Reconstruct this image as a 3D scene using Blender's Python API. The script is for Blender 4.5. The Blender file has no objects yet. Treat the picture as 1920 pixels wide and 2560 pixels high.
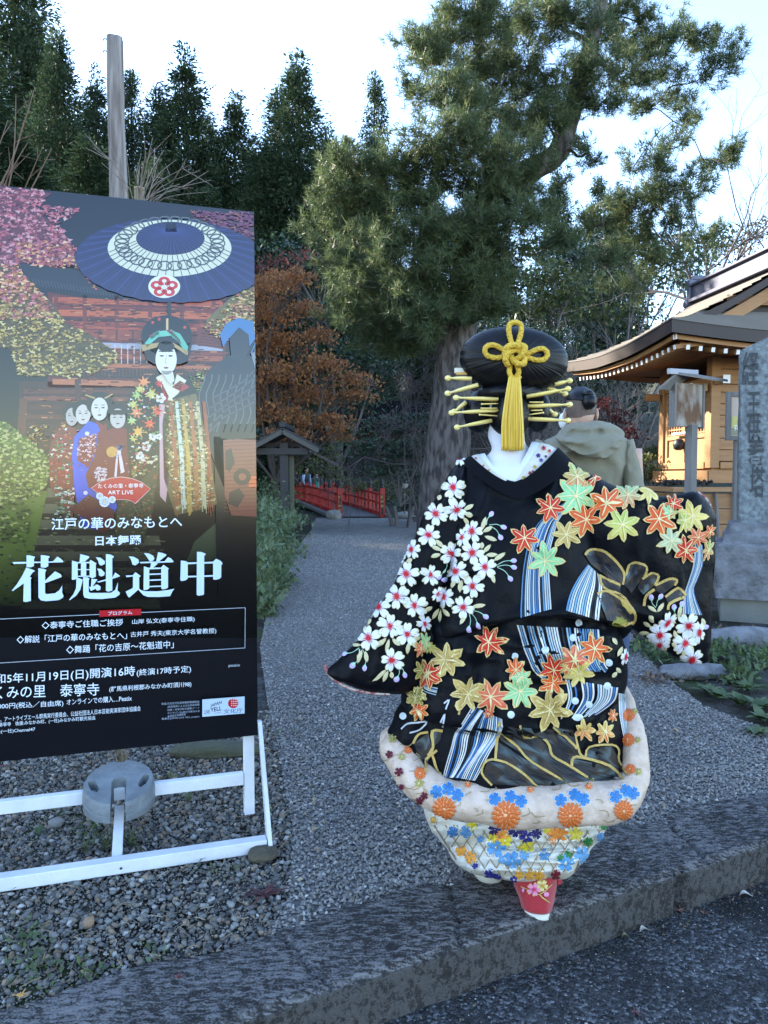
import bpy, math, random
import numpy as np
from mathutils import Vector, Matrix
from mathutils.bvhtree import BVHTree

SC = bpy.context.scene
COL = SC.collection
# ------------------------------------------------------------------ camera
PF, PCX, PCY = 1850.0, 960.0, 1280.0           # focal length / centre in photo pixels
CAMZ = 1.35
PITCH = math.atan(90.0 / PF)
CP, SP = math.cos(PITCH), math.sin(PITCH)
cd = bpy.data.cameras.new("camera")
cd.sensor_fit = 'HORIZONTAL'; cd.sensor_width = 36.0; cd.lens = 36.0 * PF / 1920.0
cd.clip_start = 0.05; cd.clip_end = 2000
cam = bpy.data.objects.new("camera", cd); COL.objects.link(cam)
cam.location = (0, 0, CAMZ); cam.rotation_euler = (math.pi / 2 - PITCH, 0, 0)
SC.camera = cam
# ------------------------------------------------------------------ light
SUN_EL, SUN_AZ = math.radians(27), math.radians(-58)   # azimuth from +Y, negative = left
w = bpy.data.worlds.new("World"); SC.world = w; w.use_nodes = True
nt = w.node_tree
bg = nt.nodes["Background"]
sky = nt.nodes.new("ShaderNodeTexSky"); sky.sky_type = 'NISHITA'; sky.sun_disc = False
sky.sun_elevation = SUN_EL; sky.sun_rotation = SUN_AZ
sky.air_density = 1.0; sky.dust_density = 0.35; sky.ozone_density = 1.6; sky.altitude = 400
nt.links.new(sky.outputs[0], bg.inputs[0]); bg.inputs[1].default_value = 0.15
sd = bpy.data.lights.new("sun", 'SUN'); sd.energy = 4.2; sd.angle = math.radians(0.6); sd.color = (1, 0.9, 0.74)
sun = bpy.data.objects.new("sun", sd); COL.objects.link(sun)
S_DIR = Vector((math.sin(SUN_AZ) * math.cos(SUN_EL), math.cos(SUN_AZ) * math.cos(SUN_EL), math.sin(SUN_EL)))
sun.rotation_euler = S_DIR.to_track_quat('Z', 'Y').to_euler(); sun.location = (-20, 40, 40)
SC.view_settings.view_transform = 'Standard'; SC.view_settings.look = 'None'
SC.view_settings.exposure = 2.4; SC.view_settings.gamma = 1
try:
    SC.cycles.max_bounces = 6; SC.cycles.transparent_max_bounces = 6
    SC.cycles.caustics_reflective = False; SC.cycles.caustics_refractive = False
    SC.cycles.use_denoising = True
except Exception:
    pass

# ------------------------------------------------------------------ pixel <-> world
CAMP = np.array([0, 0, CAMZ])
def ray(x, y):
    X = (x - PCX) / PF; Yu = (PCY - y) / PF
    return np.array([X, CP + SP * Yu, -SP + CP * Yu])
def P(x, y, Y):
    d = ray(x, y); return CAMP + d * (Y / d[1])
def G(x, y, z=0.0):
    d = ray(x, y); return CAMP + d * ((z - CAMZ) / d[2])
def rays(xy):
    xy = np.asarray(xy, float)
    X = (xy[:, 0] - PCX) / PF; Yu = (PCY - xy[:, 1]) / PF
    return np.stack([X, CP + SP * Yu, -SP + CP * Yu], 1)
def Pn(xy, Y):
    d = rays(xy); return CAMP + d * (np.asarray(Y) / d[:, 1])[:, None]

# ------------------------------------------------------------------ colour, noise
def hx(h):
    h = h.lstrip('#'); c = [int(h[i:i + 2], 16) / 255 for i in (0, 2, 4)]
    return tuple(v / 12.92 if v <= 0.04045 else ((v + 0.055) / 1.055) ** 2.4 for v in c)
def C4(c):
    if isinstance(c, str): c = hx(c)
    return (c[0], c[1], c[2], 1)
def hash3(i, j, k):
    n = (i.astype(np.int64) * 374761393 + j.astype(np.int64) * 668265263 + k.astype(np.int64) * 2147483647) & 0xffffffff
    n = ((n ^ (n >> 13)) * 1274126177) & 0xffffffff
    return ((n ^ (n >> 16)) & 0xffff) / 65535.0
def vnoise(p):
    p = np.asarray(p, float); f = np.floor(p); t = p - f; t = t * t * (3 - 2 * t); f = f.astype(np.int64); r = 0
    for a in (0, 1):
        for b in (0, 1):
            for c in (0, 1):
                wgt = (t[:, 0] if a else 1 - t[:, 0]) * (t[:, 1] if b else 1 - t[:, 1]) * (t[:, 2] if c else 1 - t[:, 2])
                r = r + wgt * hash3(f[:, 0] + a, f[:, 1] + b, f[:, 2] + c)
    return r * 2 - 1
def fbm(p, o=3):
    p = np.asarray(p, float); r = 0; a = 1.0
    for k in range(o):
        r = r + a * vnoise(p * 2 ** k + 17.3 * k); a *= .5
    return r

# ------------------------------------------------------------------ materials
_M = {}
def mat(name, col, rough=.7, col2=None, vscale=6, vstr=.5, bump=0, bscale=60, isl=None, transl=0, metal=0,
        coat=0, spec=.5, stretch=None, sheen=0, ior=None, detail=4, sharp=.35):
    if name in _M: return _M[name]
    m = bpy.data.materials.new(name); m.use_nodes = True; _M[name] = m
    t = m.node_tree; N = t.nodes; L = t.links; b = N["Principled BSDF"]
    b.inputs["Roughness"].default_value = rough; b.inputs["Metallic"].default_value = metal
    b.inputs["Specular IOR Level"].default_value = spec; b.inputs["Coat Weight"].default_value = coat
    if sheen: b.inputs["Sheen Weight"].default_value = sheen
    if ior: b.inputs["IOR"].default_value = ior
    tc = N.new("ShaderNodeTexCoord"); co = tc.outputs["Object"]
    if stretch:
        mp = N.new("ShaderNodeMapping"); mp.inputs["Scale"].default_value = stretch
        L.new(co, mp.inputs[0]); co = mp.outputs[0]
    src = None
    if isl:
        g = N.new("ShaderNodeNewGeometry"); r = N.new("ShaderNodeValToRGB"); r.color_ramp.interpolation = 'LINEAR'
        e = r.color_ramp.elements
        while len(e) < len(isl): e.new(.5)
        for i, c in enumerate(isl):
            e[i].position = i / max(1, len(isl) - 1); e[i].color = C4(c)
        L.new(g.outputs["Random Per Island"], r.inputs[0]); src = r.outputs[0]
    if col2 is not None:
        n = N.new("ShaderNodeTexNoise"); n.inputs["Scale"].default_value = vscale; n.inputs["Detail"].default_value = detail
        L.new(co, n.inputs["Vector"])
        mr = N.new("ShaderNodeMapRange"); mr.inputs[1].default_value = .5 - sharp / 2 * 1; mr.inputs[2].default_value = .5 + sharp / 2
        L.new(n.outputs[0], mr.inputs[0])
        mx = N.new("ShaderNodeMix"); mx.data_type = 'RGBA'
        ml = N.new("ShaderNodeMath"); ml.operation = 'MULTIPLY'; ml.inputs[1].default_value = vstr
        L.new(mr.outputs[0], ml.inputs[0]); L.new(ml.outputs[0], mx.inputs[0])
        if src: L.new(src, mx.inputs[6])
        else: mx.inputs[6].default_value = C4(col)
        mx.inputs[7].default_value = C4(col2); src = mx.outputs[2]
    if src: L.new(src, b.inputs["Base Color"])
    else: b.inputs["Base Color"].default_value = C4(col)
    if bump:
        n2 = N.new("ShaderNodeTexNoise"); n2.inputs["Scale"].default_value = bscale; n2.inputs["Detail"].default_value = 5
        L.new(co, n2.inputs["Vector"])
        bp = N.new("ShaderNodeBump"); bp.inputs["Strength"].default_value = bump; bp.inputs["Distance"].default_value = .02
        L.new(n2.outputs[0], bp.inputs["Height"]); L.new(bp.outputs[0], b.inputs["Normal"])
    if transl:
        tr = N.new("ShaderNodeBsdfTranslucent"); ms = N.new("ShaderNodeMixShader"); ms.inputs[0].default_value = transl
        if src: L.new(src, tr.inputs[0])
        else: tr.inputs[0].default_value = C4(col)
        out = N["Material Output"]
        L.new(b.outputs[0], ms.inputs[1]); L.new(tr.outputs[0], ms.inputs[2]); L.new(ms.outputs[0], out.inputs[0])
    return m

# ------------------------------------------------------------------ objects
def tag(o, label=None, cat=None, group=None, kind=None):
    if label: o['label'] = label
    if cat: o['category'] = cat
    if group: o['group'] = group
    if kind: o['kind'] = kind
    return o
def thing(name, label, cat, loc=(0, 0, 0), group=None):
    o = bpy.data.objects.new(name, None); COL.objects.link(o); o.location = tuple(float(v) for v in loc); o.empty_display_size = .1
    return tag(o, label, cat, group)
def wloc(o):
    l = np.zeros(3)
    while o is not None:
        l += np.array(o.location); o = o.parent
    return l
def link(name, me, mats, parent=None):
    for m in (mats if isinstance(mats, (list, tuple)) else [mats]): me.materials.append(m)
    o = bpy.data.objects.new(name, me); COL.objects.link(o)
    if parent is not None: o.parent = parent
    return o
def fmesh(name, V, F, mats, parent=None, smooth=True, mi=None, local=False):
    """V (n,3); F (m,k) uniform array of faces."""
    V = np.asarray(V, np.float64); F = np.asarray(F, np.int32)
    if parent is not None and not local: V = V - wloc(parent)
    me = bpy.data.meshes.new(name); k = F.shape[1]; n = len(F)
    me.vertices.add(len(V)); me.vertices.foreach_set("co", V.astype(np.float32).ravel())
    me.loops.add(n * k); me.loops.foreach_set("vertex_index", F.ravel())
    me.polygons.add(n)
    me.polygons.foreach_set("loop_start", np.arange(0, n * k, k, dtype=np.int32))
    me.polygons.foreach_set("loop_total", np.full(n, k, np.int32))
    me.polygons.foreach_set("use_smooth", np.full(n, bool(smooth)))
    if mi is not None: me.polygons.foreach_set("material_index", np.asarray(mi, np.int32))
    me.update(calc_edges=True); me.validate()
    return link(name, me, mats, parent)

class MB:
    """collects shapes, builds them as one mesh object"""
    def __init__(s): s.v = []; s.f = []; s.m = []; s.sm = []; s.n = 0
    def add(s, V, F, m=0, sm=False):
        V = np.asarray(V, float).reshape(-1, 3); s.v.append(V)
        for f in F: s.f.append([int(i) + s.n for i in f]); s.m.append(m); s.sm.append(sm)
        s.n += len(V); return s
    def hexa(s, V, m=0):
        return s.add(V, [(0, 3, 2, 1), (4, 5, 6, 7), (0, 1, 5, 4), (1, 2, 6, 5), (2, 3, 7, 6), (3, 0, 4, 7)], m)
    def box(s, c, size, rz=0, m=0, M=None):
        c = np.asarray(c, float); h = np.asarray(size, float) / 2
        V = np.array([(-1, -1, -1), (1, -1, -1), (1, 1, -1), (-1, 1, -1), (-1, -1, 1), (1, -1, 1), (1, 1, 1), (-1, 1, 1)]) * h
        if rz:
            a, b = math.cos(rz), math.sin(rz); V = np.stack([V[:, 0] * a - V[:, 1] * b, V[:, 0] * b + V[:, 1] * a, V[:, 2]], 1)
        V = V + c
        if M is not None: V = V @ M[0].T + M[1]
        return s.hexa(V, m)
    def beam(s, a, b, w_, h_, m=0, up=(0, 0, 1), M=None):
        a = np.asarray(a, float); b = np.asarray(b, float); d = b - a; d = d / np.linalg.norm(d)
        u = np.asarray(up, float); r = np.cross(d, u)
        if np.linalg.norm(r) < 1e-6: r = np.cross(d, (1, 0, 0))
        r = r / np.linalg.norm(r); u = np.cross(r, d)
        V = [p + r * i * w_ / 2 + u * j * h_ / 2 for p in (a, b) for i, j in ((-1, -1), (1, -1), (1, 1), (-1, 1))]
        V = np.array(V)
        if M is not None: V = V @ M[0].T + M[1]
        return s.hexa(V, m)
    def tube(s, pts, rad, n=8, m=0, caps=True, sm=True, flat=1.0, closed=False):
        pts = np.asarray(pts, float); k = len(pts); rad = np.broadcast_to(np.asarray(rad, float), (k,))
        if closed: T = np.roll(pts, -1, 0) - np.roll(pts, 1, 0)
        else: T = np.gradient(pts, axis=0)
        T = T / np.maximum(np.linalg.norm(T, axis=1), 1e-9)[:, None]
        a = np.array([0, 0, 1.0]); 
        if abs(T[0] @ a) > .9: a = np.array([1.0, 0, 0])
        N_ = np.cross(T[0], a); N_ /= np.linalg.norm(N_); V = []
        for i in range(k):
            N_ = N_ - T[i] * (N_ @ T[i]); N_ /= max(np.linalg.norm(N_), 1e-9); B = np.cross(T[i], N_)
            for j in range(n):
                q = 2 * math.pi * j / n; V.append(pts[i] + rad[i] * (math.cos(q) * N_ + flat * math.sin(q) * B))
        F = []
        for i in range(k if closed else k - 1):
            for j in range(n):
                a0, a1 = i * n + j, i * n + (j + 1) % n; i2 = (i + 1) % k
                F.append((a0, a1, i2 * n + (j + 1) % n, i2 * n + j))
        if caps and not closed: F.append(tuple(range(n - 1, -1, -1))); F.append(tuple(range((k - 1) * n, k * n)))
        return s.add(V, F, m, sm)
    def lathe(s, c, prof, n=16, m=0, sm=True):
        V = []; c = np.asarray(c, float)
        for r, z in prof:
            for j in range(n):
                q = 2 * math.pi * j / n; V.append(c + (r * math.cos(q), r * math.sin(q), z))
        F = [(i * n + j, i * n + (j + 1) % n, (i + 1) * n + (j + 1) % n, (i + 1) * n + j) for i in range(len(prof) - 1) for j in range(n)]
        F.append(tuple(range(n - 1, -1, -1))); F.append(tuple(range((len(prof) - 1) * n, len(prof) * n)))
        return s.add(V, F, m, sm)
    def grid(s, A, m=0, sm=True, wrap=False, flip=False):
        A = np.asarray(A, float); r, c = A.shape[:2]; F = []
        for i in range(r - 1):
            for j in range(c if wrap else c - 1):
                j2 = (j + 1) % c; f = (i * c + j, i * c + j2, (i + 1) * c + j2, (i + 1) * c + j)
                F.append(f[::-1] if flip else f)
        return s.add(A.reshape(-1, 3), F, m, sm)
    def ell(s, c, r, m=0, nu=20, nv=12, R=None, fn=None):
        V = []
        for i in range(nv + 1):
            th = math.pi * i / nv
            for j in range(nu):
                q = 2 * math.pi * j / nu; V.append((math.sin(th) * math.cos(q), math.sin(th) * math.sin(q), math.cos(th)))
        V = np.array(V)
        if fn is not None: V = fn(V)
        V = V * np.asarray(r)
        if R is not None: V = V @ np.asarray(R).T
        return s.grid((V + np.asarray(c)).reshape(nv + 1, nu, 3), m, True, wrap=True, flip=True)
    def poly(s, pts, m=0):
        return s.add(pts, [tuple(range(len(pts)))], m)
    def prism(s, pts, off, m=0):
        pts = np.asarray(pts, float); n = len(pts); V = np.concatenate([pts, pts + np.asarray(off)])
        F = [tuple(range(n - 1, -1, -1)), tuple(range(n, 2 * n))] + [(i, (i + 1) % n, (i + 1) % n + n, i + n) for i in range(n)]
        return s.add(V, F, m)
    def build(s, name, mats, parent=None, bevel=0):
        V = np.concatenate(s.v)
        if parent is not None: V = V - wloc(parent)
        me = bpy.data.meshes.new(name); me.from_pydata(V.tolist(), [], s.f)
        me.polygons.foreach_set("material_index", s.m); me.polygons.foreach_set("use_smooth", s.sm); me.update()
        o = link(name, me, mats, parent)
        if bevel:
            b = o.modifiers.new("b", 'BEVEL'); b.width = bevel; b.segments = 2; b.limit_method = 'ANGLE'
        return o

def crom(pts, n):
    """Catmull-Rom through control rows (k,...) -> n rows"""
    pts = np.asarray(pts, float); k = len(pts); t = np.linspace(0, k - 1, n); out = []
    for q in t:
        i = min(int(q), k - 2); f = q - i
        p0 = pts[max(i - 1, 0)]; p1 = pts[i]; p2 = pts[i + 1]; p3 = pts[min(i + 2, k - 1)]
        out.append(.5 * (2 * p1 + (p2 - p0) * f + (2 * p0 - 5 * p1 + 4 * p2 - p3) * f * f + (3 * p1 - p0 - 3 * p2 + p3) * f ** 3))
    return np.array(out)
def rot2(x, y, a): return x * math.cos(a) - y * math.sin(a), x * math.sin(a) + y * math.cos(a)
def copy_tree(o, parent=None):
    c = o.copy(); COL.objects.link(c); c.parent = parent
    for ch in list(o.children): copy_tree(ch, c)
    return c
def isl_cards(cen, nrm, ln, wd, rng, droop=None):
    """n rhombic leaves (two triangles) at cen, random orientation round nrm -> V, F"""
    n = len(cen)
    d = rng.normal(size=(n, 3)) if droop is None else droop + rng.normal(size=(n, 3)) * .45
    d /= np.linalg.norm(d, axis=1)[:, None]
    s_ = np.cross(d, nrm + rng.normal(size=(n, 3)) * .5); s_ /= np.maximum(np.linalg.norm(s_, axis=1), 1e-6)[:, None]
    l = (ln * rng.uniform(.6, 1.3, n))[:, None]; w_ = (wd * rng.uniform(.6, 1.3, n))[:, None]
    V = np.stack([cen, cen + d * l * .5 + s_ * w_ * .5, cen + d * l, cen + d * l * .5 - s_ * w_ * .5], 1).reshape(-1, 3)
    F = np.arange(n * 4).reshape(n, 4)
    return V, F
# ================================================================== setting
rng = np.random.default_rng(7); random.seed(7)
# kerb frame: a along the kerb (to the right), b away from the camera
_k0 = G(700, 2520); _k1 = G(1920, 2110)
_e = (_k1 - _k0)[:2]; _e = _e / np.linalg.norm(_e); _n = np.array([-_e[1], _e[0]])
def K(a, b, z=0.0): q = _k0[:2] + _e * a + _n * b; return np.array([q[0], q[1], z])
def Kab(p): d = np.asarray(p)[..., :2] - _k0[:2]; return d @ _e, d @ _n
KW = float(np.mean([Kab(G(*p))[1] for p in ((740, 2320), (1090, 2215), (1500, 2090), (1680, 2035))]))

def gravel_mat(name, cols, scale, soil, soil_amt, moss=None, moss_amt=0):
    m = bpy.data.materials.new(name); m.use_nodes = True; t = m.node_tree; N = t.nodes; L = t.links; b = N["Principled BSDF"]
    tc = N.new("ShaderNodeTexCoord")
    v = N.new("ShaderNodeTexVoronoi"); v.inputs["Scale"].default_value = scale; L.new(tc.outputs["Object"], v.inputs["Vector"])
    r = N.new("ShaderNodeValToRGB"); e = r.color_ramp.elements
    while len(e) < len(cols): e.new(.5)
    for i, c in enumerate(cols): e[i].position = i / (len(cols) - 1); e[i].color = C4(c)
    s = N.new("ShaderNodeSeparateColor"); L.new(v.outputs["Color"], s.inputs[0]); L.new(s.outputs[0], r.inputs[0])
    src = r.outputs[0]
    for col, amt, sc in ((soil, soil_amt, 3.0), (moss, moss_amt, 1.3)):
        if col is None: continue
        n = N.new("ShaderNodeTexNoise"); n.inputs["Scale"].default_value = sc; n.inputs["Detail"].default_value = 6
        L.new(tc.outputs["Object"], n.inputs["Vector"])
        mr = N.new("ShaderNodeMapRange"); mr.inputs[1].default_value = .62 - amt * .3; mr.inputs[2].default_value = .72 - amt * .2; L.new(n.outputs[0], mr.inputs[0])
        mx = N.new("ShaderNodeMix"); mx.data_type = 'RGBA'; L.new(mr.outputs[0], mx.inputs[0]); L.new(src, mx.inputs[6]); mx.inputs[7].default_value = C4(col); src = mx.outputs[2]
    L.new(src, b.inputs["Base Color"]); b.inputs["Roughness"].default_value = .9; b.inputs["Specular IOR Level"].default_value = .2
    bp = N.new("ShaderNodeBump"); bp.inputs["Strength"].default_value = .8; bp.inputs["Distance"].default_value = .01; bp.invert = True
    L.new(v.outputs["Distance"], bp.inputs["Height"]); L.new(bp.outputs[0], b.inputs["Normal"])
    return m

# ground: one sheet beyond the kerb, out past the hills
def sheet(name, pts, z, m, mats=None):
    mb = MB(); mb.poly([(p[0], p[1], z) for p in pts]); return tag(mb.build(name, m), kind='structure')
M_ground = gravel_mat("ground_soil", [(.03, .028, .025), (.06, .058, .055), (.10, .095, .09), (.05, .05, .055)], 60, (.02, .017, .012), .75, (.035, .05, .015), .3)
M_path = gravel_mat("path_gravel", [(.13, .126, .12), (.18, .174, .166), (.23, .222, .212), (.30, .29, .277)], 75, (.14, .134, .128), .3)
sheet("ground", [K(-260, KW - .06), K(260, KW - .06), K(260, 420), K(-260, 420)], -.012, M_ground)
_pl = [(640, 2390), (720, 2240), (735, 2080), (700, 1900), (668, 1750), (650, 1620), (665, 1540), (700, 1450), (742, 1370), (778, 1325), (790, 1294.5)]
_pr = [(1036, 1294.5), (1180, 1330), (1400, 1430), (1560, 1560), (1650, 1680), (1760, 1765), (1990, 1850), (2400, 1930)]
pp = [G(*q) for q in _pl] + [G(*q) for q in _pr]
pp += [K(Kab(pp[-1])[0] + .3, KW - .03), K(Kab(pp[0])[0], KW - .03)]
sheet("path", pp, -.006, M_path)
path_xy = np.array([p[:2] for p in pp])
def in_path(q):
    x, y = q[:, 0], q[:, 1]; c = np.zeros(len(q), bool); n = len(path_xy)
    for i in range(n):
        x1, y1 = path_xy[i]; x2, y2 = path_xy[(i + 1) % n]
        hit = ((y1 > y) != (y2 > y)) & (x < (x2 - x1) * (y - y1) / (y2 - y1 + 1e-12) + x1); c ^= hit
    return c
# road
M_road = gravel_mat("asphalt", [(.018, .018, .019), (.032, .032, .034), (.05, .05, .053), (.07, .07, .074), (.2, .2, .21)], 105, (.02, .02, .021), .4)
sheet("road", [K(-200, .02), K(200, .02), K(200, -40), K(-200, -40)], -.14, M_road)

# kerb: dressed stone slabs, top chiselled in short ridges
def build_kerb():
    a = np.arange(-2.6, 4.4, .009); b = np.concatenate([np.linspace(.012, KW, 62)])
    A, B = np.meshgrid(a, b, indexing='ij'); sh = A.shape
    q = np.stack([A.ravel(), B.ravel(), 0 * A.ravel()], 1)
    rz = np.stack([(q[:, 0] * .94 + q[:, 1] * .34) * 34, (-q[:, 0] * .34 + q[:, 1] * .94) * 105, 0 * q[:, 0]], 1)
    h1 = fbm(rz, 2); h2 = fbm(q * 9 + 5, 3); h = np.clip(h1 * .9 + .25 * h2, -1, 1)
    side = np.clip((q[:, 0] - .15) * 1.2, 0.45, 1)                         # the left slabs are worn smoother
    z = .003 * h * side + .003 * h2 + .007
    for ja, sk in ((Kab(G(1150, 2290))[0], .5), (Kab(G(755, 2400))[0], -.2), (Kab(G(1690, 2090))[0], .35), (-1.1, .1), (2.75, .2)):
        dj = np.abs(q[:, 0] - ja - sk * (q[:, 1] - KW * .5) - .012 * fbm(q * 20, 2)); z = z - .013 * np.exp(-(dj / .007) ** 2)
    z = z - .02 * np.exp(-((q[:, 1]) / .012) ** 2)                        # worn arris
    chip = np.exp(-((q[:, 0] - Kab(G(1705, 2185))[0]) / .03) ** 2 - (q[:, 1] / .03) ** 2); z = z - .012 * chip
    z = z.reshape(sh); yb = B + .012 * fbm(np.stack([A.ravel() * 7, 0 * A.ravel(), 0 * A.ravel()], 1), 3).reshape(sh) * np.linspace(0, 1, sh[1])[None, :] * 2.2
    top = np.zeros(sh + (3,)); top[..., :2] = _k0[:2] + A[..., None] * _e + yb[..., None] * _n; top[..., 2] = z
    # rear edge drops under the gravel, front face down to the road
    zz = np.linspace(-.004, -.16, 14)
    fr = np.zeros((len(a), len(zz), 3)); fa = np.repeat(a, len(zz)); fz = np.tile(zz, len(a))
    nb = .004 * fbm(np.stack([fa * 12, fz * 12, 0 * fa], 1), 3) + .03 * np.exp(-((fa - Kab(G(1705, 2185))[0]) / .02) ** 2)
    fr[..., :2] = (_k0[:2] + fa[:, None] * _e + nb[:, None] * _n).reshape(len(a), len(zz), 2); fr[..., 2] = fz.reshape(len(a), -1)
    full = np.concatenate([fr[:, ::-1], top, top[:, -1:] - np.array([0, 0, .06])], 1)
    r, c = full.shape[:2]
    idx = np.arange(r * c).reshape(r, c); F = np.stack([idx[:-1, :-1], idx[1:, :-1], idx[1:, 1:], idx[:-1, 1:]], -1).reshape(-1, 4)
    hh = np.concatenate([np.full((r, len(zz)), -.3), h.reshape(sh), np.full((r, 1), -1.0)], 1)
    m = bpy.data.materials.new("kerb_stone"); m.use_nodes = True; t = m.node_tree; N = t.nodes; L = t.links; bs = N["Principled BSDF"]; bs.inputs["Roughness"].default_value = .9; bs.inputs["Specular IOR Level"].default_value = .15
    tc = N.new("ShaderNodeTexCoord"); mp = N.new("ShaderNodeMapping"); mp.inputs["Rotation"].default_value = (0, 0, -math.atan2(_e[1], _e[0]) - .35); mp.inputs["Scale"].default_value = (30, 92, 40); L.new(tc.outputs["Object"], mp.inputs[0])
    n = N.new("ShaderNodeTexNoise"); n.inputs["Scale"].default_value = 1.0; n.inputs["Detail"].default_value = 4; n.inputs["Distortion"].default_value = .6; L.new(mp.outputs[0], n.inputs["Vector"])
    nb = N.new("ShaderNodeTexNoise"); nb.inputs["Scale"].default_value = 2.0; nb.inputs["Detail"].default_value = 7; L.new(tc.outputs["Object"], nb.inputs["Vector"])
    ns = N.new("ShaderNodeTexNoise"); ns.inputs["Scale"].default_value = 160; ns.inputs["Detail"].default_value = 3; L.new(tc.outputs["Object"], ns.inputs["Vector"])
    s1 = N.new("ShaderNodeMath"); s1.operation = 'MULTIPLY_ADD'; s1.inputs[1].default_value = .45; L.new(nb.outputs[0], s1.inputs[0]); L.new(n.outputs[0], s1.inputs[2])
    s2 = N.new("ShaderNodeMath"); s2.operation = 'MULTIPLY_ADD'; s2.inputs[1].default_value = .62; L.new(ns.outputs[0], s2.inputs[0]); L.new(s1.outputs[0], s2.inputs[2])
    r_ = N.new("ShaderNodeValToRGB"); e = r_.color_ramp.elements; e[0].position = .80; e[0].color = (.03, .0275, .026, 1); e[1].position = 1.0; e[1].color = (.052, .048, .046, 1)
    for pos, c in ((.92, (.038, .035, .034, 1)), (1.0, (.07, .066, .064, 1))): e.new(pos).color = c
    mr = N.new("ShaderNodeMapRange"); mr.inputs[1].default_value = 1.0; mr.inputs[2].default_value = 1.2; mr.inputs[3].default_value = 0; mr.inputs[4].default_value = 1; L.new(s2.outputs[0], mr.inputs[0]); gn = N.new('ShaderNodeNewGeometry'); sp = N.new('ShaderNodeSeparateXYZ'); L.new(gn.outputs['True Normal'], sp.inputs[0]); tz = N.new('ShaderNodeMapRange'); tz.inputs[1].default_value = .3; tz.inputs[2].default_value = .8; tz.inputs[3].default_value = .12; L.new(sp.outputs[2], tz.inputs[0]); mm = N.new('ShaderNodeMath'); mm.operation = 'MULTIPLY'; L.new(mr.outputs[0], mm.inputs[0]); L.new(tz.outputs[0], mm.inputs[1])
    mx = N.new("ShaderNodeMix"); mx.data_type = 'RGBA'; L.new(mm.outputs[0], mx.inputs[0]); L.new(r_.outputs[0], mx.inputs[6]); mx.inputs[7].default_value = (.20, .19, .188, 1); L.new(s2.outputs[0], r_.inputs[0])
    L.new(mx.outputs[2], bs.inputs["Base Color"])
    bp = N.new("ShaderNodeBump"); bp.inputs["Strength"].default_value = .9; bp.inputs["Distance"].default_value = .010; L.new(s2.outputs[0], bp.inputs["Height"]); L.new(bp.outputs[0], bs.inputs["Normal"])
    o = fmesh("kerb", full.reshape(-1, 3), F, m)
    at_ = o.data.attributes.new("ridge", 'FLOAT', 'POINT'); at_.data.foreach_set("value", hh.astype(np.float32).ravel())
    tag(o, kind='structure')
build_kerb()

# loose stones: every pebble has its own jittered shape
def vis(q, mg=330):
    d = q - CAMP; fy = d[:, 1] * CP - d[:, 2] * SP; uy = d[:, 1] * SP + d[:, 2] * CP
    x = PCX + PF * d[:, 0] / fy; y = PCY - PF * uy / fy
    return (fy > .1) & (x > -mg) & (x < 1920 + mg) & (y < 2560 + mg) & (y > 0)
_t = (1 + 5 ** .5) / 2
ICO_V = np.array([(-1, _t, 0), (1, _t, 0), (-1, -_t, 0), (1, -_t, 0), (0, -1, _t), (0, 1, _t), (0, -1, -_t), (0, 1, -_t), (_t, 0, -1), (_t, 0, 1), (-_t, 0, -1), (-_t, 0, 1)]) / math.hypot(1, _t)
ICO_F = np.array([(0, 11, 5), (0, 5, 1), (0, 1, 7), (0, 7, 10), (0, 10, 11), (1, 5, 9), (5, 11, 4), (11, 10, 2), (10, 7, 6), (7, 1, 8), (3, 9, 4), (3, 4, 2), (3, 2, 6), (3, 6, 8), (3, 8, 9), (4, 9, 5), (2, 4, 11), (6, 2, 10), (8, 6, 7), (9, 8, 1)])
OCT_V = np.array([(1, 0, 0), (0, 1, 0), (-1, 0, 0), (0, -1, 0), (0, 0, 1), (0, 0, -1)], float)
OCT_F = np.array([(0, 1, 4), (1, 2, 4), (2, 3, 4), (3, 0, 4), (1, 0, 5), (2, 1, 5), (3, 2, 5), (0, 3, 5)])
def pebbles(name, q, size, m, ico=True, smooth=False, jit=.22):
    n = len(q); BV, BF = (ICO_V, ICO_F) if ico else (OCT_V, OCT_F); k = len(BV)
    V = BV[None] * (1 + rng.normal(size=(n, k, 1)) * jit) * rng.uniform(.6, 1.25, (n, 1, 3)) * np.array([1, 1, .75])
    a = rng.uniform(0, 2 * math.pi, n); tx = rng.normal(size=n) * .35
    c, s = np.cos(a), np.sin(a); x = V[..., 0] * c[:, None] - V[..., 1] * s[:, None]; y = V[..., 0] * s[:, None] + V[..., 1] * c[:, None]
    z = V[..., 2] * np.cos(tx)[:, None] + x * np.sin(tx)[:, None]
    V = np.stack([x, y, z], -1) * (size[:, None, None] * .5) + q[:, None, :]
    F = (np.arange(n)[:, None, None] * k + BF[None]).reshape(-1, 3)
    return tag(fmesh(name, V.reshape(-1, 3), F, m, smooth=smooth), kind='stuff')
def scatter(n, box, keep):
    q = np.stack([rng.uniform(box[0], box[1], n), rng.uniform(box[2], box[3], n), np.zeros(n)], 1)
    return q[keep(q)]
M_peb = mat("pebble", (.1, .1, .1), .75, spec=.25, isl=[(.055, .052, .048), (.11, .108, .104), (.17, .166, .158), (.095, .083, .066), (.23, .222, .208), (.21, .145, .09), (.145, .143, .13), (.32, .31, .285), (.11, .107, .108), (.31, .23, .155), (.155, .15, .135), (.47, .45, .42)])
M_crush = mat("crushed_stone", (.1, .1, .1), .8, spec=.2, isl=[(.065, .062, .06), (.15, .144, .14), (.22, .212, .205), (.10, .097, .094), (.29, .28, .27), (.19, .184, .178), (.38, .37, .355), (.25, .21, .17), (.14, .135, .132), (.55, .53, .51)], col2=(.26, .24, .22), vscale=.7, vstr=.45)
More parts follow.
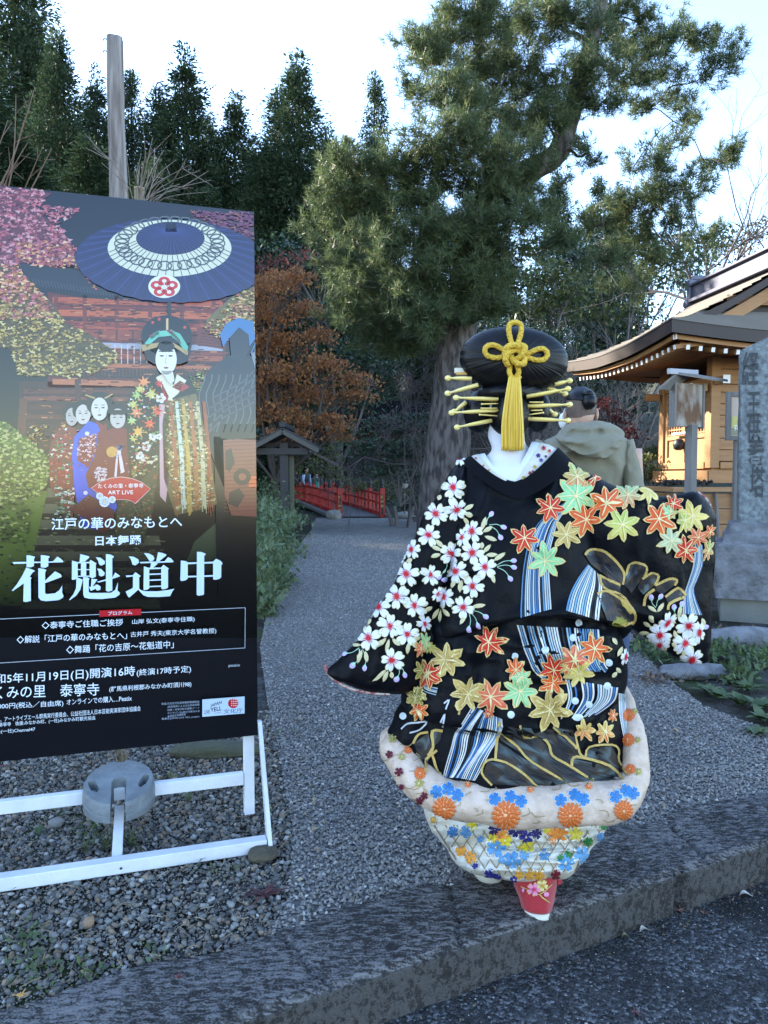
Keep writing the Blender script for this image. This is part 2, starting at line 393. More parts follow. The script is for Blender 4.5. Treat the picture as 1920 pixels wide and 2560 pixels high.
def beyond(q): return (Kab(q)[1] > KW - .015 + .02 * rng.normal(size=len(q)) * 1) & vis(q)
ql = scatter(175000, (-2.7, .6, 1.2, 4.2), lambda q: beyond(q) & ~(in_path(q) & (rng.random(len(q)) < .85)))
sz = np.where(rng.random(len(ql)) < .12, rng.uniform(.013, .027, len(ql)), rng.uniform(.0038, .0095, len(ql)))
ql[:, 2] = sz * .12 - .006
pebbles("loose_gravel", ql, sz, M_peb, True, True, .16)
qn = scatter(95000, (-.7, 2.6, 1.6, 4.6), lambda q: beyond(q) & in_path(q))
sz = rng.uniform(.007, .0195, len(qn)); qn[:, 2] = rng.uniform(-.003, .004, len(qn))
pebbles("path_stones", qn, sz, M_crush, False, False, .25)
qf = scatter(150000, (-2.5, 4.5, 4.6, 9.5), lambda q: beyond(q) & in_path(q))
sz = rng.uniform(.008, .02, len(qf)); qf[:, 2] = rng.uniform(-.004, .002, len(qf))
pebbles("path_chips", qf, sz, M_crush, False, False, .25)
qg = scatter(170000, (-4, 6, 9.3, 17), lambda q: beyond(q) & in_path(q))
sz = rng.uniform(.012, .03, len(qg)); qg[:, 2] = rng.uniform(-.007, .0, len(qg))
pebbles('path_far_chips', qg, sz, M_crush, False, False, .25)
# road aggregate standing proud of the binder + grit in the gutter
qr = scatter(60000, (-1.5, 3.2, .9, 3.2), lambda q: (Kab(q)[1] < -.005) & vis(q - np.array([0, 0, .14])))
gut = np.exp(Kab(qr)[1] / .10); 
M_agg = mat("road_aggregate", (.03, .03, .03), .6, isl=[(.02, .02, .022), (.04, .04, .043), (.062, .062, .066), (.03, .03, .032), (.095, .095, .10), (.05, .05, .053), (.08, .072, .06), (.03, .03, .032), (.13, .13, .135), (.46, .46, .47)])
sz = rng.uniform(.004, .0105, len(qr)); qr[:, 2] = -.1415 + .0004 * rng.random(len(qr))
pebbles("road_grit", qr, sz, M_agg, False, False, .25)

# hills behind
def build_hill():
    xs = np.linspace(-120, 120, 90); ys = np.linspace(33, 170, 60); X, Y = np.meshgrid(xs, ys, indexing='ij')
    q = np.stack([X.ravel() * .05, Y.ravel() * .05, 0 * X.ravel()], 1)
    ramp = np.clip((Y - 34 + .25 * np.abs(X)) / 60, 0, 1.3) ** 1.1
    Z = (ramp * (15 + 5 * fbm(q, 3).reshape(X.shape)) - .4)
    Z *= np.clip(1.15 - .005 * (X - 5), .35, 1.2)
    mb = MB(); mb.grid(np.stack([X, Y, Z], -1), flip=False)
    return tag(mb.build("hillside", mat("forest_floor", (.02, .026, .012), .95, col2=(.045, .04, .022), vscale=.6, bump=.6, bscale=3)), kind='structure')
build_hill()
# ================================================================== vegetation
M_bark = mat("bark_cedar", (.06, .042, .032), .9, col2=(.03, .022, .018), vscale=6, stretch=(1, 1, .15), bump=.8, bscale=14)
M_cedar = mat("cedar_needles", (.02, .05, .02), .75, isl=[(.016, .034, .02), (.027, .054, .028), (.045, .077, .036), (.022, .046, .026), (.065, .095, .042)], transl=.28)
M_pine = mat("pine_needles", (.04, .07, .03), .5, isl=[(.04, .07, .038), (.07, .11, .05), (.115, .15, .06), (.055, .09, .046), (.165, .185, .07)], transl=.48)
M_pbark = mat("bark_pine", (.12, .105, .10), .92, col2=(.03, .024, .022), vscale=9, stretch=(1.3, 1.3, .35), vstr=.95, bump=1.0, bscale=16, sharp=.2)
M_twig = mat("twig_grey", (.13, .115, .11), .85, col2=(.07, .06, .06), vscale=10)
M_twigp = mat("twig_purple", (.085, .07, .075), .85, col2=(.05, .042, .045), vscale=10)
M_orange = mat("maple_orange", (.3, .1, .03), .7, isl=[(.38, .13, .06), (.50, .22, .08), (.30, .13, .06), (.54, .29, .10), (.42, .17, .08), (.24, .12, .07), (.34, .20, .08)], transl=.45)
M_redl = mat("maple_red", (.2, .03, .03), .7, isl=[(.10, .018, .02), (.16, .03, .03), (.08, .02, .02)], transl=.35)
M_ever = mat("evergreen_leaf", (.02, .045, .02), .45, isl=[(.018, .042, .026), (.03, .062, .034), (.048, .085, .044), (.024, .05, .03)], transl=.15)
M_olive = mat("olive_leaf", (.06, .08, .025), .55, isl=[(.05, .07, .024), (.08, .105, .032), (.12, .14, .045), (.06, .09, .03), (.17, .16, .05)], transl=.3)

def cedar(name_seed, H, R, n):
    r = np.random.default_rng(name_seed)
    root = thing("cedar_tree", "", "tree")
    mb = MB(); mb.tube([(0, 0, -.5), (.05, 0, H * .4), (0, .05, H * .97)], [.30, .2, .02], 8); mb.build("trunk", M_bark, root)
    C = []; D = []
    h = H * (.06 + .94 * (1 - r.random(n) ** .62 * .98)); h = np.sort(h)
    lev = np.round(h / .55) * .55 + r.normal(size=n) * .14
    az = r.uniform(0, 2 * math.pi, n)
    bump_ = 1 + .30 * np.sin(az * 2 + lev * 1.3 + name_seed) + .22 * np.sin(az * 5 - lev * 2.3)
    t = np.clip(1 - lev / H, 0, 1); rad = R * (np.minimum(t * 1.9, .62 + .38 * t)) * bump_ * r.uniform(.45, 1.0, n) ** .6
    for hh, a, q in zip(lev, az, rad):
        m = int(90 + 80 * min(1, q / R)); cs = .30 + .22 * min(1, q / 1.2)
        c = np.array([math.cos(a) * q, math.sin(a) * q, hh - .22 * q])
        p = r.normal(size=(m, 3)) * np.array([cs * .62, cs * .62, cs * .42]); C.append(c + p)
        d = p / (np.linalg.norm(p, axis=1)[:, None] + .1) + np.array([math.cos(a), math.sin(a), -.1]) * .8; D.append(d)
    C = np.concatenate(C); D = np.concatenate(D)
    V, F = isl_cards(C, np.tile((0, 0, 1.0), (len(C), 1)), .24, .075, r, droop=D)
    fmesh("crown", V, F, M_cedar, root, smooth=False)
    return root
protos = [cedar(11, 20, 2.5, 620), cedar(23, 20, 2.1, 560), cedar(37, 20, 2.8, 660)]
# tip pixel x, tip pixel y, distance, width factor, label
CED = [(25, -300, 52, 1.15, "very tall dark cedar at the frame edge, top cut off by the picture"),
       (75, -20, 50, 1.0, "tall cedar whose narrow top reaches the upper edge near the low sun"),
       (140, 40, 44, .95, "tall open cedar left of the bare wooden pole"),
       (235, 160, 48, .9, "slim cedar directly left of the bare wooden pole"),
       (326, 130, 50, .85, "slim cedar just behind the bare wooden pole on its right"),
       (392, 192, 47, .9, "short pointed cedar between the wooden pole and the twin-topped cedar"),
       (460, 108, 46, 1.1, "broad cedar with tallest top right of the wooden pole"),
       (520, 250, 50, .85, "low cedar filling the gap beside the broad cedar"),
       (586, 214, 46, 1.0, "cedar with a narrow lone spire over the banner's upper right corner"),
       (648, 330, 43, .9, "low dark cedar over the orange maple"),
       (692, 178, 48, 1.0, "cedar with the lower spire of a close pair"),
       (746, 116, 45, 1.15, "cedar with the higher spire of a close pair, over the orange maple"),
       (820, 300, 42, .95, "dark cedar between the paired spires and the big pine"),
       (936, 142, 44, .72, "very thin cedar spire standing alone beside the big pine"),
       (870, 330, 47, .9, "cedar half hidden by the left boughs of the big pine"),
       (1395, 395, 60, .9, "small far cedar seen behind the pine trunk"),
       (1497, 412, 62, .95, "small far sunlit cedar under the pine's right bough"),
       (1552, 440, 66, .85, "faint far cedar right of the small sunlit one"),
       (1230, 480, 56, 1.0, "far cedar behind the middle of the big pine"),
       (1080, 470, 55, 1.0, "far cedar behind the lower left boughs of the big pine"),
       (10, 420, 33, 1.1, "shadowed cedar low behind the banner's upper left corner"),
       (210, 400, 36, 1.0, "shadowed cedar low behind the banner top and twigs"),
       (520, 430, 38, 1.05, "shadowed cedar low behind the banner's right half"),
       (275, 300, 60, 1.0, "far cedar filling the gap behind the bare wooden pole"),
       (425, 320, 62, 1.0, "far cedar behind the gap left of the broad cedar"), (620, 330, 60, 1.1, "far cedar between the lone spire and the close pair"),
       (545, 330, 64, 1.0, "far cedar behind the low cedar beside the broad one"), (790, 330, 62, 1.1, "far cedar right behind the higher spire of the close pair"), (185, 260, 58, 1.0, "far cedar between the open cedar and the slim one"),
       (390, 380, 37, 1.0, "shadowed cedar low behind the twigs above the banner")]
SHADE = []
_sx, _sy = math.sin(SUN_AZ), math.cos(SUN_AZ)
for _i, _p in enumerate((-4, -2, 0, 2, 4, 6, 8)):      # tall trees added out of view on the left to keep the foreground in shade
    for _j, _s in enumerate((27, 32)):
        if _p > 9 and _j == 1: continue
        _q = _p + _j - .5; _x, _y = _sx * _s + _sy * _q, _sy * _s - _sx * _q; SHADE.append((PCX + PF * _x / _y, PCY - 90 - PF * (20.5 + 1.5 * ((_i + _j) % 3) - CAMZ) / _y, _y, 1.35))
for _p, _s, _h in ((14.7, 30, 22), (16.6, 31, 22), (18, 29, 16), (20.5, 28, 16.5), (23, 27, 16)):  # more added trees, placed to shade the lower pine, far path and bridge
    _x, _y = _sx * _s + _sy * _p, _sy * _s - _sx * _p; SHADE.append((PCX + PF * _x / _y, PCY - 90 - PF * (_h - CAMZ) / _y, _y, 1.2))
for i, c in enumerate(CED + SHADE):
    x, y, Y, wf = c[:4]
    o = protos[i] if i < 3 else copy_tree(protos[i % 3])
    top = P(x, y, Y); base = max(0, (Y - 42) * .15)
    o.location = (top[0], Y, base - .2); s = (top[2] - base) / 20
    o.scale = (wf * s ** .5, wf * s ** .5, s); o.rotation_euler[2] = i * 1.7
    tag(o, c[4] if len(c) > 4 else "tall dark cedar added on the left to shade the scene", "tree", "cedars of the forest edge")

# ---- recursive bare branches
def branches(mb, p, d, ln, r, lev, R, spread=.55, kids=(2, 3), up=.15, seg=3, n=4, shrink=.72, minr=.002):
    pts = [np.array(p, float)]; d = np.array(d, float) / np.linalg.norm(d); 
    for i in range(seg):
        d = d + R.normal(size=3) * .13 + np.array([0, 0, up * .3]); d /= np.linalg.norm(d); pts.append(pts[-1] + d * ln / seg)
    mb.tube(pts, np.linspace(r, max(r * .62, minr), seg + 1), n if lev > 1 else 3, caps=False)
    if lev <= 0: return
    for k in range(R.integers(kids[0], kids[1] + 1)):
        t = R.uniform(.35, 1); b = pts[min(int(t * seg) + 1, seg)]
        nd = d + R.normal(size=3) * spread; branches(mb, b, nd, ln * R.uniform(.55, .85) * shrink / .72, max(r * .58, minr), lev - 1, R, spread, kids, up, seg, n, shrink, minr)

# ---- big pine
def pine():
    R = np.random.default_rng(5)
    Y0 = 16.3; base = P(1128, 1180, Y0); base[2] = 0
    root = thing("pine_tree", "huge old pine with furrowed grey trunk and spreading boughs behind the woman", "tree", base)
    tp = [(1112, 1235, 13.0, .47), (1118, 1130, 13, .40), (1128, 1000, 13, .35), (1136, 900, 13, .33), (1150, 800, 13.1, .31), (1168, 690, 13.2, .28), (1190, 560, 13.3, .26), (1240, 470, 13.5, .235),
          (1330, 425, 13.6, .215), (1392, 385, 13.6, .20), (1425, 300, 13.6, .18), (1450, 210, 13.5, .16), (1478, 110, 13.4, .14), (1500, 10, 13.4, .12), (1490, -90, 13.4, .10), (1470, -200, 13.4, .05)]
    pts = np.array([P(a, b, c * 1.254) for a, b, c, _ in tp]); rad = np.array([t[3] * 1.22 for t in tp])
    pts = np.concatenate([[pts[0] * [1, 1, 0] - [0, 0, .2]], pts]); rad = np.concatenate([[.66], rad])
    P2 = crom(pts, 90); R2 = np.interp(np.linspace(0, 1, 90), np.linspace(0, 1, len(rad)), rad)
    mb = MB(); mb.tube(P2, R2, 26)
    v = mb.v[0]; ax = np.repeat(P2, 26, 0); dr = v - ax; dr /= np.linalg.norm(dr, axis=1)[:, None]
    mb.v[0] = v + dr * (.03 * fbm(v * np.array([7, 7, 2.0]), 3))[:, None]
    mb.build("trunk", M_pbark, root)
    pads = [(1180, 50, 110, 70), (1290, 30, 120, 60), (1400, 40, 100, 60), (1100, 120, 75, 45), (1200, 160, 130, 60), (1310, 140, 110, 50), (1035, 108, 42, 22), (1075, 135, 60, 32), (1050, 232, 50, 28), (1130, 245, 110, 50),
            (1240, 255, 125, 52), (1350, 215, 100, 50), (1110, 335, 105, 45), (1240, 335, 120, 45), (1330, 310, 80, 50), (1560, 90, 90, 45), (1640, 105, 80, 40), (1715, 82, 80, 30), (1775, 105, 55, 24), (1640, 178, 100, 30), (1745, 190, 85, 22),
            (1815, 140, 38, 26), (1560, 165, 70, 45), (1620, 262, 65, 26), (1690, 245, 60, 24), (1480, 180, 70, 50), (1490, 255, 60, 36), (1540, 30, 60, 40), (1600, 50, 50, 30),
            (860, 395, 55, 30), (955, 415, 110, 50), (895, 480, 105, 52), (1050, 400, 100, 45), (1150, 415, 105, 42), (1255, 400, 85, 45), (850, 560, 100, 60), (980, 520, 125, 60), (1270, 470, 90, 45), (1320, 400, 70, 45),
            (1075, 470, 80, 40), (1000, 620, 140, 62), (1110, 640, 110, 58), (880, 680, 80, 52), (1020, 720, 140, 62), (1150, 730, 95, 50), (950, 790, 120, 52), (1070, 790, 115, 50), (1000, 850, 100, 38), (860, 760, 55, 34),
            (1230, 590, 70, 40), (1250, 660, 70, 50), (1240, 760, 70, 45), (1300, 540, 70, 36), (1410, 345, 50, 36), (1470, 370, 30, 30), (1560, 525, 70, 36), (1640, 500, 85, 40), (1720, 462, 75, 30), (1785, 402, 52, 22), (1825, 385, 22, 16),
            (1190, 560, 70, 45), (1235, 500, 70, 40), (1310, 450, 60, 34), (1140, 560, 80, 45), (1370, 300, 60, 34), (1430, 250, 50, 36), (1080, 560, 80, 45), (1200, 690, 60, 44), (1350, 520, 60, 34), (1480, 560, 70, 30), (1640, 410, 52, 28), (1690, 358, 38, 24), (1720, 308, 30, 24), (1585, 405, 40, 26), (1600, 590, 90, 34), (1700, 555, 55, 32), (1650, 650, 95, 30), (1505, 650, 80, 26), (1400, 590, 60, 30), (1750, 600, 50, 26), (1560, 720, 60, 20)]
    C = []; D = []; BR = MB(); todo = []
    for k, (cx, cy, rx, ry) in enumerate(pads):
        front = (cx < 1330 and cy > 370) or k % 3 == 0 and cx < 1450
        Y = (15.4 if front else 16.9) + R.uniform(-.9, .9) + (.8 if cx > 1500 else 0)
        c = P(cx, cy, Y); s = Y / PF; rx_, ry_ = rx * s, ry * s; todo.append((c, rx_, ry_))
        m = max(7, int(rx * ry / 140)); q = R.normal(size=(m, 3)) * np.array([.5, .5, .3]); lay = R.integers(0, 3, m) - 1
        q = q * np.array([rx_, max(rx_ * .7, .45), ry_]); q[:, 2] += lay * ry_ * .45
        for tw in q:                                   # twig end carrying a brush of needle tufts
            ax = tw / (np.linalg.norm(tw) + .2) + np.array([0, 0, .55]); t = 11
            off = R.normal(size=(t, 3)) * .075 + ax * np.linspace(-.16, .12, t)[:, None]; C.append(c + tw + off); D.append(np.tile(ax, (t, 1)) + R.normal(size=(t, 3)) * .3)
            BR.tube([c + tw * .45 - [0, 0, .06], c + tw * .8 - [0, 0, .03], c + tw + ax * .08], [.009, .007, .004], 3, caps=False)
    nodes = [(p, r_) for p, r_ in zip(P2[18:88], R2[18:88])]; left = list(range(len(todo)))
    while left:                                        # every pad hangs on the nearest bough already there
        NP = np.array([n_[0] for n_ in nodes]); best = None
        for j in left:
            d = np.linalg.norm(NP - todo[j][0], axis=1) + .5 * np.clip(NP[:, 2] - todo[j][0][2] + .1, 0, 9); i = int(np.argmin(d))
            if best is None or d[i] < best[0]: best = (d[i], j, i)
        _, j, i = best; left.remove(j); c = todo[j][0] - [0, 0, .1]; a, ra = nodes[i]; L_ = np.linalg.norm(c - a)
        m1 = a * .65 + c * .35 + R.normal(size=3) * .07 * L_ + np.array([0, 0, .06 * L_]); m2 = a * .3 + c * .7 + R.normal(size=3) * .07 * L_; r0 = min(ra * .75, .025 + .018 * L_, .085)
        pth = crom([a, m1, m2, c], 9); rr_ = np.linspace(r0, max(.014, r0 * .55), 9); BR.tube(pth, rr_, 6, caps=False); nodes += [(pth[5], rr_[5]), (pth[8], rr_[8])]
    BR.build("branch", mat("bark_bough", (.07, .052, .042), .9, col2=(.035, .027, .022), vscale=12), root)
    C = np.concatenate(C); D = np.concatenate(D); n = len(C); k = 13
    D /= np.linalg.norm(D, axis=1)[:, None]
    dirs = D[:, None, :] * .55 + R.normal(size=(n, k, 3)) * .62; dirs /= np.linalg.norm(dirs, axis=2)[..., None]
    ln = R.uniform(.12, .22, (n, k, 1)); s_ = np.cross(dirs, R.normal(size=(n, k, 3))); s_ /= np.linalg.norm(s_, axis=2)[..., None]
    b = C[:, None, :] + dirs * .01 + R.normal(size=(n, k, 3)) * .02
    V = np.stack([b + s_ * .008, b + dirs * ln, b - s_ * .008], 2).reshape(-1, 3); F = np.arange(n * k * 3).reshape(-1, 3)
    fmesh("crown", V, F, M_pine, root, smooth=False)
pine()

# ---- leafy tree / shrub from pixel-measured clumps
def leafy(name, label, cat, pads, Y, mleaf, leaf, dens, mtwig, base_px, trunk_r, seed, flat=.55, depth=.8, lay=3, stems=1, group=None, zbase=0.0, wd=.55, jy=.5):
    R = np.random.default_rng(seed); b0 = P(base_px[0], base_px[1], Y); b0[2] = zbase
    root = thing(name, label, cat, b0, group); C = []; BR = MB()
    zs = [P(p[0], p[1], Y)[2] for p in pads]; fork = b0 + np.array([0, 0, max(.25 * (np.mean(zs) - zbase), .1)])
    for st in range(stems):
        o = np.array([R.normal() * .12 * (stems > 1), R.normal() * .12 * (stems > 1), 0]); BR.tube(crom([b0 + o - [0, 0, .1], b0 * .5 + fork * .5 + o * 1.4, fork + o * 2], 6), np.linspace(trunk_r, trunk_r * .7, 6), 8)
    for cx, cy, rx, ry in pads:
        c = P(cx, cy, Y + R.uniform(-jy, jy)); s = Y / PF; rx_, ry_ = rx * s, ry * s; n = int(rx * ry * dens)
        q = R.normal(size=(n, 3)) * .5; q[:, 2] = R.normal(size=n) * .13 * flat + (R.integers(0, lay, n) - (lay - 1) / 2) * (1.5 / lay)
        q = q * np.array([rx_, rx_ * depth, ry_ * .75]); q[:, 2] -= .18 * np.abs(q[:, 0]); C.append(c + q)
        pth = crom([fork, fork * .5 + c * .5 + R.normal(size=3) * .1 * np.linalg.norm(c - fork), c], 7); BR.tube(pth, np.linspace(trunk_r * .5, .012, 7), 5, caps=False)
        for _ in range(9):
            e = c + R.normal(size=3) * np.array([rx_, rx_ * depth, ry_]) * .6; BR.tube(crom([pth[4], (pth[4] + e) / 2 + R.normal(size=3) * .1 * rx_, e], 5), np.linspace(.012, .004, 5), 3, caps=False)
    BR.build("trunk", mtwig, root)
    C = np.concatenate(C); nr = np.tile((0, 0, 1.0), (len(C), 1)); V, F = isl_cards(C, nr, leaf, leaf * wd, R)
    fmesh("crown", V, F, mleaf, root, smooth=False); return root
leafy("maple_tree", "wide orange autumn maple right of the banner, above the roofed gate", "tree",
      [(690, 700, 60, 40), (640, 720, 70, 45), (745, 690, 50, 30), (660, 780, 75, 45), (760, 770, 60, 32), (690, 850, 90, 45), (795, 835, 55, 28), (690, 930, 95, 42), (805, 905, 80, 32), (880, 945, 62, 28), (770, 985, 100, 38), (890, 985, 50, 22),
       (690, 1030, 100, 40), (820, 1050, 75, 32), (720, 1085, 70, 26), (840, 1085, 45, 22), (620, 860, 80, 50), (610, 980, 80, 50)], 21, M_orange, .115, .27, mat("twig_maple", (.08, .065, .06), .85), (690, 1250), .11, 3, flat=.9, jy=1.2)
leafy("maple_tree", "thin red-topped maple over the orange one, behind the banner's edge", "tree",
      [(690, 650, 50, 28), (760, 640, 45, 26), (650, 670, 40, 24), (720, 690, 40, 22)], 23.5, mat("maple_rose", (.2, .07, .06), .7, isl=[(.17, .05, .045), (.26, .09, .07), (.2, .07, .06), (.13, .05, .05)], transl=.4), .11, .10, M_twigp, (715, 1240), .08, 31)
leafy("maple_tree", "low crimson maple glimpsed beside the man in the khaki jacket", "tree",
      [(1500, 1010, 50, 30), (1540, 1040, 50, 30), (1520, 1075, 45, 30), (1570, 1080, 35, 25)], 12.5, M_redl, .06, .22, M_twigp, (1520, 1300), .05, 8)
leafy("evergreen_shrub", "dark glossy evergreen shrub beside the pine trunk, over the red bridge", "shrub",
      [(960, 1060, 70, 40), (1040, 1050, 60, 40), (930, 1115, 70, 40), (1010, 1120, 80, 45), (1070, 1110, 50, 45), (960, 1170, 70, 35), (1040, 1180, 60, 35)], 20, M_ever, .12, .2, M_twig, (1000, 1260), .06, 4, stems=4)
leafy("yellow_shrub", "yellow green shrub behind the gate post and the people", "shrub",
      [(820, 1130, 45, 32), (850, 1100, 40, 26), (790, 1165, 50, 30), (830, 1180, 50, 30), (720, 1160, 40, 40)], 30, M_olive, .13, .2, M_twig, (815, 1240), .06, 6, stems=3, jy=.8)
leafy("low_bush", "low dull green bush along the right rail of the bridge", "shrub",
      [(900, 1215, 50, 22), (950, 1210, 45, 22), (1000, 1235, 45, 24), (860, 1200, 40, 16)], 27, M_olive, .11, .25, M_twig, (930, 1290), .04, 9, stems=4)
leafy("low_bush", "low bush at the bend of the path beside the pine foot", "shrub",
      [(1050, 1250, 50, 30), (1010, 1262, 40, 22), (1090, 1262, 40, 26)], 22, M_ever, .10, .25, M_twigp, (1050, 1290), .04, 10, stems=4)
leafy("mossy_shrub", "mossy brown-green shrub between the khaki jacket and the shrine corner", "shrub",
      [(1600, 1150, 50, 30), (1640, 1130, 40, 26), (1570, 1180, 40, 26), (1630, 1185, 50, 26)], 12.0, M_olive, .07, .3, M_twigp, (1610, 1330), .04, 12, stems=5)
leafy("hill_tree", "sunlit yellow-green tree on the slope behind the pine's right side", "tree",
      [(1330, 620, 60, 36), (1380, 680, 80, 40), (1300, 700, 70, 40), (1360, 760, 80, 36), (1430, 730, 60, 30), (1290, 780, 60, 30)], 30, M_olive, .22, .16, M_twig, (1350, 1120), .18, 14, jy=1.6)
leafy("hill_tree", "broad dull green tree on the slope above the shrine roof", "tree",
      [(1500, 700, 80, 36), (1580, 690, 80, 36), (1660, 640, 80, 36), (1480, 780, 80, 36), (1590, 770, 70, 36), (1740, 620, 60, 30), (1800, 590, 60, 30)], 33, M_olive, .22, .12, M_twig, (1560, 1120), .18, 15, jy=1.6)
leafy("hill_tree", "wide dark green tree filling the slope under the pine's right boughs", "tree",
      [(1430, 620, 90, 50), (1530, 600, 90, 50), (1630, 610, 80, 46), (1470, 720, 100, 50), (1590, 700, 100, 50), (1720, 690, 80, 40), (1390, 760, 90, 50), (1540, 800, 100, 50)], 38, M_ever, .26, .15, M_twig, (1540, 1120), .22, 19, jy=1.6, zbase=1.0)
leafy("hill_tree", "brownish green tree on the skyline right above the shrine ridge", "tree",
      [(1760, 640, 70, 36), (1840, 610, 70, 36), (1900, 570, 60, 36), (1800, 700, 80, 36), (1690, 600, 60, 30)], 40, mat("russet_leaf", (.08, .07, .03), .6, isl=[(.05, .055, .025), (.09, .075, .04), (.07, .075, .03), (.12, .09, .05)], transl=.25), .22, .13, M_twigp, (1800, 1120), .2, 20, jy=1.4, zbase=1.5)
leafy("hill_tree", "dark evergreen on the slope just over the woman's hair", "tree",
      [(1220, 820, 70, 40), (1310, 850, 80, 40), (1400, 840, 70, 36), (1200, 900, 60, 40), (1450, 880, 60, 36), (1350, 920, 80, 40), (1440, 960, 60, 40)], 27, M_ever, .2, .12, M_twig, (1320, 1180), .18, 16, jy=1.2)
leafy("hill_tree", "dark evergreen behind the red maple and the shrine eave", "tree",
      [(1530, 900, 70, 36), (1590, 940, 60, 36), (1530, 970, 60, 34), (1600, 1010, 60, 36), (1540, 1060, 60, 40), (1640, 880, 50, 30)], 24, M_ever, .17, .14, M_twig, (1560, 1200), .14, 17, jy=1.2)
leafy("hill_tree", "shadowed evergreen filling the gap behind the orange maple", "tree",
      [(860, 870, 90, 45), (940, 900, 80, 45), (820, 780, 80, 45), (900, 1000, 90, 45), (700, 620, 90, 45), (780, 1020, 90, 45), (640, 1100, 90, 50), (830, 640, 80, 45)], 33, M_ever, .24, .11, M_twig, (850, 1200), .2, 18, jy=1.5)

def bare(name, label, px, Y, H, seed, m, lev=4, n=1, r0=.05, spread=.5, lean=(0, 0), zb=0, kids=(2, 3), cat="tree", ln=None):
    R = np.random.default_rng(seed); b = P(px[0], px[1], Y); b[2] = zb
    root = thing(name, label, cat, b); mb = MB()
    for _ in range(n):
        o = R.normal(size=3) * np.array([.15, .15, 0]) * (n > 1)
        branches(mb, b + o, (lean[0] + R.normal() * .18 * (n > 1), lean[1] + R.normal() * .18 * (n > 1), 1), ln or H * .36, r0, lev, R, spread, kids, minr=.0045 if Y > 18 else .003)
    mb.build("branch", m, root); return root
bare("bare_tree", "leafless purplish tree left of the pine trunk", (1015, 1250), 19.5, 4.8, 3, M_twigp, 5, 2, .035, .62, kids=(3, 4))
bare("bare_shrub", "tangle of bare arching twigs right of the pine trunk, above the evergreen", (1060, 1250), 18, 3.2, 5, M_twig, 5, 2, .03, .7, kids=(2, 4), cat="shrub")
bare("bare_tree", "leafless grey tree on the slope behind the woman's hair ornament", (1350, 1180), 19, 5.2, 8, M_twig, 5, 3, .05, .65, kids=(3, 4))
bare("bare_tree", "leafless grey tree left of the shrine eave", (1500, 1200), 17, 5.0, 9, M_twig, 5, 2, .05, .65, kids=(3, 4))
bare("bare_tree", "bare forked tree seen below the shrine eave", (1585, 1250), 13.5, 3.2, 12, M_twig, 4, 2, .06, .5, kids=(3, 3))
bare("bare_tree", "fine-twigged bare tree against the sky over the shrine ridge", (1885, 900), 20, 9.4, 13, M_twigp, 6, 2, .12, .42, lean=(-.12, 0), zb=1.2, kids=(2, 3))
bare("bare_tree", "bare brushy tree low on the skyline behind the shrine ridge", (1830, 900), 26, 6.0, 17, M_twigp, 5, 3, .07, .55, zb=2, kids=(3, 3))
# whippy shoots behind the banner
def shoots():
    R = np.random.default_rng(21); b = P(370, 700, 4.6); b[2] = 0
    root = thing("whip_shrub", "spray of thin bare shoots rising behind the top of the banner", "shrub", b); mb = MB()
    base = P(345, 560, 4.6)
    for k in range(8): mb.tube(crom([b + R.normal(size=3) * .05 * [1, 1, 0], (b + base) / 2, base + R.normal(size=3) * .03], 5), .012, 5)
    for x, y in [(410, 375), (440, 400), (380, 370), (480, 410), (500, 425), (530, 450), (450, 460), (400, 430), (365, 380), (350, 470), (420, 440), (470, 470), (290, 440), (230, 360), (520, 480), (340, 420)]:
        e = P(x, y, 4.6 + R.uniform(-.3, .3)); mid = base * .5 + e * .5 + np.array([(x - 360) * -.0003, 0, .06]); pth = crom([base + R.normal(size=3) * .03, mid, e], 7)
        mb.tube(pth, np.linspace(.0042, .0014, 7), 4, caps=False)
        for _ in range(3):
            j = R.integers(2, 6); d = (pth[j + 0] - pth[j - 1]); d /= np.linalg.norm(d); mb.tube([pth[j], pth[j] + (d + R.normal(size=3) * .5) * .12], [.003, .0015], 3, caps=False)
    mb.build("branch", mat("twig_pale", (.25, .2, .17), .8, col2=(.14, .11, .1), vscale=20), root)
    root = thing("whip_shrub", "few long bare shoots crossing the cedars at the left frame edge", "shrub", P(-40, 900, 4.2) * [1, 1, 0]); mb = MB()
    b = P(-40, 620, 4.2)
    for x, y in [(85, 225), (40, 235), (60, 300), (110, 360), (70, 355), (30, 400), (130, 370), (20, 300)]:
        e = P(x, y, 4.2 + R.uniform(-.2, .2)); pth = crom([b + R.normal(size=3) * .05, b * .5 + e * .5 + R.normal(size=3) * .04, e], 7); mb.tube(pth, np.linspace(.007, .002, 7), 4, caps=False)
        for j in (3, 4, 5): mb.tube([pth[j], pth[j] + R.normal(size=3) * .06 + [0.03, 0, .05]], [.003, .0015], 3, caps=False)
    mb.tube([wloc(root), b], .02, 6)
    mb.build("branch", mat("twig_brown", (.16, .1, .07), .8), root)
shoots()
# ================================================================== built things
M_wood = mat("wood_new", (.36, .185, .075), .6, col2=(.27, .125, .048), vscale=3, stretch=(1, 1, 7), bump=.15, bscale=30)
M_woodh = mat("wood_board", (.38, .20, .085), .6, col2=(.27, .13, .055), vscale=2.5, stretch=(1, 1, 9), vstr=.8, bump=.15, bscale=30)
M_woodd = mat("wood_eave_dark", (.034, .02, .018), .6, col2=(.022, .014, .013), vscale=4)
M_copper = mat("roof_sheet", (.12, .108, .10), .55, col2=(.075, .07, .07), vscale=1.5, metal=.2)
M_ridge = mat("ridge_sheet", (.10, .105, .15), .45, col2=(.07, .075, .11), vscale=2, metal=.3)
M_white = mat("white_paint", (.8, .8, .82), .6)
M_pole = mat("wood_weathered", (.30, .27, .26), .9, col2=(.12, .095, .085), vscale=8, stretch=(3, 3, .25), vstr=.9, bump=.7, bscale=20, sharp=.2)
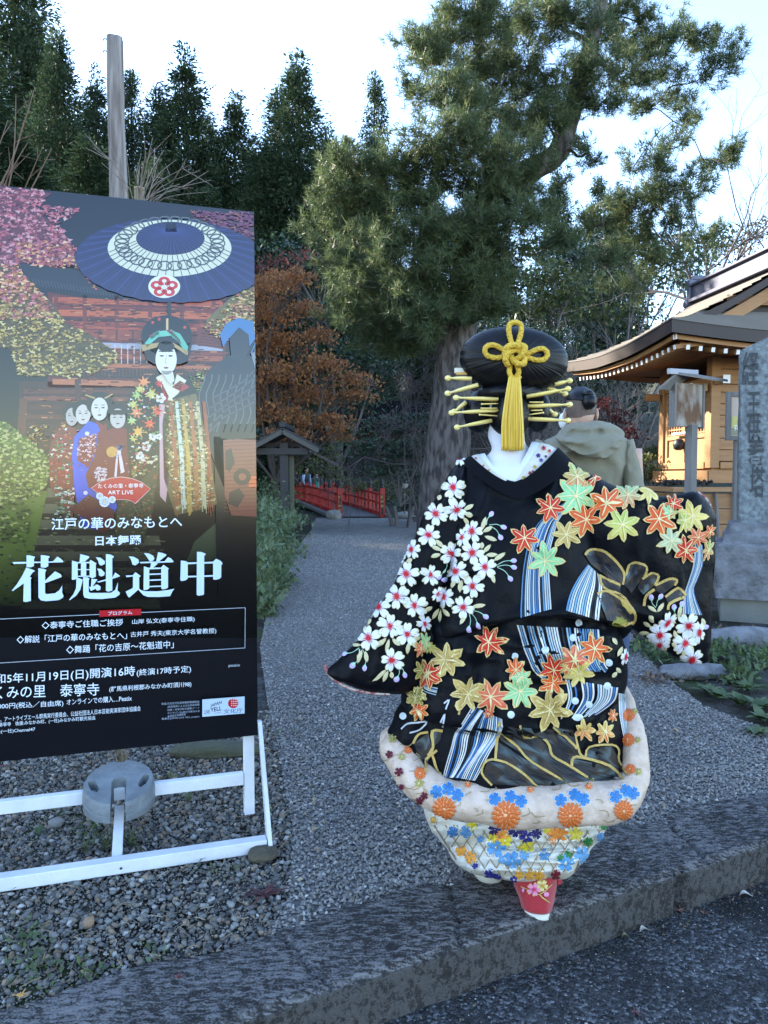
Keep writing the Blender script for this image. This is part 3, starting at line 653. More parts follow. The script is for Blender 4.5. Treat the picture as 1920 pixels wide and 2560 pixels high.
M_greyw = mat("wood_grey", (.20, .185, .175), .85, col2=(.11, .10, .095), vscale=6, stretch=(2, 2, .3), bump=.4, bscale=25)
M_iron = mat("black_iron", (.02, .02, .022), .45)

def shrine():
    al = math.radians(7); C0 = np.array([4.4, 10.0, 0]); u = np.array([math.cos(al), math.sin(al), 0]); v = np.array([-math.sin(al), math.cos(al), 0])
    Mx = (np.stack([u, v, (0, 0, 1.0)]), C0)           # local row vectors (u,v,z) -> world
    def W(a, b, z): return C0 + u * a + v * b + np.array([0, 0, z])
    Ml = (np.stack([u, v, np.array([0, 0, 1.0])]).T, C0)
    root = thing("shrine_hall", "small new timber shrine hall with curved hip-and-gable sheet roof and lattice doors", "shrine", C0)
    ZF, ZT = 1.46, 2.96; UW, VW = 2.2, 1.42
    def bx(name, m, items, bevel=.004):
        mb = MB()
        for c, s in items: mb.box(c, s, M=Ml)
        return mb.build(name, m, root, bevel)
    # posts
    for a, b in ((.06, .06), (.06, VW - .06), (UW - .06, .06), (UW - .06, VW - .06)):
        bx("post", M_wood, [((a, b, (ZF + ZT) / 2), (.13, .13, ZT - ZF))])
    # side wall boards facing the path
    nb = 9; hgt = (ZT - ZF - .1) / nb
    bx("wall", M_woodh, [((UW / 2, .075 + .003 * (i % 2), ZF + .09 + hgt * (i + .5)), (UW - .26, .04, hgt - .006)) for i in range(nb)] +
       [((UW / 2, VW - .07, (ZF + ZT) / 2), (UW - .26, .04, ZT - ZF)), ((UW - .07, VW / 2, (ZF + ZT) / 2), (.04, VW - .26, ZT - ZF))], .006)
    bx("floor", M_woodh, [((UW / 2, VW / 2, ZF - .03), (UW - .1, VW - .1, .05))])
    bx("sill_beam", M_wood, [((UW / 2, .03, ZF + .035), (UW - .28, .09, .09)), ((.03, VW / 2, ZF + .035), (.09, VW - .28, .09)), ((UW / 2, -.02, ZF - .12), (UW + .1, .10, .17)), ((-.02, VW / 2, ZF - .12), (.10, VW + .1, .17))])
    bx("tie_beam", M_wood, [((UW / 2, .04, ZT - .32), (UW - .28, .07, .1)), ((.04, VW / 2, ZT - .32), (.07, VW - .28, .10)), ((-.16, .06, ZT - .42), (.22, .09, .10)), ((.06, -.14, ZT - .34), (.09, .20, .10)), ((-.16, VW - .06, ZT - .42), (.22, .09, .10))])
    for it in (((-.273, .06, ZT - .42), (.006, .10, .11)), ((.06, -.243, ZT - .34), (.10, .006, .11))): bx("beam_end", M_white, [it], 0)
    # doors on the left facade
    for k, b0 in enumerate((.14, VW / 2 + .01)):
        w_ = VW / 2 - .15; mid = b0 + w_ / 2
        d = bx("door", M_wood, [((.05, b0 + .03, ZF + .6), (.05, .06, 1.04)), ((.05, b0 + w_ - .03, ZF + .6), (.05, .06, 1.04)), ((.05, mid, ZF + .12), (.05, w_ - .12, .08)), ((.05, mid, ZF + .45), (.05, w_ - .12, .06)), ((.05, mid, ZF + 1.09), (.05, w_ - .12, .06)), ((.06, mid, ZF + .285), (.02, w_ - .12, .27))])
        mb = MB()
        for j in range(6): mb.box((.045, b0 + .06 + (w_ - .12) * (j + .5) / 6, ZF + .77), (.02, .018, .58), M=Ml)
        for j in range(9): mb.box((.04, mid, ZF + .50 + .56 * j / 8), (.014, w_ - .12, .02), M=Ml)
        mb.build("lattice", M_wood, d)
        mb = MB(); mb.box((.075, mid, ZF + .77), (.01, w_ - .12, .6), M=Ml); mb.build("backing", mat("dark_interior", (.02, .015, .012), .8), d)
    mb = MB(); mb.tube([W(-.05, .52, ZF + .50), W(-.05, VW - .5, ZF + .50)], .02, 8, sm=True); mb.build("door_bar", M_white, root)
    mb = MB(); mb.lathe(W(-.06, .72, ZF + .26), [(.03, 0), (.07, .02), (.085, .09), (.06, .15), (.02, .17)], 14); mb.build("bell", M_iron, root)
    # base below the floor: boarded wall with ribs
    zz = ZF - .28
    bx("veranda_edge", M_woodh, [((1.2, -.55, zz), (4.1, .12, .06)), ((-.75, 1.0, zz), (.12, 3.0, .06))])
    bx("base_wall", M_woodh, [((1.2, -.5, zz - .15 - .2 * i), (4.0, .05, .19)) for i in range(7)] + [((-.7, 1.0, zz - .15 - .2 * i), (.05, 3.0, .19)) for i in range(7)] , .006)
    for a in (-.62, -.45, -.25, -.0, .55): 
        mb = MB(); mb.tube(crom([W(a, -.56, zz - .04), W(a + .03, -.575, zz - .5), W(a + .10, -.57, zz - 1.2)], 8), .022, 6); mb.build("rib", M_greyw, root)
    # ---- roof: curved slopes, stepped in courses
    E0, E1, F0, F1 = -1.12, 2.74, -1.0, 2.42; ZE, ZR = 3.10, 4.12; UR = (E0 + E1) / 2
    half = (E1 - E0) / 2
    def zs(d): t = np.clip(d / half, 0, 1); return ZE + (ZR - ZE) * (.8 * t + .2 * t ** 2)
    def sweep(a, b):
        ca = np.clip(1 - np.minimum(a - E0, E1 - a) / 1.3, 0, 1); cb = np.clip(1 - np.minimum(b - F0, F1 - b) / 1.3, 0, 1)
        return .11 * (ca * cb) ** 1.3 + .05 * np.maximum(ca, cb) ** 0 * 0
    nC = 15
    def strips(mb, dmax, zf, pt, along):          # courses along an eave
        ds = np.linspace(0, dmax, nC + 1)
        for i in range(nC):
            for (da, db, lift) in ((ds[i], ds[i + 1] + .01, 1),):
                row = []
                for d, l in ((da, .022), (db, .004)):
                    row.append([pt(d, t) + np.array([0, 0, l]) for t in along])
                lo = [q - np.array([0, 0, .02]) for q in row[0]]
                mb.grid(np.array([lo, row[0], row[1]]), 0, False)
    ts = np.linspace(0, 1, 24)
    rf = MB(); GD = .85                            # gable plane inset
    for side in (0, 1):
        def pt(d, t):
            a = E0 + d if side == 0 else E1 - d
            ins = min(d, GD) ; b = (F0 + ins) + t * ((F1 - ins) - (F0 + ins)); b = b if d < GD else (F0 + GD - .22 * min(1, (d - GD) / .1)) + t * (F1 - F0 - 2 * GD + .44 * min(1, (d - GD) / .1))
            return W(a, b, zs(np.array(d)) + sweep(a, b))
        strips(rf, half, zs, pt, ts)
    for side in (0, 1):
        def pt(d, t):
            b = F0 + d if side == 0 else F1 - d; a = (E0 + d) + t * (E1 - E0 - 2 * d)
            return W(a, b, zs(np.array(d)) + sweep(a, b))
        strips(rf, GD + .05, zs, pt, ts)
    ro = rf.build("roof", M_copper, root)
    # fascia under the eave edge
    def eave(off, z0, z1, m, name, inset=0):
        mb = MB(); loop = []
        for (a0, b0), (a1, b1) in zip(((E0, F0), (E1, F0), (E1, F1), (E0, F1)), ((E1, F0), (E1, F1), (E0, F1), (E0, F0))):
            for t in np.linspace(0, 1, 20, endpoint=False):
                a, b = a0 + (a1 - a0) * t, b0 + (b1 - b0) * t; z = ZE + sweep(a, b)
                ca, cb = (E0 + E1) / 2, (F0 + F1) / 2; a_ = ca + (a - ca) * (1 - off / half); b_ = cb + (b - cb) * (1 - off / (F1 - cb))
                loop.append((a_, b_, z))
        o = [[W(a, b, z + z1) for a, b, z in loop], [W(a, b, z + z0) for a, b, z in loop]]
        inn = [W((E0 + E1) / 2 + (a - (E0 + E1) / 2) * .9, (F0 + F1) / 2 + (b - (F0 + F1) / 2) * .88, z + z0 + .05) for a, b, z in loop]
        mb.grid(np.array(o + [inn]), 0, False, wrap=True, flip=True); return mb.build(name, m, root)
    eave(.01, -.15, .0, M_woodd, "eave_fascia"); eave(.09, -.21, -.152, M_wood, "eave_board")
    # soffit
    mb = MB(); mb.box((UR, (F0 + F1) / 2, ZE - .12), (E1 - E0 - .5, F1 - F0 - .5, .03), M=Ml); mb.build("soffit", M_wood, root)
    # rafters with white painted ends
    def rafter(a, b): 
        mb = MB(); a = np.array(a); b = np.array(b); d = (b - a) / np.linalg.norm(b - a); mb.beam(a, b, .042, .052); mb.beam(b, b + d * .006, .046, .056, 1); mb.build("rafter", [M_wood, M_white], root)
    for i in range(22):
        b = F0 + .22 + (F1 - F0 - .44) * i / 21; z = ZE - .25 + sweep(E0, b) * .8; rafter(W(.1, b, z + .16), W(E0 + .16, b, z))
    for i in range(21):
        a = E0 + .3 + (E1 - E0 - .6) * i / 20; z = ZE - .25 + sweep(a, F0) * .8; rafter(W(a, .1, z + .16), W(a, F0 + .16, z))
    z = ZE - .22 + .12; rafter(W(.1, .1, z + .1), W(E0 + .1, F0 + .1, z + .02))
    # gable: wall, barge boards
    gb = F0 + GD; zg = float(zs(np.array(GD)))
    for sgn, b in ((1, gb + .03), (-1, F1 - GD - .03)):
        mb = MB(); L = [(d, zs(np.array(d))) for d in np.linspace(GD, half, 12)]
        pts = [W(E0 + d, b, z - .04) for d, z in L] + [W(E1 - d, b, z - .04) for d, z in L[::-1]]; mb.poly(pts if sgn > 0 else pts[::-1]); mb.build("gable_wall", M_woodd, root)
        for sd in (0, 1):
            for mname, mm, wd, dz, out in (("barge_board", M_woodd, .10, -.03, .25), ("gable_beam", M_wood, .17, -.17, .19)):
                mb = MB(); rows = []
                for d in np.linspace(GD - .42, half, 14):
                    a = E0 + d if sd == 0 else E1 - d; zt = float(zs(np.array(max(d, .2)))) + dz; bb = b - sgn * out
                    rows.append([W(a, bb, zt), W(a, bb, zt - wd), W(a, bb + sgn * .06, zt - wd), W(a, bb + sgn * .06, zt)])
                mb.grid(np.array(rows), 0, False, wrap=True); mb.build(mname, mm, root)
        mb = MB(); mb.box((UR, b - sgn * .05, zg + .16), (1.5, .08, .12), M=Ml); mb.box((UR, b - sgn * .05, zg + .42), (.14, .08, .5), M=Ml); mb.build("gable_strut", M_wood, root)
        mb = MB(); mb.lathe(W(UR, b - sgn * .3, ZR - .42), [(.02, 0), (.09, .05), (.12, .14), (.07, .22), (.02, .26)], 12); mb.build("gable_pendant", M_wood, root)
    # ridge
    mb = MB(); mb.box((UR, (F0 + F1) / 2, ZR + .09), (.26, F1 - F0 - 2 * GD + .35, .26), M=Ml); mb.box((UR, (F0 + F1) / 2, ZR + .235), (.36, F1 - F0 - 2 * GD + .5, .035), M=Ml); mb.box((UR, (F0 + F1) / 2, ZR - .02), (.40, F1 - F0 - 2 * GD + .38, .05), M=Ml); mb.build("ridge", M_ridge, root, .006)
    for b in (F0 + GD - .25, F1 - GD + .25):
        mb = MB(); mb.box((UR, b, ZR + .14), (.34, .09, .40), M=Ml); mb.box((UR, b, ZR + .36), (.22, .10, .08), M=Ml); mb.tube([W(UR - .22, b, ZR - .05), W(UR + .22, b, ZR - .05)], .07, 10); mb.build("ridge_end", M_ridge, root, .02)
    return root
shrine()
# cones / charcoal heap on the veranda
tag(pebbles("pine_cone_heap", np.stack([4.4 + rng.uniform(-.75, -.2, 260), 10 + rng.uniform(-.6, -.05, 260), 1.24 + .05 * rng.random(260)], 1), rng.uniform(.03, .06, 260), mat("cone_dark", (.03, .025, .022), .8), True, True), kind='stuff')

def text_mesh(s, offset=0.0, spacing=1.0):
    cu = bpy.data.curves.new("lettering", 'FONT'); cu.body = s; cu.resolution_u = 3; cu.offset = offset; cu.space_character = spacing
    o = bpy.data.objects.new("lettering", cu); COL.objects.link(o); bpy.context.view_layer.update()
    dg = bpy.context.evaluated_depsgraph_get(); me = bpy.data.meshes.new_from_object(o.evaluated_get(dg))
    V = np.array([v.co[:] for v in me.vertices]); F = [tuple(p.vertices) for p in me.polygons]
    bpy.data.objects.remove(o); bpy.data.curves.remove(cu); bpy.data.meshes.remove(me)
    if len(V): V[:, :2] -= V[:, :2].min(0)
    return V, F

# ---- notice board with its own little roof
def notice():
    root = thing("notice_board", "weathered roofed wooden notice board on a post in front of the shrine", "notice board", P(1737, 1300, 7.0) * [1, 1, 0])
    M_plank = mat("wood_plank_old", (.36, .33, .29), .85, col2=(.16, .085, .045), vscale=6, stretch=(1, 1, .5), vstr=1, bump=.3, bscale=30, sharp=.15)
    c = P(1737, 1100, 7.02); mb = MB(); zq = P(1690, 1060, 6.95)[2]; mb.box((c[0] - .02, c[1] + .03, zq / 2), (.08, .08, zq), rz=.5); mb.build("post", M_greyw, root, .004)
    A, B = P(1690, 978, 6.95), P(1757, 955, 7.12); zt, zb = A[2], A[2] - .325
    d = (B - A) * [1, 1, 0]; d /= np.linalg.norm(d); n = np.array([d[1], -d[0], 0]); Wd = np.linalg.norm((B - A)[:2])
    q = lambda s, z, o: np.array([A[0], A[1], 0]) + d * s + n * o + np.array([0, 0, z])
    mb = MB(); mb.hexa([q(0, zb, -.045), q(Wd, zb, -.045), q(Wd, zb, 0), q(0, zb, 0), q(0, zt + .08, -.045), q(Wd, zt + .08, -.045), q(Wd, zt + .08, 0), q(0, zt + .08, 0)]); mb.build("board", M_plank, root, .003)
    for s0 in (-.012, Wd + .012):
        mb = MB(); mb.hexa([q(s0 - .012, zb - .01, -.06), q(s0 + .012, zb - .01, -.06), q(s0 + .012, zb - .01, .012), q(s0 - .012, zb - .01, .012), q(s0 - .012, zt + .09, -.06), q(s0 + .012, zt + .09, -.06), q(s0 + .012, zt + .09, .012), q(s0 - .012, zt + .09, .012)]); mb.build("frame", M_greyw, root, .002)
    # faded columns of writing
    mb = MB(); R = np.random.default_rng(4)
    for i in range(11):
        s = .03 + (Wd - .06) * i / 10; zz = zt - .03
        while zz > zb + .05 + .06 * R.random():
            h = R.uniform(.008, .014)
            for _ in range(3):
                a0 = s + R.uniform(-.006, .003); z0 = zz - R.uniform(0, h); mb.add([q(a0, z0, .003), q(a0 + R.uniform(.003, .007), z0, .003), q(a0 + R.uniform(.003, .007), z0 - R.uniform(.001, .003), .003), q(a0, z0 - .0015, .003)], [(0, 1, 2, 3)])
            zz -= h + .004
    mb.build("writing", mat("ink_faded", (.05, .04, .035), .8), root)
    apex_n, apex_f = P(1692, 936, 6.85), P(1742, 940, 7.25); L = P(1647, 974, 6.75); Rr = P(1788, 952, 7.0)
    back = apex_f - apex_n; back = back / np.linalg.norm(back) * .38
    for e in (L, Rr):
        mb = MB(); f = np.array([apex_n, e, e + back, apex_n + back]); mb.prism(f, (0, 0, .022)); mb.build("roof", M_greyw, root)
    mb = MB(); mb.beam(P(1672, 928, 6.75), P(1742, 932, 7.2), .035, .05); mb.build("ridge", mat("wood_grey_pale", (.4, .4, .43), .8), root, .003)
notice()

def framed_notice():
    Y = 8.3; b = P(1846, 1300, Y) * [1, 1, 0]
    root = thing("framed_notice", "grey wood-framed picture notice on a post, half hidden by the stone tower", "notice board", b)
    mb = MB(); c = P(1846, 1100, Y); mb.box((c[0] + .02, Y + .06, 1.05), (.075, .06, 2.1)); mb.build("post", M_greyw, root, .004)
    x0, x1 = P(1815, 1040, Y)[0], P(1905, 1040, Y)[0]; z1, z0 = P(1815, 980, Y)[2], P(1815, 1101, Y)[2]
    mb = MB(); w_ = .05
    mb.box((x0 + w_ / 2, Y, (z0 + z1) / 2), (w_, .05, z1 - z0)); mb.box((x1 - w_ / 2, Y, (z0 + z1) / 2), (w_, .05, z1 - z0))
    mb.box(((x0 + x1) / 2, Y + .002, z1 - w_ / 2), (x1 - x0 - 2 * w_, .045, w_)); mb.box(((x0 + x1) / 2, Y + .002, z0 + w_ / 2), (x1 - x0 - 2 * w_, .045, w_)); mb.build("frame", M_greyw, root, .003)
    mb = MB(); mb.box(((x0 + x1) / 2, Y + .01, (z0 + z1) / 2), (x1 - x0 - 2 * w_, .02, z1 - z0 - 2 * w_), m=0)
    xm = x0 + w_; ww = x1 - x0 - 2 * w_; zz0 = z0 + w_
    mb.add([(xm + .01, Y - .003, zz0 + .09), (xm + ww * .6, Y - .003, zz0 + .10), (xm + ww * .5, Y - .003, zz0 + .2), (xm + .02, Y - .003, zz0 + .22)], [(0, 1, 2, 3)], 1)
    mb.add([(xm + .005, Y - .004, zz0 + .01), (xm + ww * .9, Y - .004, zz0 + .01), (xm + ww * .9, Y - .004, zz0 + .06), (xm + .005, Y - .004, zz0 + .09)], [(0, 1, 2, 3)], 2)
    mb.build("picture", [mat("print_rose", (.45, .33, .27), .4), mat("print_yellow", (.5, .45, .12), .4), mat("print_moss", (.2, .2, .12), .4)], root)
    V, F = text_mesh("花", .01); V = V / V[:, 1].max() * .065
    mb = MB(); mb.add(np.stack([xm + .04 + V[:, 0], np.full(len(V), Y - .006), zz0 + .06 + V[:, 1]], 1), F); mb.build("lettering", M_white, root)
framed_notice()

# ---- inscribed stone tower
M_stone = mat("stone_stele", (.12, .13, .145), .9, col2=(.28, .33, .34), vscale=24, vstr=.7, bump=.9, bscale=30, detail=10, sharp=.3)
M_stone2 = mat("stone_base", (.20, .205, .225), .95, col2=(.10, .10, .105), vscale=9, vstr=.8, bump=1.0, bscale=30, detail=8, sharp=.25)
M_conc = mat("concrete", (.17, .175, .16), .9, col2=(.11, .115, .10), vscale=4, bump=.4, bscale=40)
def rough_block(mb, cx, cy, z0, z1, w0, d0, w1, d1, seed, amp=.012, rz=0, slope=0, nn=26):
    """a squared stone with worn irregular faces: top slope raises the right side"""
    V = []; n = nn
    per = [(-.5 + i / n, -.5) for i in range(n)] + [(.5, -.5 + i / n) for i in range(n)] + [(.5 - i / n, .5) for i in range(n)] + [(-.5, .5 - i / n) for i in range(n)]
    per = np.array(per); k = len(per); nz = max(6, int((z1 - z0) / .05)); A = []
    for i in range(nz + 1):
        t = i / nz; ww, dd = w0 + (w1 - w0) * t, d0 + (d1 - d0) * t
        x, y = per[:, 0] * ww, per[:, 1] * dd; z = z0 + (z1 - z0 + slope * per[:, 0] * t) * t
        A.append(np.stack([x, y, z], 1))
    for s_ in (.97, .6, .05): A.append(np.stack([A[nz][:, 0] * s_, A[nz][:, 1] * s_, z1 + slope * per[:, 0] * s_ + .008], 1))
    A = np.array(A); q = A.reshape(-1, 3); nn_ = q * [1, 1, 0]; nn_ = nn_ / np.maximum(np.linalg.norm(nn_, axis=1), 1e-6)[:, None]
    q = q + nn_ * (amp * fbm(q * 7 + seed, 3))[:, None]
    a, b = math.cos(rz), math.sin(rz); q = np.stack([q[:, 0] * a - q[:, 1] * b + cx, q[:, 0] * b + q[:, 1] * a + cy, q[:, 2]], 1)
    mb.grid(q.reshape(A.shape), 0, True, wrap=True)
def stele():
    Y = 7.0; root = thing("stone_tower", "tall lichen-spotted stone pillar with carved characters on a stepped base", "monument", (3.55, Y + .25, 0))
    rz = -.40; cx = 3.706; cy = 7.05; NP_ = np.array([math.sin(rz), -math.cos(rz), 0.0]); FC = np.array([cx, cy, 0]) + NP_ * .18
    def onface(px, py): d = ray(px, py); return CAMP + d * (((FC - CAMP) @ NP_) / (d @ NP_)) + NP_ * .007
    EX = np.array([math.cos(rz), math.sin(rz), 0.0])
    zt = P(1845, 866, Y)[2]; zb = P(1857, 1308, Y)[2]
    mb = MB(); rough_block(mb, cx, cy, zb - .01, zt + .11, .60, .36, .63, .34, 3, .006, rz, slope=.30); mb.build("pillar", M_stone, root)
    mb = MB(); rough_block(mb, cx, cy, zb - .10, zb, .80, .56, .74, .5, 8, .012, rz); rough_block(mb, cx, cy, zb - .19, zb - .10, .86, .64, .84, .6, 12, .012, rz); mb.build("step_stone", M_stone2, root)
    z2 = P(1794, 1490, Y)[2]; mb = MB(); rough_block(mb, cx, cy, z2, zb - .19, .98, .78, 1.0, .8, 15, .016, rz, nn=34); mb.build("base_stone", M_stone2, root)
    mb = MB(); mb.box((cx, cy + .02, z2 / 2 - .02), (.88, .7, z2 + .04), rz=rz); mb.build("foundation", M_conc, root, .01)
    mb = MB(); y = 880; chars = "経王供養塔"
    a, b = math.cos(rz), math.sin(rz)
    pxy = [(1876, 920, 84), (1884, 1010, 60), (1884, 1070, 70), (1889, 1134, 86), (1893, 1205, 76)]
    for ch, (px, py, h) in zip(chars, pxy):
        V, F = text_mesh(ch, .012); c = V[:, :2].max(0) / 2; sc = h / PF * Y / V[:, 1].max()
        o = onface(px, py); x = (V[:, 0] - c[0]) * sc * .43; z = (V[:, 1] - c[1]) * sc
        mb.add(o + x[:, None] * EX + z[:, None] * np.array([0, 0, 1.0]), F)
    # square bracket carved above
    def st(p0, p1, w_):
        p0 = onface(*p0); p1 = onface(*p1); q = p1 - p0; n = np.cross(q, NP_); n = n / np.linalg.norm(n) * w_ / 2; mb.add([p0 + n, p1 + n, p1 - n, p0 - n], [(0, 1, 2, 3)])
    st((1860, 916), (1896, 910), .014); st((1861, 914), (1856, 942), .014)
    mb.build("inscription", mat("carved_shadow", (.062, .067, .073), .95), root)  # letters lie flat on the face; shade of the carving is their dark colour
stele()
def rock(name, label, cat, px, Y, w_, h_, seed, m, group=None, dy=None, zc=None):
    R = np.random.default_rng(seed); c = G(*px) if Y is None else P(px[0], px[1], Y) * [1, 1, 0]; mb = MB()
    def fn(V): return V * (1 + .16 * fbm(V * 1.6 + seed, 3))[:, None]
    mb.ell(c + np.array([0, 0, h_ * .35]), (w_ / 2, (dy or w_) / 2, h_ * .65), 0, 28, 16, fn=fn); o = mb.build(name, m); tag(o, label, cat, group); return o
M_rock = mat("rock_grey", (.26, .255, .24), .9, col2=(.16, .155, .15), vscale=5, bump=.6, bscale=20)
rock("boulder", "rounded grey boulder at the foot of the bridge's gate-side post", "rock", (835, 1297), None, .5, .28, 1, M_rock)
rock("boulder", "flat pale boulder at the far edge of the path, right of the bridge", "rock", (1015, 1296), None, .58, .22, 2, M_rock)
rock("boulder", "small low boulder half hidden behind the woman's sleeve", "rock", (1050, 1297), None, .5, .1, 3, M_rock)
rock("edging_stone", "long rough edging stone under the tip of the raised sleeve", "stone", (1730, 1690), None, .5, .09, 5, M_stone2, dy=.16)
rock("edging_stone", "squared kerb stone in front of the stone pillar's foundation", "stone", (1860, 1610), None, 1.0, .13, 6, M_stone2, dy=.22)
rock("edging_stone", "flat mossy slab on the gravel under the banner's near lower corner", "stone", (540, 1885), None, .45, .06, 7, mat("rock_moss", (.09, .095, .06), .95, col2=(.05, .05, .045), vscale=10, bump=.6), dy=.14)
rock("field_stone", "brownish stone beside the banner's foot bracket", "stone", (655, 2142), None, .11, .035, 9, mat("rock_brown", (.09, .075, .05), .9, col2=(.05, .045, .035), vscale=14, bump=.5))
rock("field_stone", "large grey pebble between the two white rails", "stone", (140, 2062), None, .06, .025, 10, M_rock)
rock("field_stone", "tan pebble on the gravel between the front rail and the kerb", "stone", (222, 2315), None, .034, .03, 11, mat("rock_tan", (.25, .17, .11), .8, bump=.2))

# ---- bridge
def bridge():
    M_red = mat("vermilion_paint", (.42, .03, .022), .5, col2=(.33, .022, .018), vscale=4)
    nl, nr = P(849, 1292, 24.3) * [1, 1, 0], P(955, 1292, 24.3) * [1, 1, 0]; d = np.array([-2.24, 7.7, 0]); d /= np.linalg.norm(d); Ln = 9.0
    root = thing("red_bridge", "small arched vermilion bridge with railings and black-capped posts", "bridge", (nl + nr) / 2)
    def arch(t): return .20 * math.sin(math.pi * min(t, 1) * .62)
    mb = MB(); rows = []
    for t in np.linspace(0, 1, 16):
        c = d * Ln * t; z = arch(t) + .02; rows.append([nl + c + [-.15, 0, z - .12], nl + c + [-.15, 0, z], nr + c + [.15, 0, z], nr + c + [.15, 0, z - .12]])
    mb.grid(np.array(rows), 0, False, wrap=True); mb.build("deck", mat("deck_concrete", (.15, .15, .145), .85, col2=(.10, .10, .10), vscale=3), root)
    for base in (nl, nr):
        N = 6
        for i in range(N + 1):
            t = i / N; p = base + d * Ln * t; z = arch(t); big = i == 0; w_ = .16 if big else .12; h_ = .95 if big else .88
            mb = MB(); mb.box((p[0], p[1], z + h_ / 2 - .05), (w_, w_, h_ + .1), rz=.28); po = mb.build("post", M_red, root, .006)
            mb = MB(); mb.lathe((p[0], p[1], z + h_), [(.07, 0), (.085, .03), (.06, .06), (.085, .10), (.08, .17), (.045, .22), (.05, .25), (.02, .31), (.004, .33)] if True else [], 12); mb.build("finial", M_iron, po)
            if big:
                mb = MB(); mb.box((p[0] + .0, p[1] - .085, z + .42), (.10, .01, .66)); mb.build("name_plate", M_iron, po)
                V, F = text_mesh("橋", .01)
                for k in range(4 if base is nl else 3):
                    V, F = text_mesh(("たくみ橋" if base is nl else "匠の橋")[k], .01); sc = .085 / max(V[:, 1].max(), .3); mb2 = MB() if k == 0 else mb2
                    mb2.add(np.stack([p[0] - .04 + V[:, 0] * sc, np.full(len(V), p[1] - .095), z + .62 - k * .145 + V[:, 1] * sc], 1), F)
                mb2.build("lettering", mat("gilt_paint", (.6, .45, .15), .5), po)
        for (hh, th, tw) in ((.74, .075, .07), (.45, .06, .05), (.10, .12, .06)):
            mb = MB()
            for i in range(N):
                t0, t1 = i / N, (i + 1) / N; q0 = base + d * (Ln * t0 + .05) + [0, 0, arch(t0) + hh]; q1 = base + d * (Ln * t1 - .05) + [0, 0, arch(t1) + hh]; mb.beam(q0, q1, tw, th)
            mb.build("rail", M_red, root)
        for i in range(N):
            for k in (1 / 3, 2 / 3):
                t = (i + k) / N; p = base + d * Ln * t; z = arch(t)
                mb = MB(); mb.box((p[0], p[1], z + .43), (.07, .05, .60), rz=.28); mb.build("baluster", M_red, root)
    # kerb walls each side of the approach
    for base, s in ((nl, -1), (nr, 1)):
        mb = MB(); q = base + np.array([.24 * s, 0, 0]); mb.beam(q + [0, -.2, .03], q + d * Ln + [0, 0, .4], .16, .1); mb.build("side_wall", mat("deck_concrete", (.26, .26, .25)), root)
bridge()

# ---- roofed gate / kiosk
def gate():
    M_dk = mat("timber_dark", (.05, .046, .045), .8, col2=(.03, .028, .028), vscale=5, stretch=(1, 1, .3), bump=.3)
    M_rt = mat("gate_shingle", (.04, .04, .046), .7, col2=(.025, .025, .03), vscale=8, bump=.5)
    Y = 18.0; c = P(708, 1215, Y) * [1, 1, 0]; root = thing("roofed_gate", "small dark timber gate with a gabled shingle roof before the bridge", "gate", c)
    ap = P(711, 1075, Y); er = P(800, 1124, Y); el = ap - (er - ap) * [1, 1, -1]
    for dx in (0,):
        mb = MB(); mb.box((c[0] + .04, Y, 1.0), (.20, .20, 2.3)); mb.build("post", M_dk, root, .006)
    mb = MB(); mb.box((c[0] - 1.3, Y + .9, 1.0), (.2, .2, 2.2)); mb.build("post", M_dk, root, .006)
    mb = MB(); mb.box((c[0] + .19, Y + .15, .9), (.12, .1, 1.9)); mb.build("side_plank", mat("timber_olive", (.13, .13, .085), .8), root, .004)
    for e in (er, el):
        mb = MB(); f = np.array([ap + [0, -.35, 0], e + [0, -.35, 0], e + [0, 1.5, 0], ap + [0, 1.5, 0]]); mb.prism(f, (0, 0, .05)); mb.build("roof", M_rt, root, .004)
        mb = MB(); mb.beam(ap + [0, -.36, -.06], e + [0, -.36, -.05], .05, .10); mb.build("barge_board", mat("timber_mid", (.09, .085, .075), .8), root)
    mb = MB(); mb.beam(ap + [0, -.42, .10], ap + [0, 1.55, .10], .16, .12); mb.build("ridge", M_rt, root, .02)
    z = P(711, 1126, Y)[2]; mb = MB(); mb.beam((c[0] - .75, Y - .12, z - .03), (c[0] + .62, Y - .12, z - .03), .10, .15); mb.beam((c[0] - .75, Y + .12, z + .14), (c[0] + .75, Y + .12, z + .14), .1, .1); mb.build("beam", M_dk, root, .004)
gate()

def house():
    M_w = mat("wall_slate", (.028, .027, .03), .9, col2=(.02, .02, .022), vscale=3, stretch=(.4, .4, 9))
    Y = 37; x0, x1 = P(868, 1200, Y)[0], P(1330, 1200, Y)[0]; zr = P(1200, 1075, Y)[2]
    root = thing("dark_house", "dark slate-walled house glimpsed in the trees beyond the bridge", "house", ((x0 + x1) / 2, Y, 0))
    mb = MB(); mb.box(((x0 + x1) / 2, Y + 3, zr / 2), (x1 - x0, 6, zr)); mb.build("wall", M_w, root)
    mb = MB(); e = [(x0 - .8, Y - .9, zr - .1), (x1 + .8, Y - .9, zr - .1), (x1 + .8, Y + 3, zr + 1.6), (x0 - .8, Y + 3, zr + 1.6)]; mb.prism(e, (0, 0, .15)); e2 = [(x0 - .8, Y + 6.9, zr - .1), (x0 - .8, Y + 3, zr + 1.6), (x1 + .8, Y + 3, zr + 1.6), (x1 + .8, Y + 6.9, zr - .1)]; mb.prism(e2, (0, 0, .15)); mb.build("roof", mat("tile_dark", (.008, .008, .009), .95, spec=.03), root)
    mb = MB(); mb.box((x0 + .9, Y - .02, 1.5), (.12, .1, 3.0)); mb.build("drain_pipe", M_iron, root)
house()

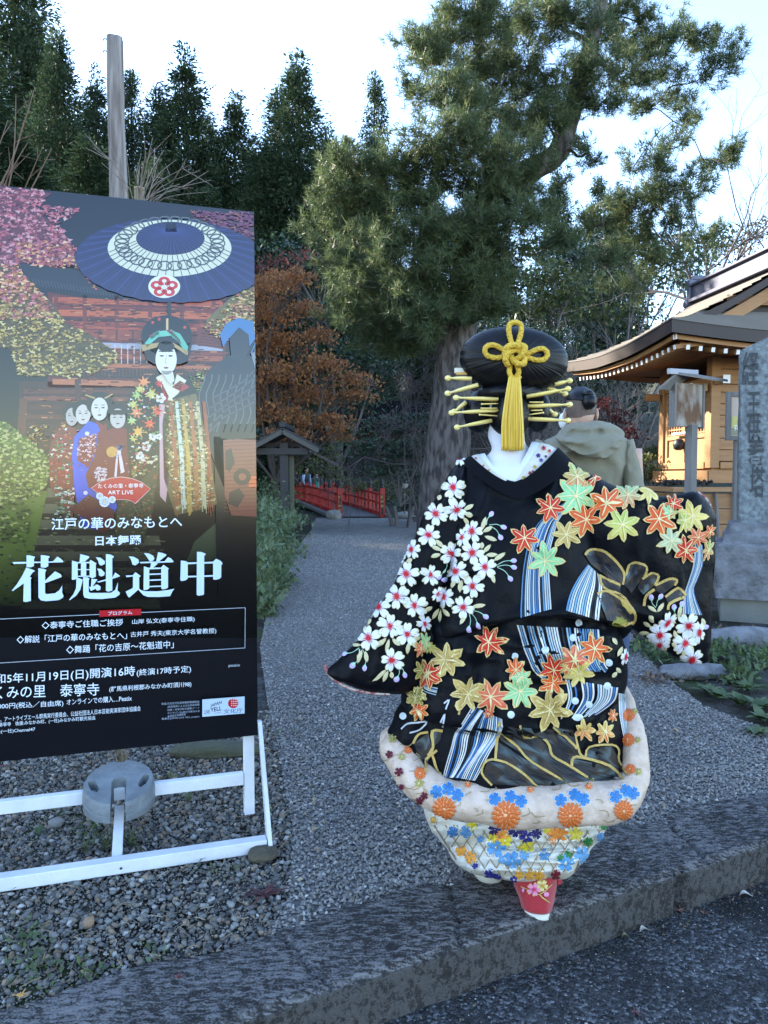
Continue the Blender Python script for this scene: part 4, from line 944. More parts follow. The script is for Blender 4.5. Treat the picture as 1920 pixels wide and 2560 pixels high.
# ---- old wooden pole and stump behind the banner
def pole():
    Y = 5.3; b = P(318, 1100, Y) * [1, 1, 0]; t = P(287, 96, Y); w_ = 27 / PF * Y
    root = thing("wooden_pole", "tall bare weathered wooden pole rising behind the banner", "pole", b)
    P0 = crom([b - [0, 0, .2], b * .66 + t * .34, b * .3 + t * .7, t], 40); mb = MB(); mb.tube(P0, np.linspace(w_ * 1.12, w_ * .72, 40), 26); v = mb.v[0]; ax = np.repeat(P0, 26, 0); dr = (v - ax) / np.linalg.norm(v - ax, axis=1)[:, None]
    mb.v[0] = v + dr * (.012 * fbm(v * np.array([28, 28, 1.2]), 3))[:, None]; mb.build("shaft", M_pole, root)
    for y in (100, 130):
        p = P(272, y, Y - .02); mb = MB(); mb.tube(crom([p, p + [-.03, -.01, .004], p + [-.035, -.01, -.01]], 5), .004, 5); mb.build("hook", M_iron, root)
pole()
def stump():
    Y = 4.9; b = P(358, 1100, Y) * [1, 1, 0]; z = P(358, 474, Y)[2]
    root = thing("bamboo_post", "cut brown bamboo end peeping over the banner's top edge", "post", b)
    mb = MB(); mb.tube([b - [0, 0, .1], (b[0], b[1], z * .6), (b[0], b[1], z)], [.03, .031, .033], 14); mb.build("stem", mat("bamboo_brown", (.2, .14, .06), .5, col2=(.1, .07, .03), vscale=9), root)
    mb = MB(); mb.lathe((b[0], b[1], z + .001), [(.034, 0), (.034, .008), (.02, .009)], 14); mb.build("cut_end", mat("bamboo_pale", (.5, .38, .22), .7), root)
stump()
# ================================================================== banner board
BO = np.array([P(645, 1838, 2.85)[0], 2.85, 0.0]); BD = np.array([-.955, -.297, 0.0]); BD /= np.linalg.norm(BD); BN = np.array([.297, -.955, 0.0]); BN /= np.linalg.norm(BN)
BW = 1.02; BZ1 = P(650, 530, 2.85)[2]; BZ0 = P(641, 1838, 2.85)[2]
def onboard(xy):
    d = rays(xy); t = ((BO - CAMP) @ BN) / (d @ BN); return CAMP + d * t[:, None]
z1 = lambda x, y: (x * .39783, 440 + y * .39783)
z2 = lambda x, y: (x * .39783, 1240 + y * .39783)
zA = lambda x, y: (20 + x * .1748, 1370 + y * .1748)
zB = lambda x, y: (300 + x * .16275, 1370 + y * .16275)
class Print:
    def __init__(s): s.v = []; s.f = []; s.c = []; s.n = 0; s.lay = 0
    def fade(s, p):
        return np.clip((BZ_F1 - p[:, 2]) / (BZ_F1 - BZ_F0), 0, 1)
    def face(s, xy, col, F=None, dim=True, z=None):
        p = onboard(np.array(xy, float)); k = len(p)
        uu = np.clip((p - BO) @ BD, 0.0, BW); base = BO + BD * uu[:, None]; p = np.stack([base[:, 0], base[:, 1], np.clip(p[:, 2], BZ0, BZ1)], 1)
        s.v.append(p + BN * (.0006 + .00022 * (s.lay if z is None else z))); s.f += [tuple(i + s.n for i in f) for f in (F or [tuple(range(k))])]; s.n += k
        c = np.array([C4(q) for q in col])[:, :3] if isinstance(col, list) else np.tile(np.array(C4(col))[:3], (k, 1))
        if dim:
            f = np.clip((p[:, 2] - BF0) / (BF1 - BF0), 0.0, 1)[:, None]; c = c * (.06 + .94 * f)
        s.c.append(c)
    def p1(s, pts, col, **k): s.face([z1(*q) for q in pts], col, **k)
    def ell(s, cx, cy, rx, ry, col, n=28, tr=z1, **k): s.face([tr(cx + rx * math.cos(a), cy + ry * math.sin(a)) for a in np.linspace(0, 2 * math.pi, n, endpoint=False)], col, **k)
    def ring(s, cx, cy, rx, ry, qx, qy, icx, icy, col, n=40):
        a = np.linspace(0, 2 * math.pi, n, endpoint=False); xy = [z1(cx + rx * math.cos(t), cy + ry * math.sin(t)) for t in a] + [z1(icx + qx * math.cos(t), icy + qy * math.sin(t)) for t in a]
        s.face(xy, col, F=[(i, (i + 1) % n, n + (i + 1) % n, n + i) for i in range(n)])
    def line(s, pts, w_, col, tr=z1, **k):
        pts = [np.array(tr(*q)) for q in pts]; 
        for a, b in zip(pts[:-1], pts[1:]):
            d = b - a; n = np.array([-d[1], d[0]]) / (np.linalg.norm(d) + 1e-9) * w_ * .39783 / 2; s.face([a + n, b + n, b - n, a - n], col, **k)
    def scatter(s, poly, n, size, cols, R, aspect=.6, tr=z1):
        n = int(n * 1.9); size = size * .82
        poly = np.array(poly, float); lo, hi = poly.min(0), poly.max(0); i = 0
        while i < n:
            q = R.uniform(lo, hi); c = False; m = len(poly)
            for a in range(m):
                x1, y1 = poly[a]; x2, y2 = poly[(a + 1) % m]
                if (y1 > q[1]) != (y2 > q[1]) and q[0] < (x2 - x1) * (q[1] - y1) / (y2 - y1) + x1: c = not c
            i += 1
            if not c: continue
            r = size * R.uniform(.5, 1.2); a0 = R.uniform(0, 6.28); pts = []
            for t in range(6):
                rr = r * (1 if t % 2 == 0 else .45); an = a0 + t * math.pi / 3; pts.append(tr(q[0] + rr * math.cos(an), q[1] + rr * aspect * math.sin(an)))
            s.face(pts, cols[R.integers(len(cols))], z=s.lay + R.integers(0, 4))
        s.lay += 4
    def build(s, name, m, parent):
        V = np.concatenate(s.v) - wloc(parent); me = bpy.data.meshes.new(name); me.from_pydata(V.tolist(), [], s.f)
        at = me.color_attributes.new("ink", 'FLOAT_COLOR', 'POINT'); c = np.concatenate(s.c); at.data.foreach_set("color", np.concatenate([c, np.ones((len(c), 1))], 1).astype(np.float32).ravel())
        me.update(); return link(name, me, m, parent)
BF1, BF0 = P(300, 1190, 2.7)[2], P(300, 1440, 2.7)[2]
def ink_mat(name):
    m = bpy.data.materials.new(name); m.use_nodes = True; N = m.node_tree.nodes; L = m.node_tree.links; b = N["Principled BSDF"]
    a = N.new("ShaderNodeAttribute"); a.attribute_name = "ink"; L.new(a.outputs["Color"], b.inputs["Base Color"]); b.inputs["Roughness"].default_value = .8; b.inputs["Specular IOR Level"].default_value = 0
    b.inputs["Coat IOR"].default_value = 1.75; b.inputs["Coat Weight"].default_value = .62; b.inputs["Coat Roughness"].default_value = .12
    return m
M_ink = ink_mat("printed_ink")

def banner():
    root = thing("banner_board", "tall printed poster board for a dance event on a white wooden stand", "signboard", (BO[0] + BD[0] * .5, BO[1] + BD[1] * .5, 0))
    q = lambda s, o, z: BO + BD * s + BN * o + np.array([0, 0, z])
    hexa = lambda s0, s1, o0, o1, za, zb: [q(s0, o0, za), q(s1, o0, za), q(s1, o1, za), q(s0, o1, za), q(s0, o0, zb), q(s1, o0, zb), q(s1, o1, zb), q(s0, o1, zb)]
    mb = MB(); mb.hexa(hexa(0, BW, -.022, 0, BZ0, BZ1)); mb.build("panel", mat("panel_black", (.004, .0045, .008), .4, coat=.3, spec=.1), root, .0015)
    M_wp = mat("white_wood_paint", (.74, .76, .80), .6, col2=(.55, .57, .62), vscale=9, stretch=(1, 1, 1), vstr=.6, bump=.15, bscale=40)
    for s0 in (.012, BW - .052):
        mb = MB(); mb.hexa(hexa(s0, s0 + .04, -.062, -.024, .012, 1.9)); mb.build("post", M_wp, root, .003)
    fr = G(675, 2131); fo = float((fr - BO) @ BN)
    for s0 in (-.012, BW - .003):        # triangular side brackets: foot plank + sloping strut
        mb = MB(); A = [q(s0, -.024, .42), q(s0, .0, .42), q(s0, fo + .01, .03), q(s0, fo + .01, .0), q(s0, fo - .05, .0), q(s0, -.024, .33)]
        A2 = [q(s0, .005, .40), q(s0, .03, .40), q(s0, fo + .012, .035), q(s0, fo + .012, .0), q(s0, fo - .035, .0)]
        mb.prism(A2, BD * .015); mb.build("strut", M_wp, root, .002)
    mb = MB(); mb.hexa(hexa(.006, BW - .006, fo - .045, fo, .002, .047)); mb.build("front_rail", M_wp, root, .003)
    mb = MB(); mb.hexa(hexa(.054, BW - .054, -.055, -.022, .135, .182)); mb.build("back_rail", M_wp, root, .003)
    a = q(.515, fo - .046, .03); b = q(.515, -.02, .11); mb = MB(); mb.beam(a, b, .034, .022); mb.build("center_bar", M_wp, root, .003)
    mb = MB(); s_ = q(.50, fo + .0015, .024); mb.tube([s_, s_ + BN * .003], .004, 8); mb.build("screw", M_iron, root)
    # ------------------------------------------------ printed picture
    R = np.random.default_rng(9); p = Print()
    # sky of the picture
    p.p1([(-200, -10), (1660, 220), (1660, 620), (-200, 560)], '#10121f'); p.p1([(-200, 540), (1660, 600), (1660, 2900), (-200, 2900)], '#181410')
    p.lay = 1
    # temple gate: storeys of red timber
    p.p1([(300, 700), (1420, 760), (1420, 1330), (300, 1330)], '#5a2018')
    p.p1([(120, 1290), (920, 1300), (920, 1720), (120, 1720)], '#3c1a13')
    p.lay = 2
    for i, (y0, y1, c) in enumerate([(760, 800, '#a84a28'), (812, 830, '#7a2c1e'), (838, 878, '#b4562c'), (890, 905, '#3a1612'), (910, 935, '#8c3420'), (940, 955, '#a84428'), (1040, 1075, '#9c9aa8'), (1085, 1100, '#7c3020'), (1108, 1140, '#98452a'), (1150, 1165, '#30120e'), (1172, 1195, '#b0603a'), (1205, 1260, '#2e1a16'), (1275, 1310, '#b0643e')]):
        p.p1([(330, y0), (1400, y0 + 25), (1400, y1 + 25), (330, y1)], c)
    for y0, c in ((1340, '#5c2a1e'), (1385, '#74382a'), (1440, '#4a2018'), (1500, '#5e2c20'), (1560, '#44201a')): p.p1([(150, y0), (880, y0 + 6), (880, y0 + 32), (150, y0 + 26)], c)
    p.lay = 3
    for x in (340, 520, 720, 930, 1130, 1330): p.p1([(x, 750), (x + 26, 752), (x + 26, 960), (x, 958)], '#6e2a1c')
    for x in (530, 640, 740, 840, 930): p.p1([(x, 965), (x + 88, 970), (x + 88, 1036), (x, 1032)], '#8a3a22')
    for x in range(350, 1400, 22): p.p1([(x, 1208), (x + 8, 1208), (x + 8, 1255), (x, 1255)], '#5a3226')
    for x in range(440, 930, 40): p.p1([(x, 1060), (x + 6, 1060), (x + 6, 1180), (x, 1180)], '#c8b8b0')
    p.p1([(125, 1400), (175, 1400), (160, 1640), (105, 1640)], '#5e3020'); p.p1([(470, 1240), (510, 1240), (510, 1700), (470, 1700)], '#4a1e16')
    p.p1([(100, 545), (340, 570), (520, 600), (660, 690), (1000, 780), (760, 760), (480, 730), (220, 680)], '#20222c')
    p.p1([(220, 680), (520, 735), (1000, 785), (1000, 800), (520, 765), (250, 720)], '#14161e')
    p.lay = 4
    for k in range(40): x = 180 + k * 20; p.line([(x, 640 + k * 3.2), (x + 14, 690 + k * 2.7)], 5, '#3a3c46')
    p.p1([(1240, 960), (1330, 915), (1420, 1010), (1410, 1090), (1230, 1060)], '#6e2a20'); p.lay = 5
    for k in range(7): p.line([(1240 + k * 8, 1060 - k * 18), (1400, 1075 - k * 16)], 5, '#3c1814')
    # stone stair and path
    p.lay = 2
    p.p1([(-200, 1990), (300, 1980), (240, 2240), (150, 2700), (-200, 2700)], '#6a7a34')
    for i, y in enumerate(range(1960, 2760, 100)):
        p.p1([(300 - i * 22, y), (1000, y), (1010, y + 60), (290 - i * 22, y + 60)], '#6e6a50'); p.p1([(290 - i * 22, y + 60), (1010, y + 60), (1010, y + 100), (280 - i * 22, y + 100)], '#2c281e')
    p.p1([(1220, 2300), (1380, 2160), (1420, 2480), (1150, 2480)], '#5a6244'); p.lay = 4
    p.lay = 5
    TMP = ['#8a4028', '#5a2418', '#b06838', '#2c120e', '#c07848', '#6c2c1e', '#3c1a14']
    for (x0, y0, x1, y1, n_) in ((320, 760, 1420, 960, 260), (320, 960, 1420, 1320, 330), (130, 1320, 900, 1700, 220)):
        for _ in range(n_):
            x, y = R.uniform(x0, x1), R.uniform(y0, y1); L, h = R.uniform(10, 60), R.uniform(2, 8); p.p1([(x, y), (x + L, y + 1), (x + L, y + h), (x, y + h)], TMP[R.integers(7)])
    for _ in range(420):
        x, y = R.uniform(-150, 1000), R.uniform(1980, 2700); L, h = R.uniform(8, 50), R.uniform(3, 12); p.p1([(x, y), (x + L * .5, y - h * .6), (x + L, y), (x + L * .6, y + h)], ['#8c8860', '#5c5c3c', '#3c3a28', '#a8a478', '#74784c', '#2c2a20'][R.integers(6)])
    p.lay = 6
    # maples
    RED = ['#b8606c', '#a04a58', '#c4808a', '#84404e', '#b0646c', '#6a3040', '#c89698', '#4c2430']; ORG = ['#c88858', '#b06a4a', '#dca878', '#a05444', '#8c5a3a', '#e0b488']
    YEL = ['#c8a850', '#c4ac68', '#a08440', '#d0bc80', '#544620', '#8c7838', '#a88448', '#6c5c30']; GRN = ['#949c48', '#7c8c3c', '#b4b468', '#647434', '#b8ac70', '#4c5c2c', '#3c4824']
    p.p1([(-200, 0), (330, 110), (200, 190), (440, 400), (480, 560), (100, 545), (-200, 560)], '#5e2c38'); p.p1([(-200, 545), (100, 555), (180, 650), (330, 800), (420, 930), (560, 990), (740, 1120), (640, 1200), (440, 1240), (380, 1260), (130, 1240), (60, 1080), (-200, 1060)], '#54421e')
    p.p1([(-200, 1470), (60, 1560), (300, 1760), (320, 1870), (260, 2000), (-200, 2020)], '#5c6426'); p.p1([(1180, 230), (1660, 250), (1660, 520), (1400, 430)], '#3e2434'); p.p1([(1300, 900), (1500, 720), (1660, 700), (1660, 1000), (1400, 1020), (1290, 960)], '#6c5c2c')
    p.lay = 8
    p.scatter([(-200, 0), (340, 100), (250, 180), (540, 210), (380, 300), (440, 400), (500, 560), (-200, 560)], 900, 26, RED, R)
    p.scatter([(100, 400), (460, 420), (520, 560), (660, 690), (600, 720), (500, 590), (100, 560)], 260, 22, ORG + RED[:2], R)
    p.scatter([(-200, 560), (100, 555), (230, 700), (340, 830), (330, 900), (-200, 900)], 500, 24, ORG + RED[:3], R)
    p.scatter([(-200, 760), (330, 830), (430, 930), (560, 990), (790, 1150), (640, 1220), (440, 1280), (380, 1250), (130, 1260), (60, 1080), (-200, 1080)], 1000, 22, YEL, R)
    p.scatter([(-200, 1470), (60, 1560), (320, 1760), (320, 1870), (260, 2010), (-200, 2060)], 700, 24, GRN, R)
    p.scatter([(-200, 1900), (200, 1950), (180, 2300), (-200, 2300)], 200, 26, GRN[2:] + ['#5c6440', '#3c4430'], R)
    p.scatter([(1180, 220), (1660, 240), (1660, 560), (1560, 540), (1420, 360)], 380, 24, ['#6c3450', '#5a2c48', '#7c4058', '#84504c'], R)
    p.scatter([(1280, 960), (1500, 740), (1660, 690), (1660, 1010), (1400, 1040)], 380, 20, YEL + ORG[:3] + RED[1:2], R)
    p.scatter([(1190, 1260), (1290, 1210), (1260, 1380), (1200, 1340)], 50, 18, GRN, R); p.scatter([(180, 1580), (310, 1550), (260, 1660), (170, 1690)], 30, 18, YEL, R)
    # umbrella
    p.lay += 1; a = np.linspace(0, 2 * math.pi, 60, endpoint=False)
    rim = [z1(1075 + 600 * math.cos(t), 540 + 262 * math.sin(t) + 20 * math.cos(t) - (6 if i % 2 else 0)) for i, t in enumerate(a)]
    p.face(rim, '#1d2350'); p.lay += 1
    for k in range(60):
        t = 2 * math.pi * k / 60; c = (1078, 350)
        p.line([c, (1075 + 590 * math.cos(t), 540 + 256 * math.sin(t) + 20 * math.cos(t))], 4, '#39427e' if k % 2 else '#131736')
    p.lay += 1; p.ring(1065, 460, 388, 178, 215, 104, 1070, 398, '#c9c9b4'); p.lay += 1
    for k in range(30):
        t = 2 * math.pi * k / 30; cx, cy = 1066 + 302 * math.cos(t), 430 + 141 * math.sin(t)
        for rr in (46,): 
            b = np.linspace(0, 2 * math.pi, 15); p.line([(cx + rr * math.cos(u + t) * .95, cy + rr * .62 * math.sin(u + t)) for u in b], 9, '#555a5c')
    p.lay += 1; p.ell(1070, 398, 214, 102, '#1b2048'); p.lay += 1
    for k in range(44): t = 2 * math.pi * k / 44; p.line([(1078, 345), (1070 + 210 * math.cos(t), 398 + 99 * math.sin(t))], 3, '#333b72')
    for k in range(12, 34): t = math.pi * (k - 11) / 23; p.line([(1068 + 215 * math.cos(t), 400 + 104 * math.sin(t)), (1066 + 386 * math.cos(t), 462 + 176 * math.sin(t))], 4, '#26284a')
    p.p1([(1042, 300), (1105, 300), (1110, 358), (1038, 358)], '#12152c')
    p.lay += 1; p.ell(1032, 700, 100, 72, '#d6d3c8'); p.lay += 1
    for k in range(5):
        t = -math.pi / 2 + k * 2 * math.pi / 5; p.ell(1032 + 52 * math.cos(t), 703 + 38 * math.sin(t), 36, 27, '#c02a2c'); 
    p.lay += 1
    for k in range(5): t = -math.pi / 2 + k * 2 * math.pi / 5; p.ell(1032 + 52 * math.cos(t), 703 + 38 * math.sin(t), 14, 11, '#d6d3c8'); p.line([(1032, 703), (1032 + 34 * math.cos(t), 703 + 25 * math.sin(t))], 5, '#d6d3c8')
    p.lay += 1; p.p1([(1052, 785), (1076, 785), (1070, 935), (1048, 935)], '#1c1c24')
    # carriers in dark robes, lantern
    p.p1([(1240, 1370), (1330, 1200), (1440, 1130), (1660, 1140), (1660, 2000), (1400, 1950), (1300, 1680), (1245, 1560)], '#23262e'); p.p1([(1340, 1640), (1420, 1640), (1420, 2640), (1370, 2640)], '#15161c')
    p.lay += 1
    for k in range(9):
        x = 1280 + k * 44; pts = [(x + 14 * math.sin(j * 1.1) - j * 4, 1210 + 40 * j) for j in range(1, 11)]; p.line(pts, 7, '#5e6066')
    for k in range(5): p.line([(1290 + k * 10, 1640 - k * 60), (1400 + k * 30, 1520 - k * 55), (1640, 1420 - k * 50)], 7, '#52545c')
    p.p1([(1385, 1650), (1660, 1660), (1660, 1560), (1380, 1560)], '#17171d')
    p.p1([(1380, 1000), (1420, 930), (1500, 895), (1590, 920), (1630, 1030), (1560, 1080), (1560, 1000), (1500, 960), (1440, 1020), (1400, 1080)], '#3c6c9c'); p.p1([(1440, 1020), (1500, 955), (1560, 1000), (1565, 1090), (1520, 1180), (1450, 1150)], '#2b2c34')
    p.p1([(1570, 1120), (1600, 1050), (1660, 1020), (1660, 1060), (1600, 1110)], '#4a80a8'); p.p1([(1575, 1120), (1660, 1070), (1660, 1230), (1600, 1210)], '#7c7c80')
    p.p1([(1400, 1660), (1660, 1650), (1660, 2140), (1450, 2130), (1410, 2000)], '#8a4a3c'); p.lay += 1
    for y in range(1675, 2130, 24): p.line([(1405, y), (1660, y - 8)], 5, '#6c382e')
    p.p1([(1560, 1890), (1660, 1880), (1660, 1960), (1560, 1960)], '#d8633c'); p.lay += 1
    p.ell(1520, 1890, 55, 52, '#1e1c24'); p.p1([(1415, 1730), (1450, 1710), (1475, 1800), (1440, 1860), (1415, 1840)], '#1e1c24'); p.p1([(1440, 1990), (1500, 1960), (1535, 2010), (1490, 2080), (1430, 2060)], '#1e1c24'); p.lay += 1; p.ell(1520, 1890, 24, 22, '#8a4a3c')
    # attendants
    def head(cx, cy, rx, ry, skin, hair='#15131a', fringe=False, wide=1.35):
        p.lay += 1; p.ell(cx, cy - ry * .35, rx * wide, ry * 1.05, hair); 
        if fringe: p.p1([(cx - rx * 1.3, cy - ry * .4), (cx + rx * 1.3, cy - ry * .4), (cx + rx * 1.25, cy + ry * 1.25), (cx + rx * .7, cy + ry), (cx - rx * .7, cy + ry), (cx - rx * 1.25, cy + ry * 1.25)], hair)
        p.lay += 1; p.ell(cx, cy + ry * .1, rx * .92, ry, skin); p.lay += 1
        for sg in (-1, 1):
            p.ell(cx + sg * rx * .38, cy - ry * .02, rx * .2, ry * .055, '#201820', n=10); p.line([(cx + sg * rx * .2, cy - ry * .24), (cx + sg * rx * .58, cy - ry * .26)], max(2, ry * .05), '#2a2028')
        p.line([(cx, cy), (cx - rx * .06, cy + ry * .36)], max(2, ry * .05), '#a09690'); p.ell(cx, cy + ry * .62, rx * .22, ry * .07, '#6c2a34', n=10)
        if fringe: p.p1([(cx - rx * 1.0, cy - ry * .75), (cx + rx * 1.0, cy - ry * .75), (cx + rx * .9, cy - ry * .28), (cx - rx * .9, cy - ry * .28)], hair)
    p.lay += 1
    p.p1([(330, 1640), (400, 1560), (480, 1590), (520, 1700), (480, 1900), (460, 2150), (320, 1950), (310, 1750)], '#7c2a26'); p.lay += 1
    p.scatter([(330, 1640), (400, 1560), (480, 1590), (520, 1700), (480, 1900), (460, 2100), (320, 1900)], 130, 20, ['#b83a34', '#d8a858', '#3c7c4c', '#e0d8c8', '#24402c'], R)
    p.scatter([(350, 1960), (470, 1960), (460, 2250), (360, 2160)], 60, 22, ['#8ca088', '#2c2c28', '#c8ccb8'], R)
    head(455, 1510, 42, 56, '#b0a49c'); head(525, 1495, 50, 62, '#c4b8ae')
    p.lay += 1; p.p1([(470, 1640), (560, 1540), (640, 1570), (700, 1640), (690, 1900), (740, 2080), (650, 2230), (520, 2200), (470, 1960), (455, 1760)], '#3550c0'); p.lay += 1
    p.p1([(600, 1530), (650, 1570), (690, 1540), (670, 1610), (640, 1620)], '#7c2024')
    for c in ((550, 1620), (540, 1990), (590, 2080)): p.ell(*c, 14, 13, '#d8c8d0', n=10)
    head(628, 1460, 56, 72, '#cdc3ba', wide=1.5); p.lay += 1; p.line([(540, 1380), (600, 1400)], 10, '#b08c5c'); p.line([(710, 1375), (660, 1400)], 10, '#b08c5c')
    p.lay += 1; p.p1([(620, 1610), (690, 1560), (790, 1570), (840, 1660), (830, 1830), (800, 1960), (560, 1960), (540, 1880), (600, 1760)], '#74181c'); p.p1([(500, 1650), (610, 1620), (600, 1740), (560, 1830), (490, 1790)], '#7c181e'); p.p1([(450, 2090), (560, 2000), (720, 2100), (720, 2200), (640, 2240)], '#5c1a1c')
    p.lay += 1; p.scatter([(500, 1650), (610, 1620), (600, 1740), (560, 1800), (490, 1770)], 60, 14, ['#e0c8c8', '#d08c90'], R); p.scatter([(600, 1830), (670, 1830), (670, 1920), (600, 1920)], 50, 14, ['#e0d0d0', '#c8a0a8'], R)
    p.ell(705, 1735, 34, 34, '#c89040'); p.p1([(735, 1690), (780, 1700), (760, 1730), (785, 1860), (760, 1870), (745, 1740), (735, 1890), (720, 1890), (735, 1730)], '#d8c0c4'); p.p1([(735, 1690), (782, 1695), (775, 1725), (738, 1722)], '#282a5c')
    p.lay += 1; head(742, 1520, 52, 62, '#bdb0a6', fringe=True)
    # principal figure
    p.lay += 1; p.p1([(800, 1420), (860, 1330), (960, 1250), (1180, 1260), (1240, 1370), (1250, 1560), (1320, 1800), (1370, 2060), (1180, 2140), (1000, 2250), (720, 2240), (760, 2050), (820, 1900), (800, 1700)], '#14130f')
    p.lay += 1; p.p1([(1040, 1420), (1230, 1370), (1310, 1700), (1360, 2060), (1280, 2090), (1100, 2130), (1030, 1900), (1020, 1560)], '#6c5c34'); p.p1([(1000, 1440), (1080, 1430), (1060, 1600), (1060, 1900), (1040, 2050), (1005, 2010)], '#c89ca0')
    p.p1([(740, 2080), (820, 1980), (1000, 1800), (960, 2100), (900, 2300), (720, 2290)], '#3c3c26')
    p.p1([(980, 1270), (1040, 1240), (1090, 1320), (1110, 1250), (1170, 1290), (1120, 1370), (1060, 1420)], '#d8ccb0'); p.p1([(1010, 1290), (1060, 1390), (1050, 1420), (1030, 1420)], '#a82828'); p.p1([(1080, 1330), (1130, 1290), (1190, 1330), (1140, 1360)], '#a03030')
    p.lay += 1
    MAP = ['#d84c28', '#c83030', '#e0a040', '#a8c070', '#c8b860', '#e08850']
    for x, y, r in [(905, 1300, 44), (880, 1345, 36), (950, 1375, 44), (860, 1380, 36), (985, 1480, 44), (860, 1490, 46), (840, 1440, 36), (940, 1560, 42), (870, 1610, 44), (830, 1540, 34), (1000, 1310, 28), (840, 1650, 30)]:
        pts = []; c = MAP[R.integers(6)]
        for k in range(14): rr = r if k % 2 == 0 else r * .42; t = k * math.pi / 7 + r; pts.append(z1(x + rr * math.cos(t), y + rr * math.sin(t)))
        p.face(pts, c)
    for x, y, r in [(1010, 1400, 34), (920, 1700, 34), (960, 1640, 28), (880, 1760, 30), (1000, 1640, 22)]:
        for k in range(5): t = k * 1.2566; p.ell(x + r * .55 * math.cos(t), y + r * .55 * math.sin(t), r * .42, r * .42, '#dcd2c8', n=8)
    p.scatter([(1050, 1500), (1230, 1450), (1300, 1700), (1350, 2040), (1110, 2100), (1060, 1800)], 420, 20, ['#b89850', '#d8c080', '#8c7434', '#e0d4b0', '#4c4424', '#984830', '#c8a860'], R)
    p.scatter([(740, 2080), (1000, 1820), (960, 2100), (900, 2300), (720, 2290)], 100, 20, ['#5c5c3c', '#78704c', '#2c2c1c', '#983c2c'], R)
    p.scatter([(820, 1780), (1000, 1760), (960, 1860), (820, 1900)], 50, 18, ['#b83c2c', '#8c8440', '#d8c8a0'], R)
    for x, c in ((1100, '#a85c38'), (1140, '#c8ccb8'), (1180, '#c8a050'), (1225, '#b06a3c'), (1270, '#c8b890'), (1310, '#a05030')):
        for k in range(5): p.line([(x - 40 + 4 * k, 1420), (x - 10 + 5 * k, 1760), (x + 6 * k, 2080 + R.integers(-20, 60))], 5, c)
    p.scatter([(1030, 1420), (1230, 1380), (1310, 1700), (1350, 2060), (1110, 2100), (1040, 1800)], 260, 16, ['#e8d8a8', '#7c5c2c', '#b88c40', '#3c3018', '#a04838', '#c8a868', '#8c9060'], R)
    p.scatter([(800, 1420), (870, 1330), (1000, 1270), (1010, 1500), (960, 1800), (830, 1880)], 120, 16, ['#c03c28', '#d8a048', '#7c9858', '#e0d8cc', '#8c2820', '#0c0c0a'], R)
    p.scatter([(330, 1640), (480, 1590), (700, 1640), (830, 1700), (800, 1960), (560, 2200), (330, 1950)], 90, 10, ['#902428', '#5c1418', '#2c44a8', '#b8a0a0'], R)
    p.lay += 1; p.ell(1047, 1010, 158, 125, '#12101a'); p.p1([(890, 1060), (1205, 1060), (1180, 1170), (1130, 1190), (970, 1190), (920, 1160)], '#12101a'); p.lay += 1
    for pts, c in (([(910, 1060), (960, 1000), (1000, 980), (1000, 1015), (960, 1050), (925, 1085)], '#5cae98'), ([(990, 985), (1080, 975), (1090, 1010), (1000, 1020)], '#68b098'), ([(1080, 980), (1130, 1000), (1180, 1080), (1170, 1130), (1120, 1050), (1080, 1020)], '#58a890'), ([(940, 1010), (1000, 985), (990, 1010), (950, 1035)], '#b83c60'), ([(1040, 975), (1080, 980), (1130, 1040), (1140, 1070), (1090, 1020)], '#c04060')): p.p1(pts, c)
    p.p1([(890, 1070), (1000, 1055), (985, 1085), (895, 1110)], '#a88c58'); p.p1([(1085, 1055), (1180, 1110), (1175, 1135), (1090, 1080)], '#a88c58')
    for x, y in ((960, 930), (1000, 910), (1160, 960)): p.ell(x, y, 10, 10, '#c04030', n=8)
    p.line([(1050, 905), (1050, 980)], 14, '#c8a878'); p.lay += 1
    p.ell(1043, 1160, 66, 96, '#d9d4cc'); p.p1([(1010, 1230), (1085, 1230), (1095, 1290), (1075, 1320), (1050, 1290)], '#cfc9c0'); p.lay += 1
    p.ell(1043, 1080, 52, 34, '#14121a'); p.ell(1043, 1043, 42, 24, '#16141c')
    for sg in (-1, 1): p.ell(1043 + sg * 27, 1138, 14, 5, '#1c161c', n=10); p.line([(1043 + sg * 14, 1112), (1043 + sg * 46, 1108)], 6, '#241c22')
    p.line([(1046, 1130), (1036, 1180), (1050, 1185)], 4, '#a8a098'); p.ell(1043, 1212, 16, 6, '#8c3c44', n=12)
    # fan-shaped red label
    p.lay += 2; up = [(580 + 364 * t, 1965 - 130 * math.sin(math.pi * (.14 + .72 * t)) + 58) for t in np.linspace(0, 1, 13)]
    fan = [(580, 1960), (640, 1920), (700, 1900), (765, 1893), (830, 1902), (890, 1925), (944, 1965), (850, 2055), (830, 2040), (790, 2030), (740, 2030), (690, 2045)]
    k = 1.03; p.p1([(762 + (x - 762) * 1.02, 1970 + (y - 1970) * 1.05) for x, y in fan], '#d8b8b0', dim=False); p.lay += 1; p.p1(fan, '#b4202a', dim=False); p.lay += 1
    for cx, cy, r in ((630, 2010, 24), (660, 2045, 36), (708, 2032, 24)):
        for j in range(12): t = j * math.pi / 6; p.ell(cx + r * .6 * math.cos(t), cy + r * .6 * math.sin(t), r * .34, r * .34, '#e8eaf4', n=7, dim=False)
        p.lay += 1; p.ell(cx, cy, r * .26, r * .26, '#c8c090', n=10, dim=False)
    p.build("picture", M_ink, root)
    # ------------------------------------------------ lettering
    t = Print(); t.lay = p.lay + 3; WH = '#e4eefb'
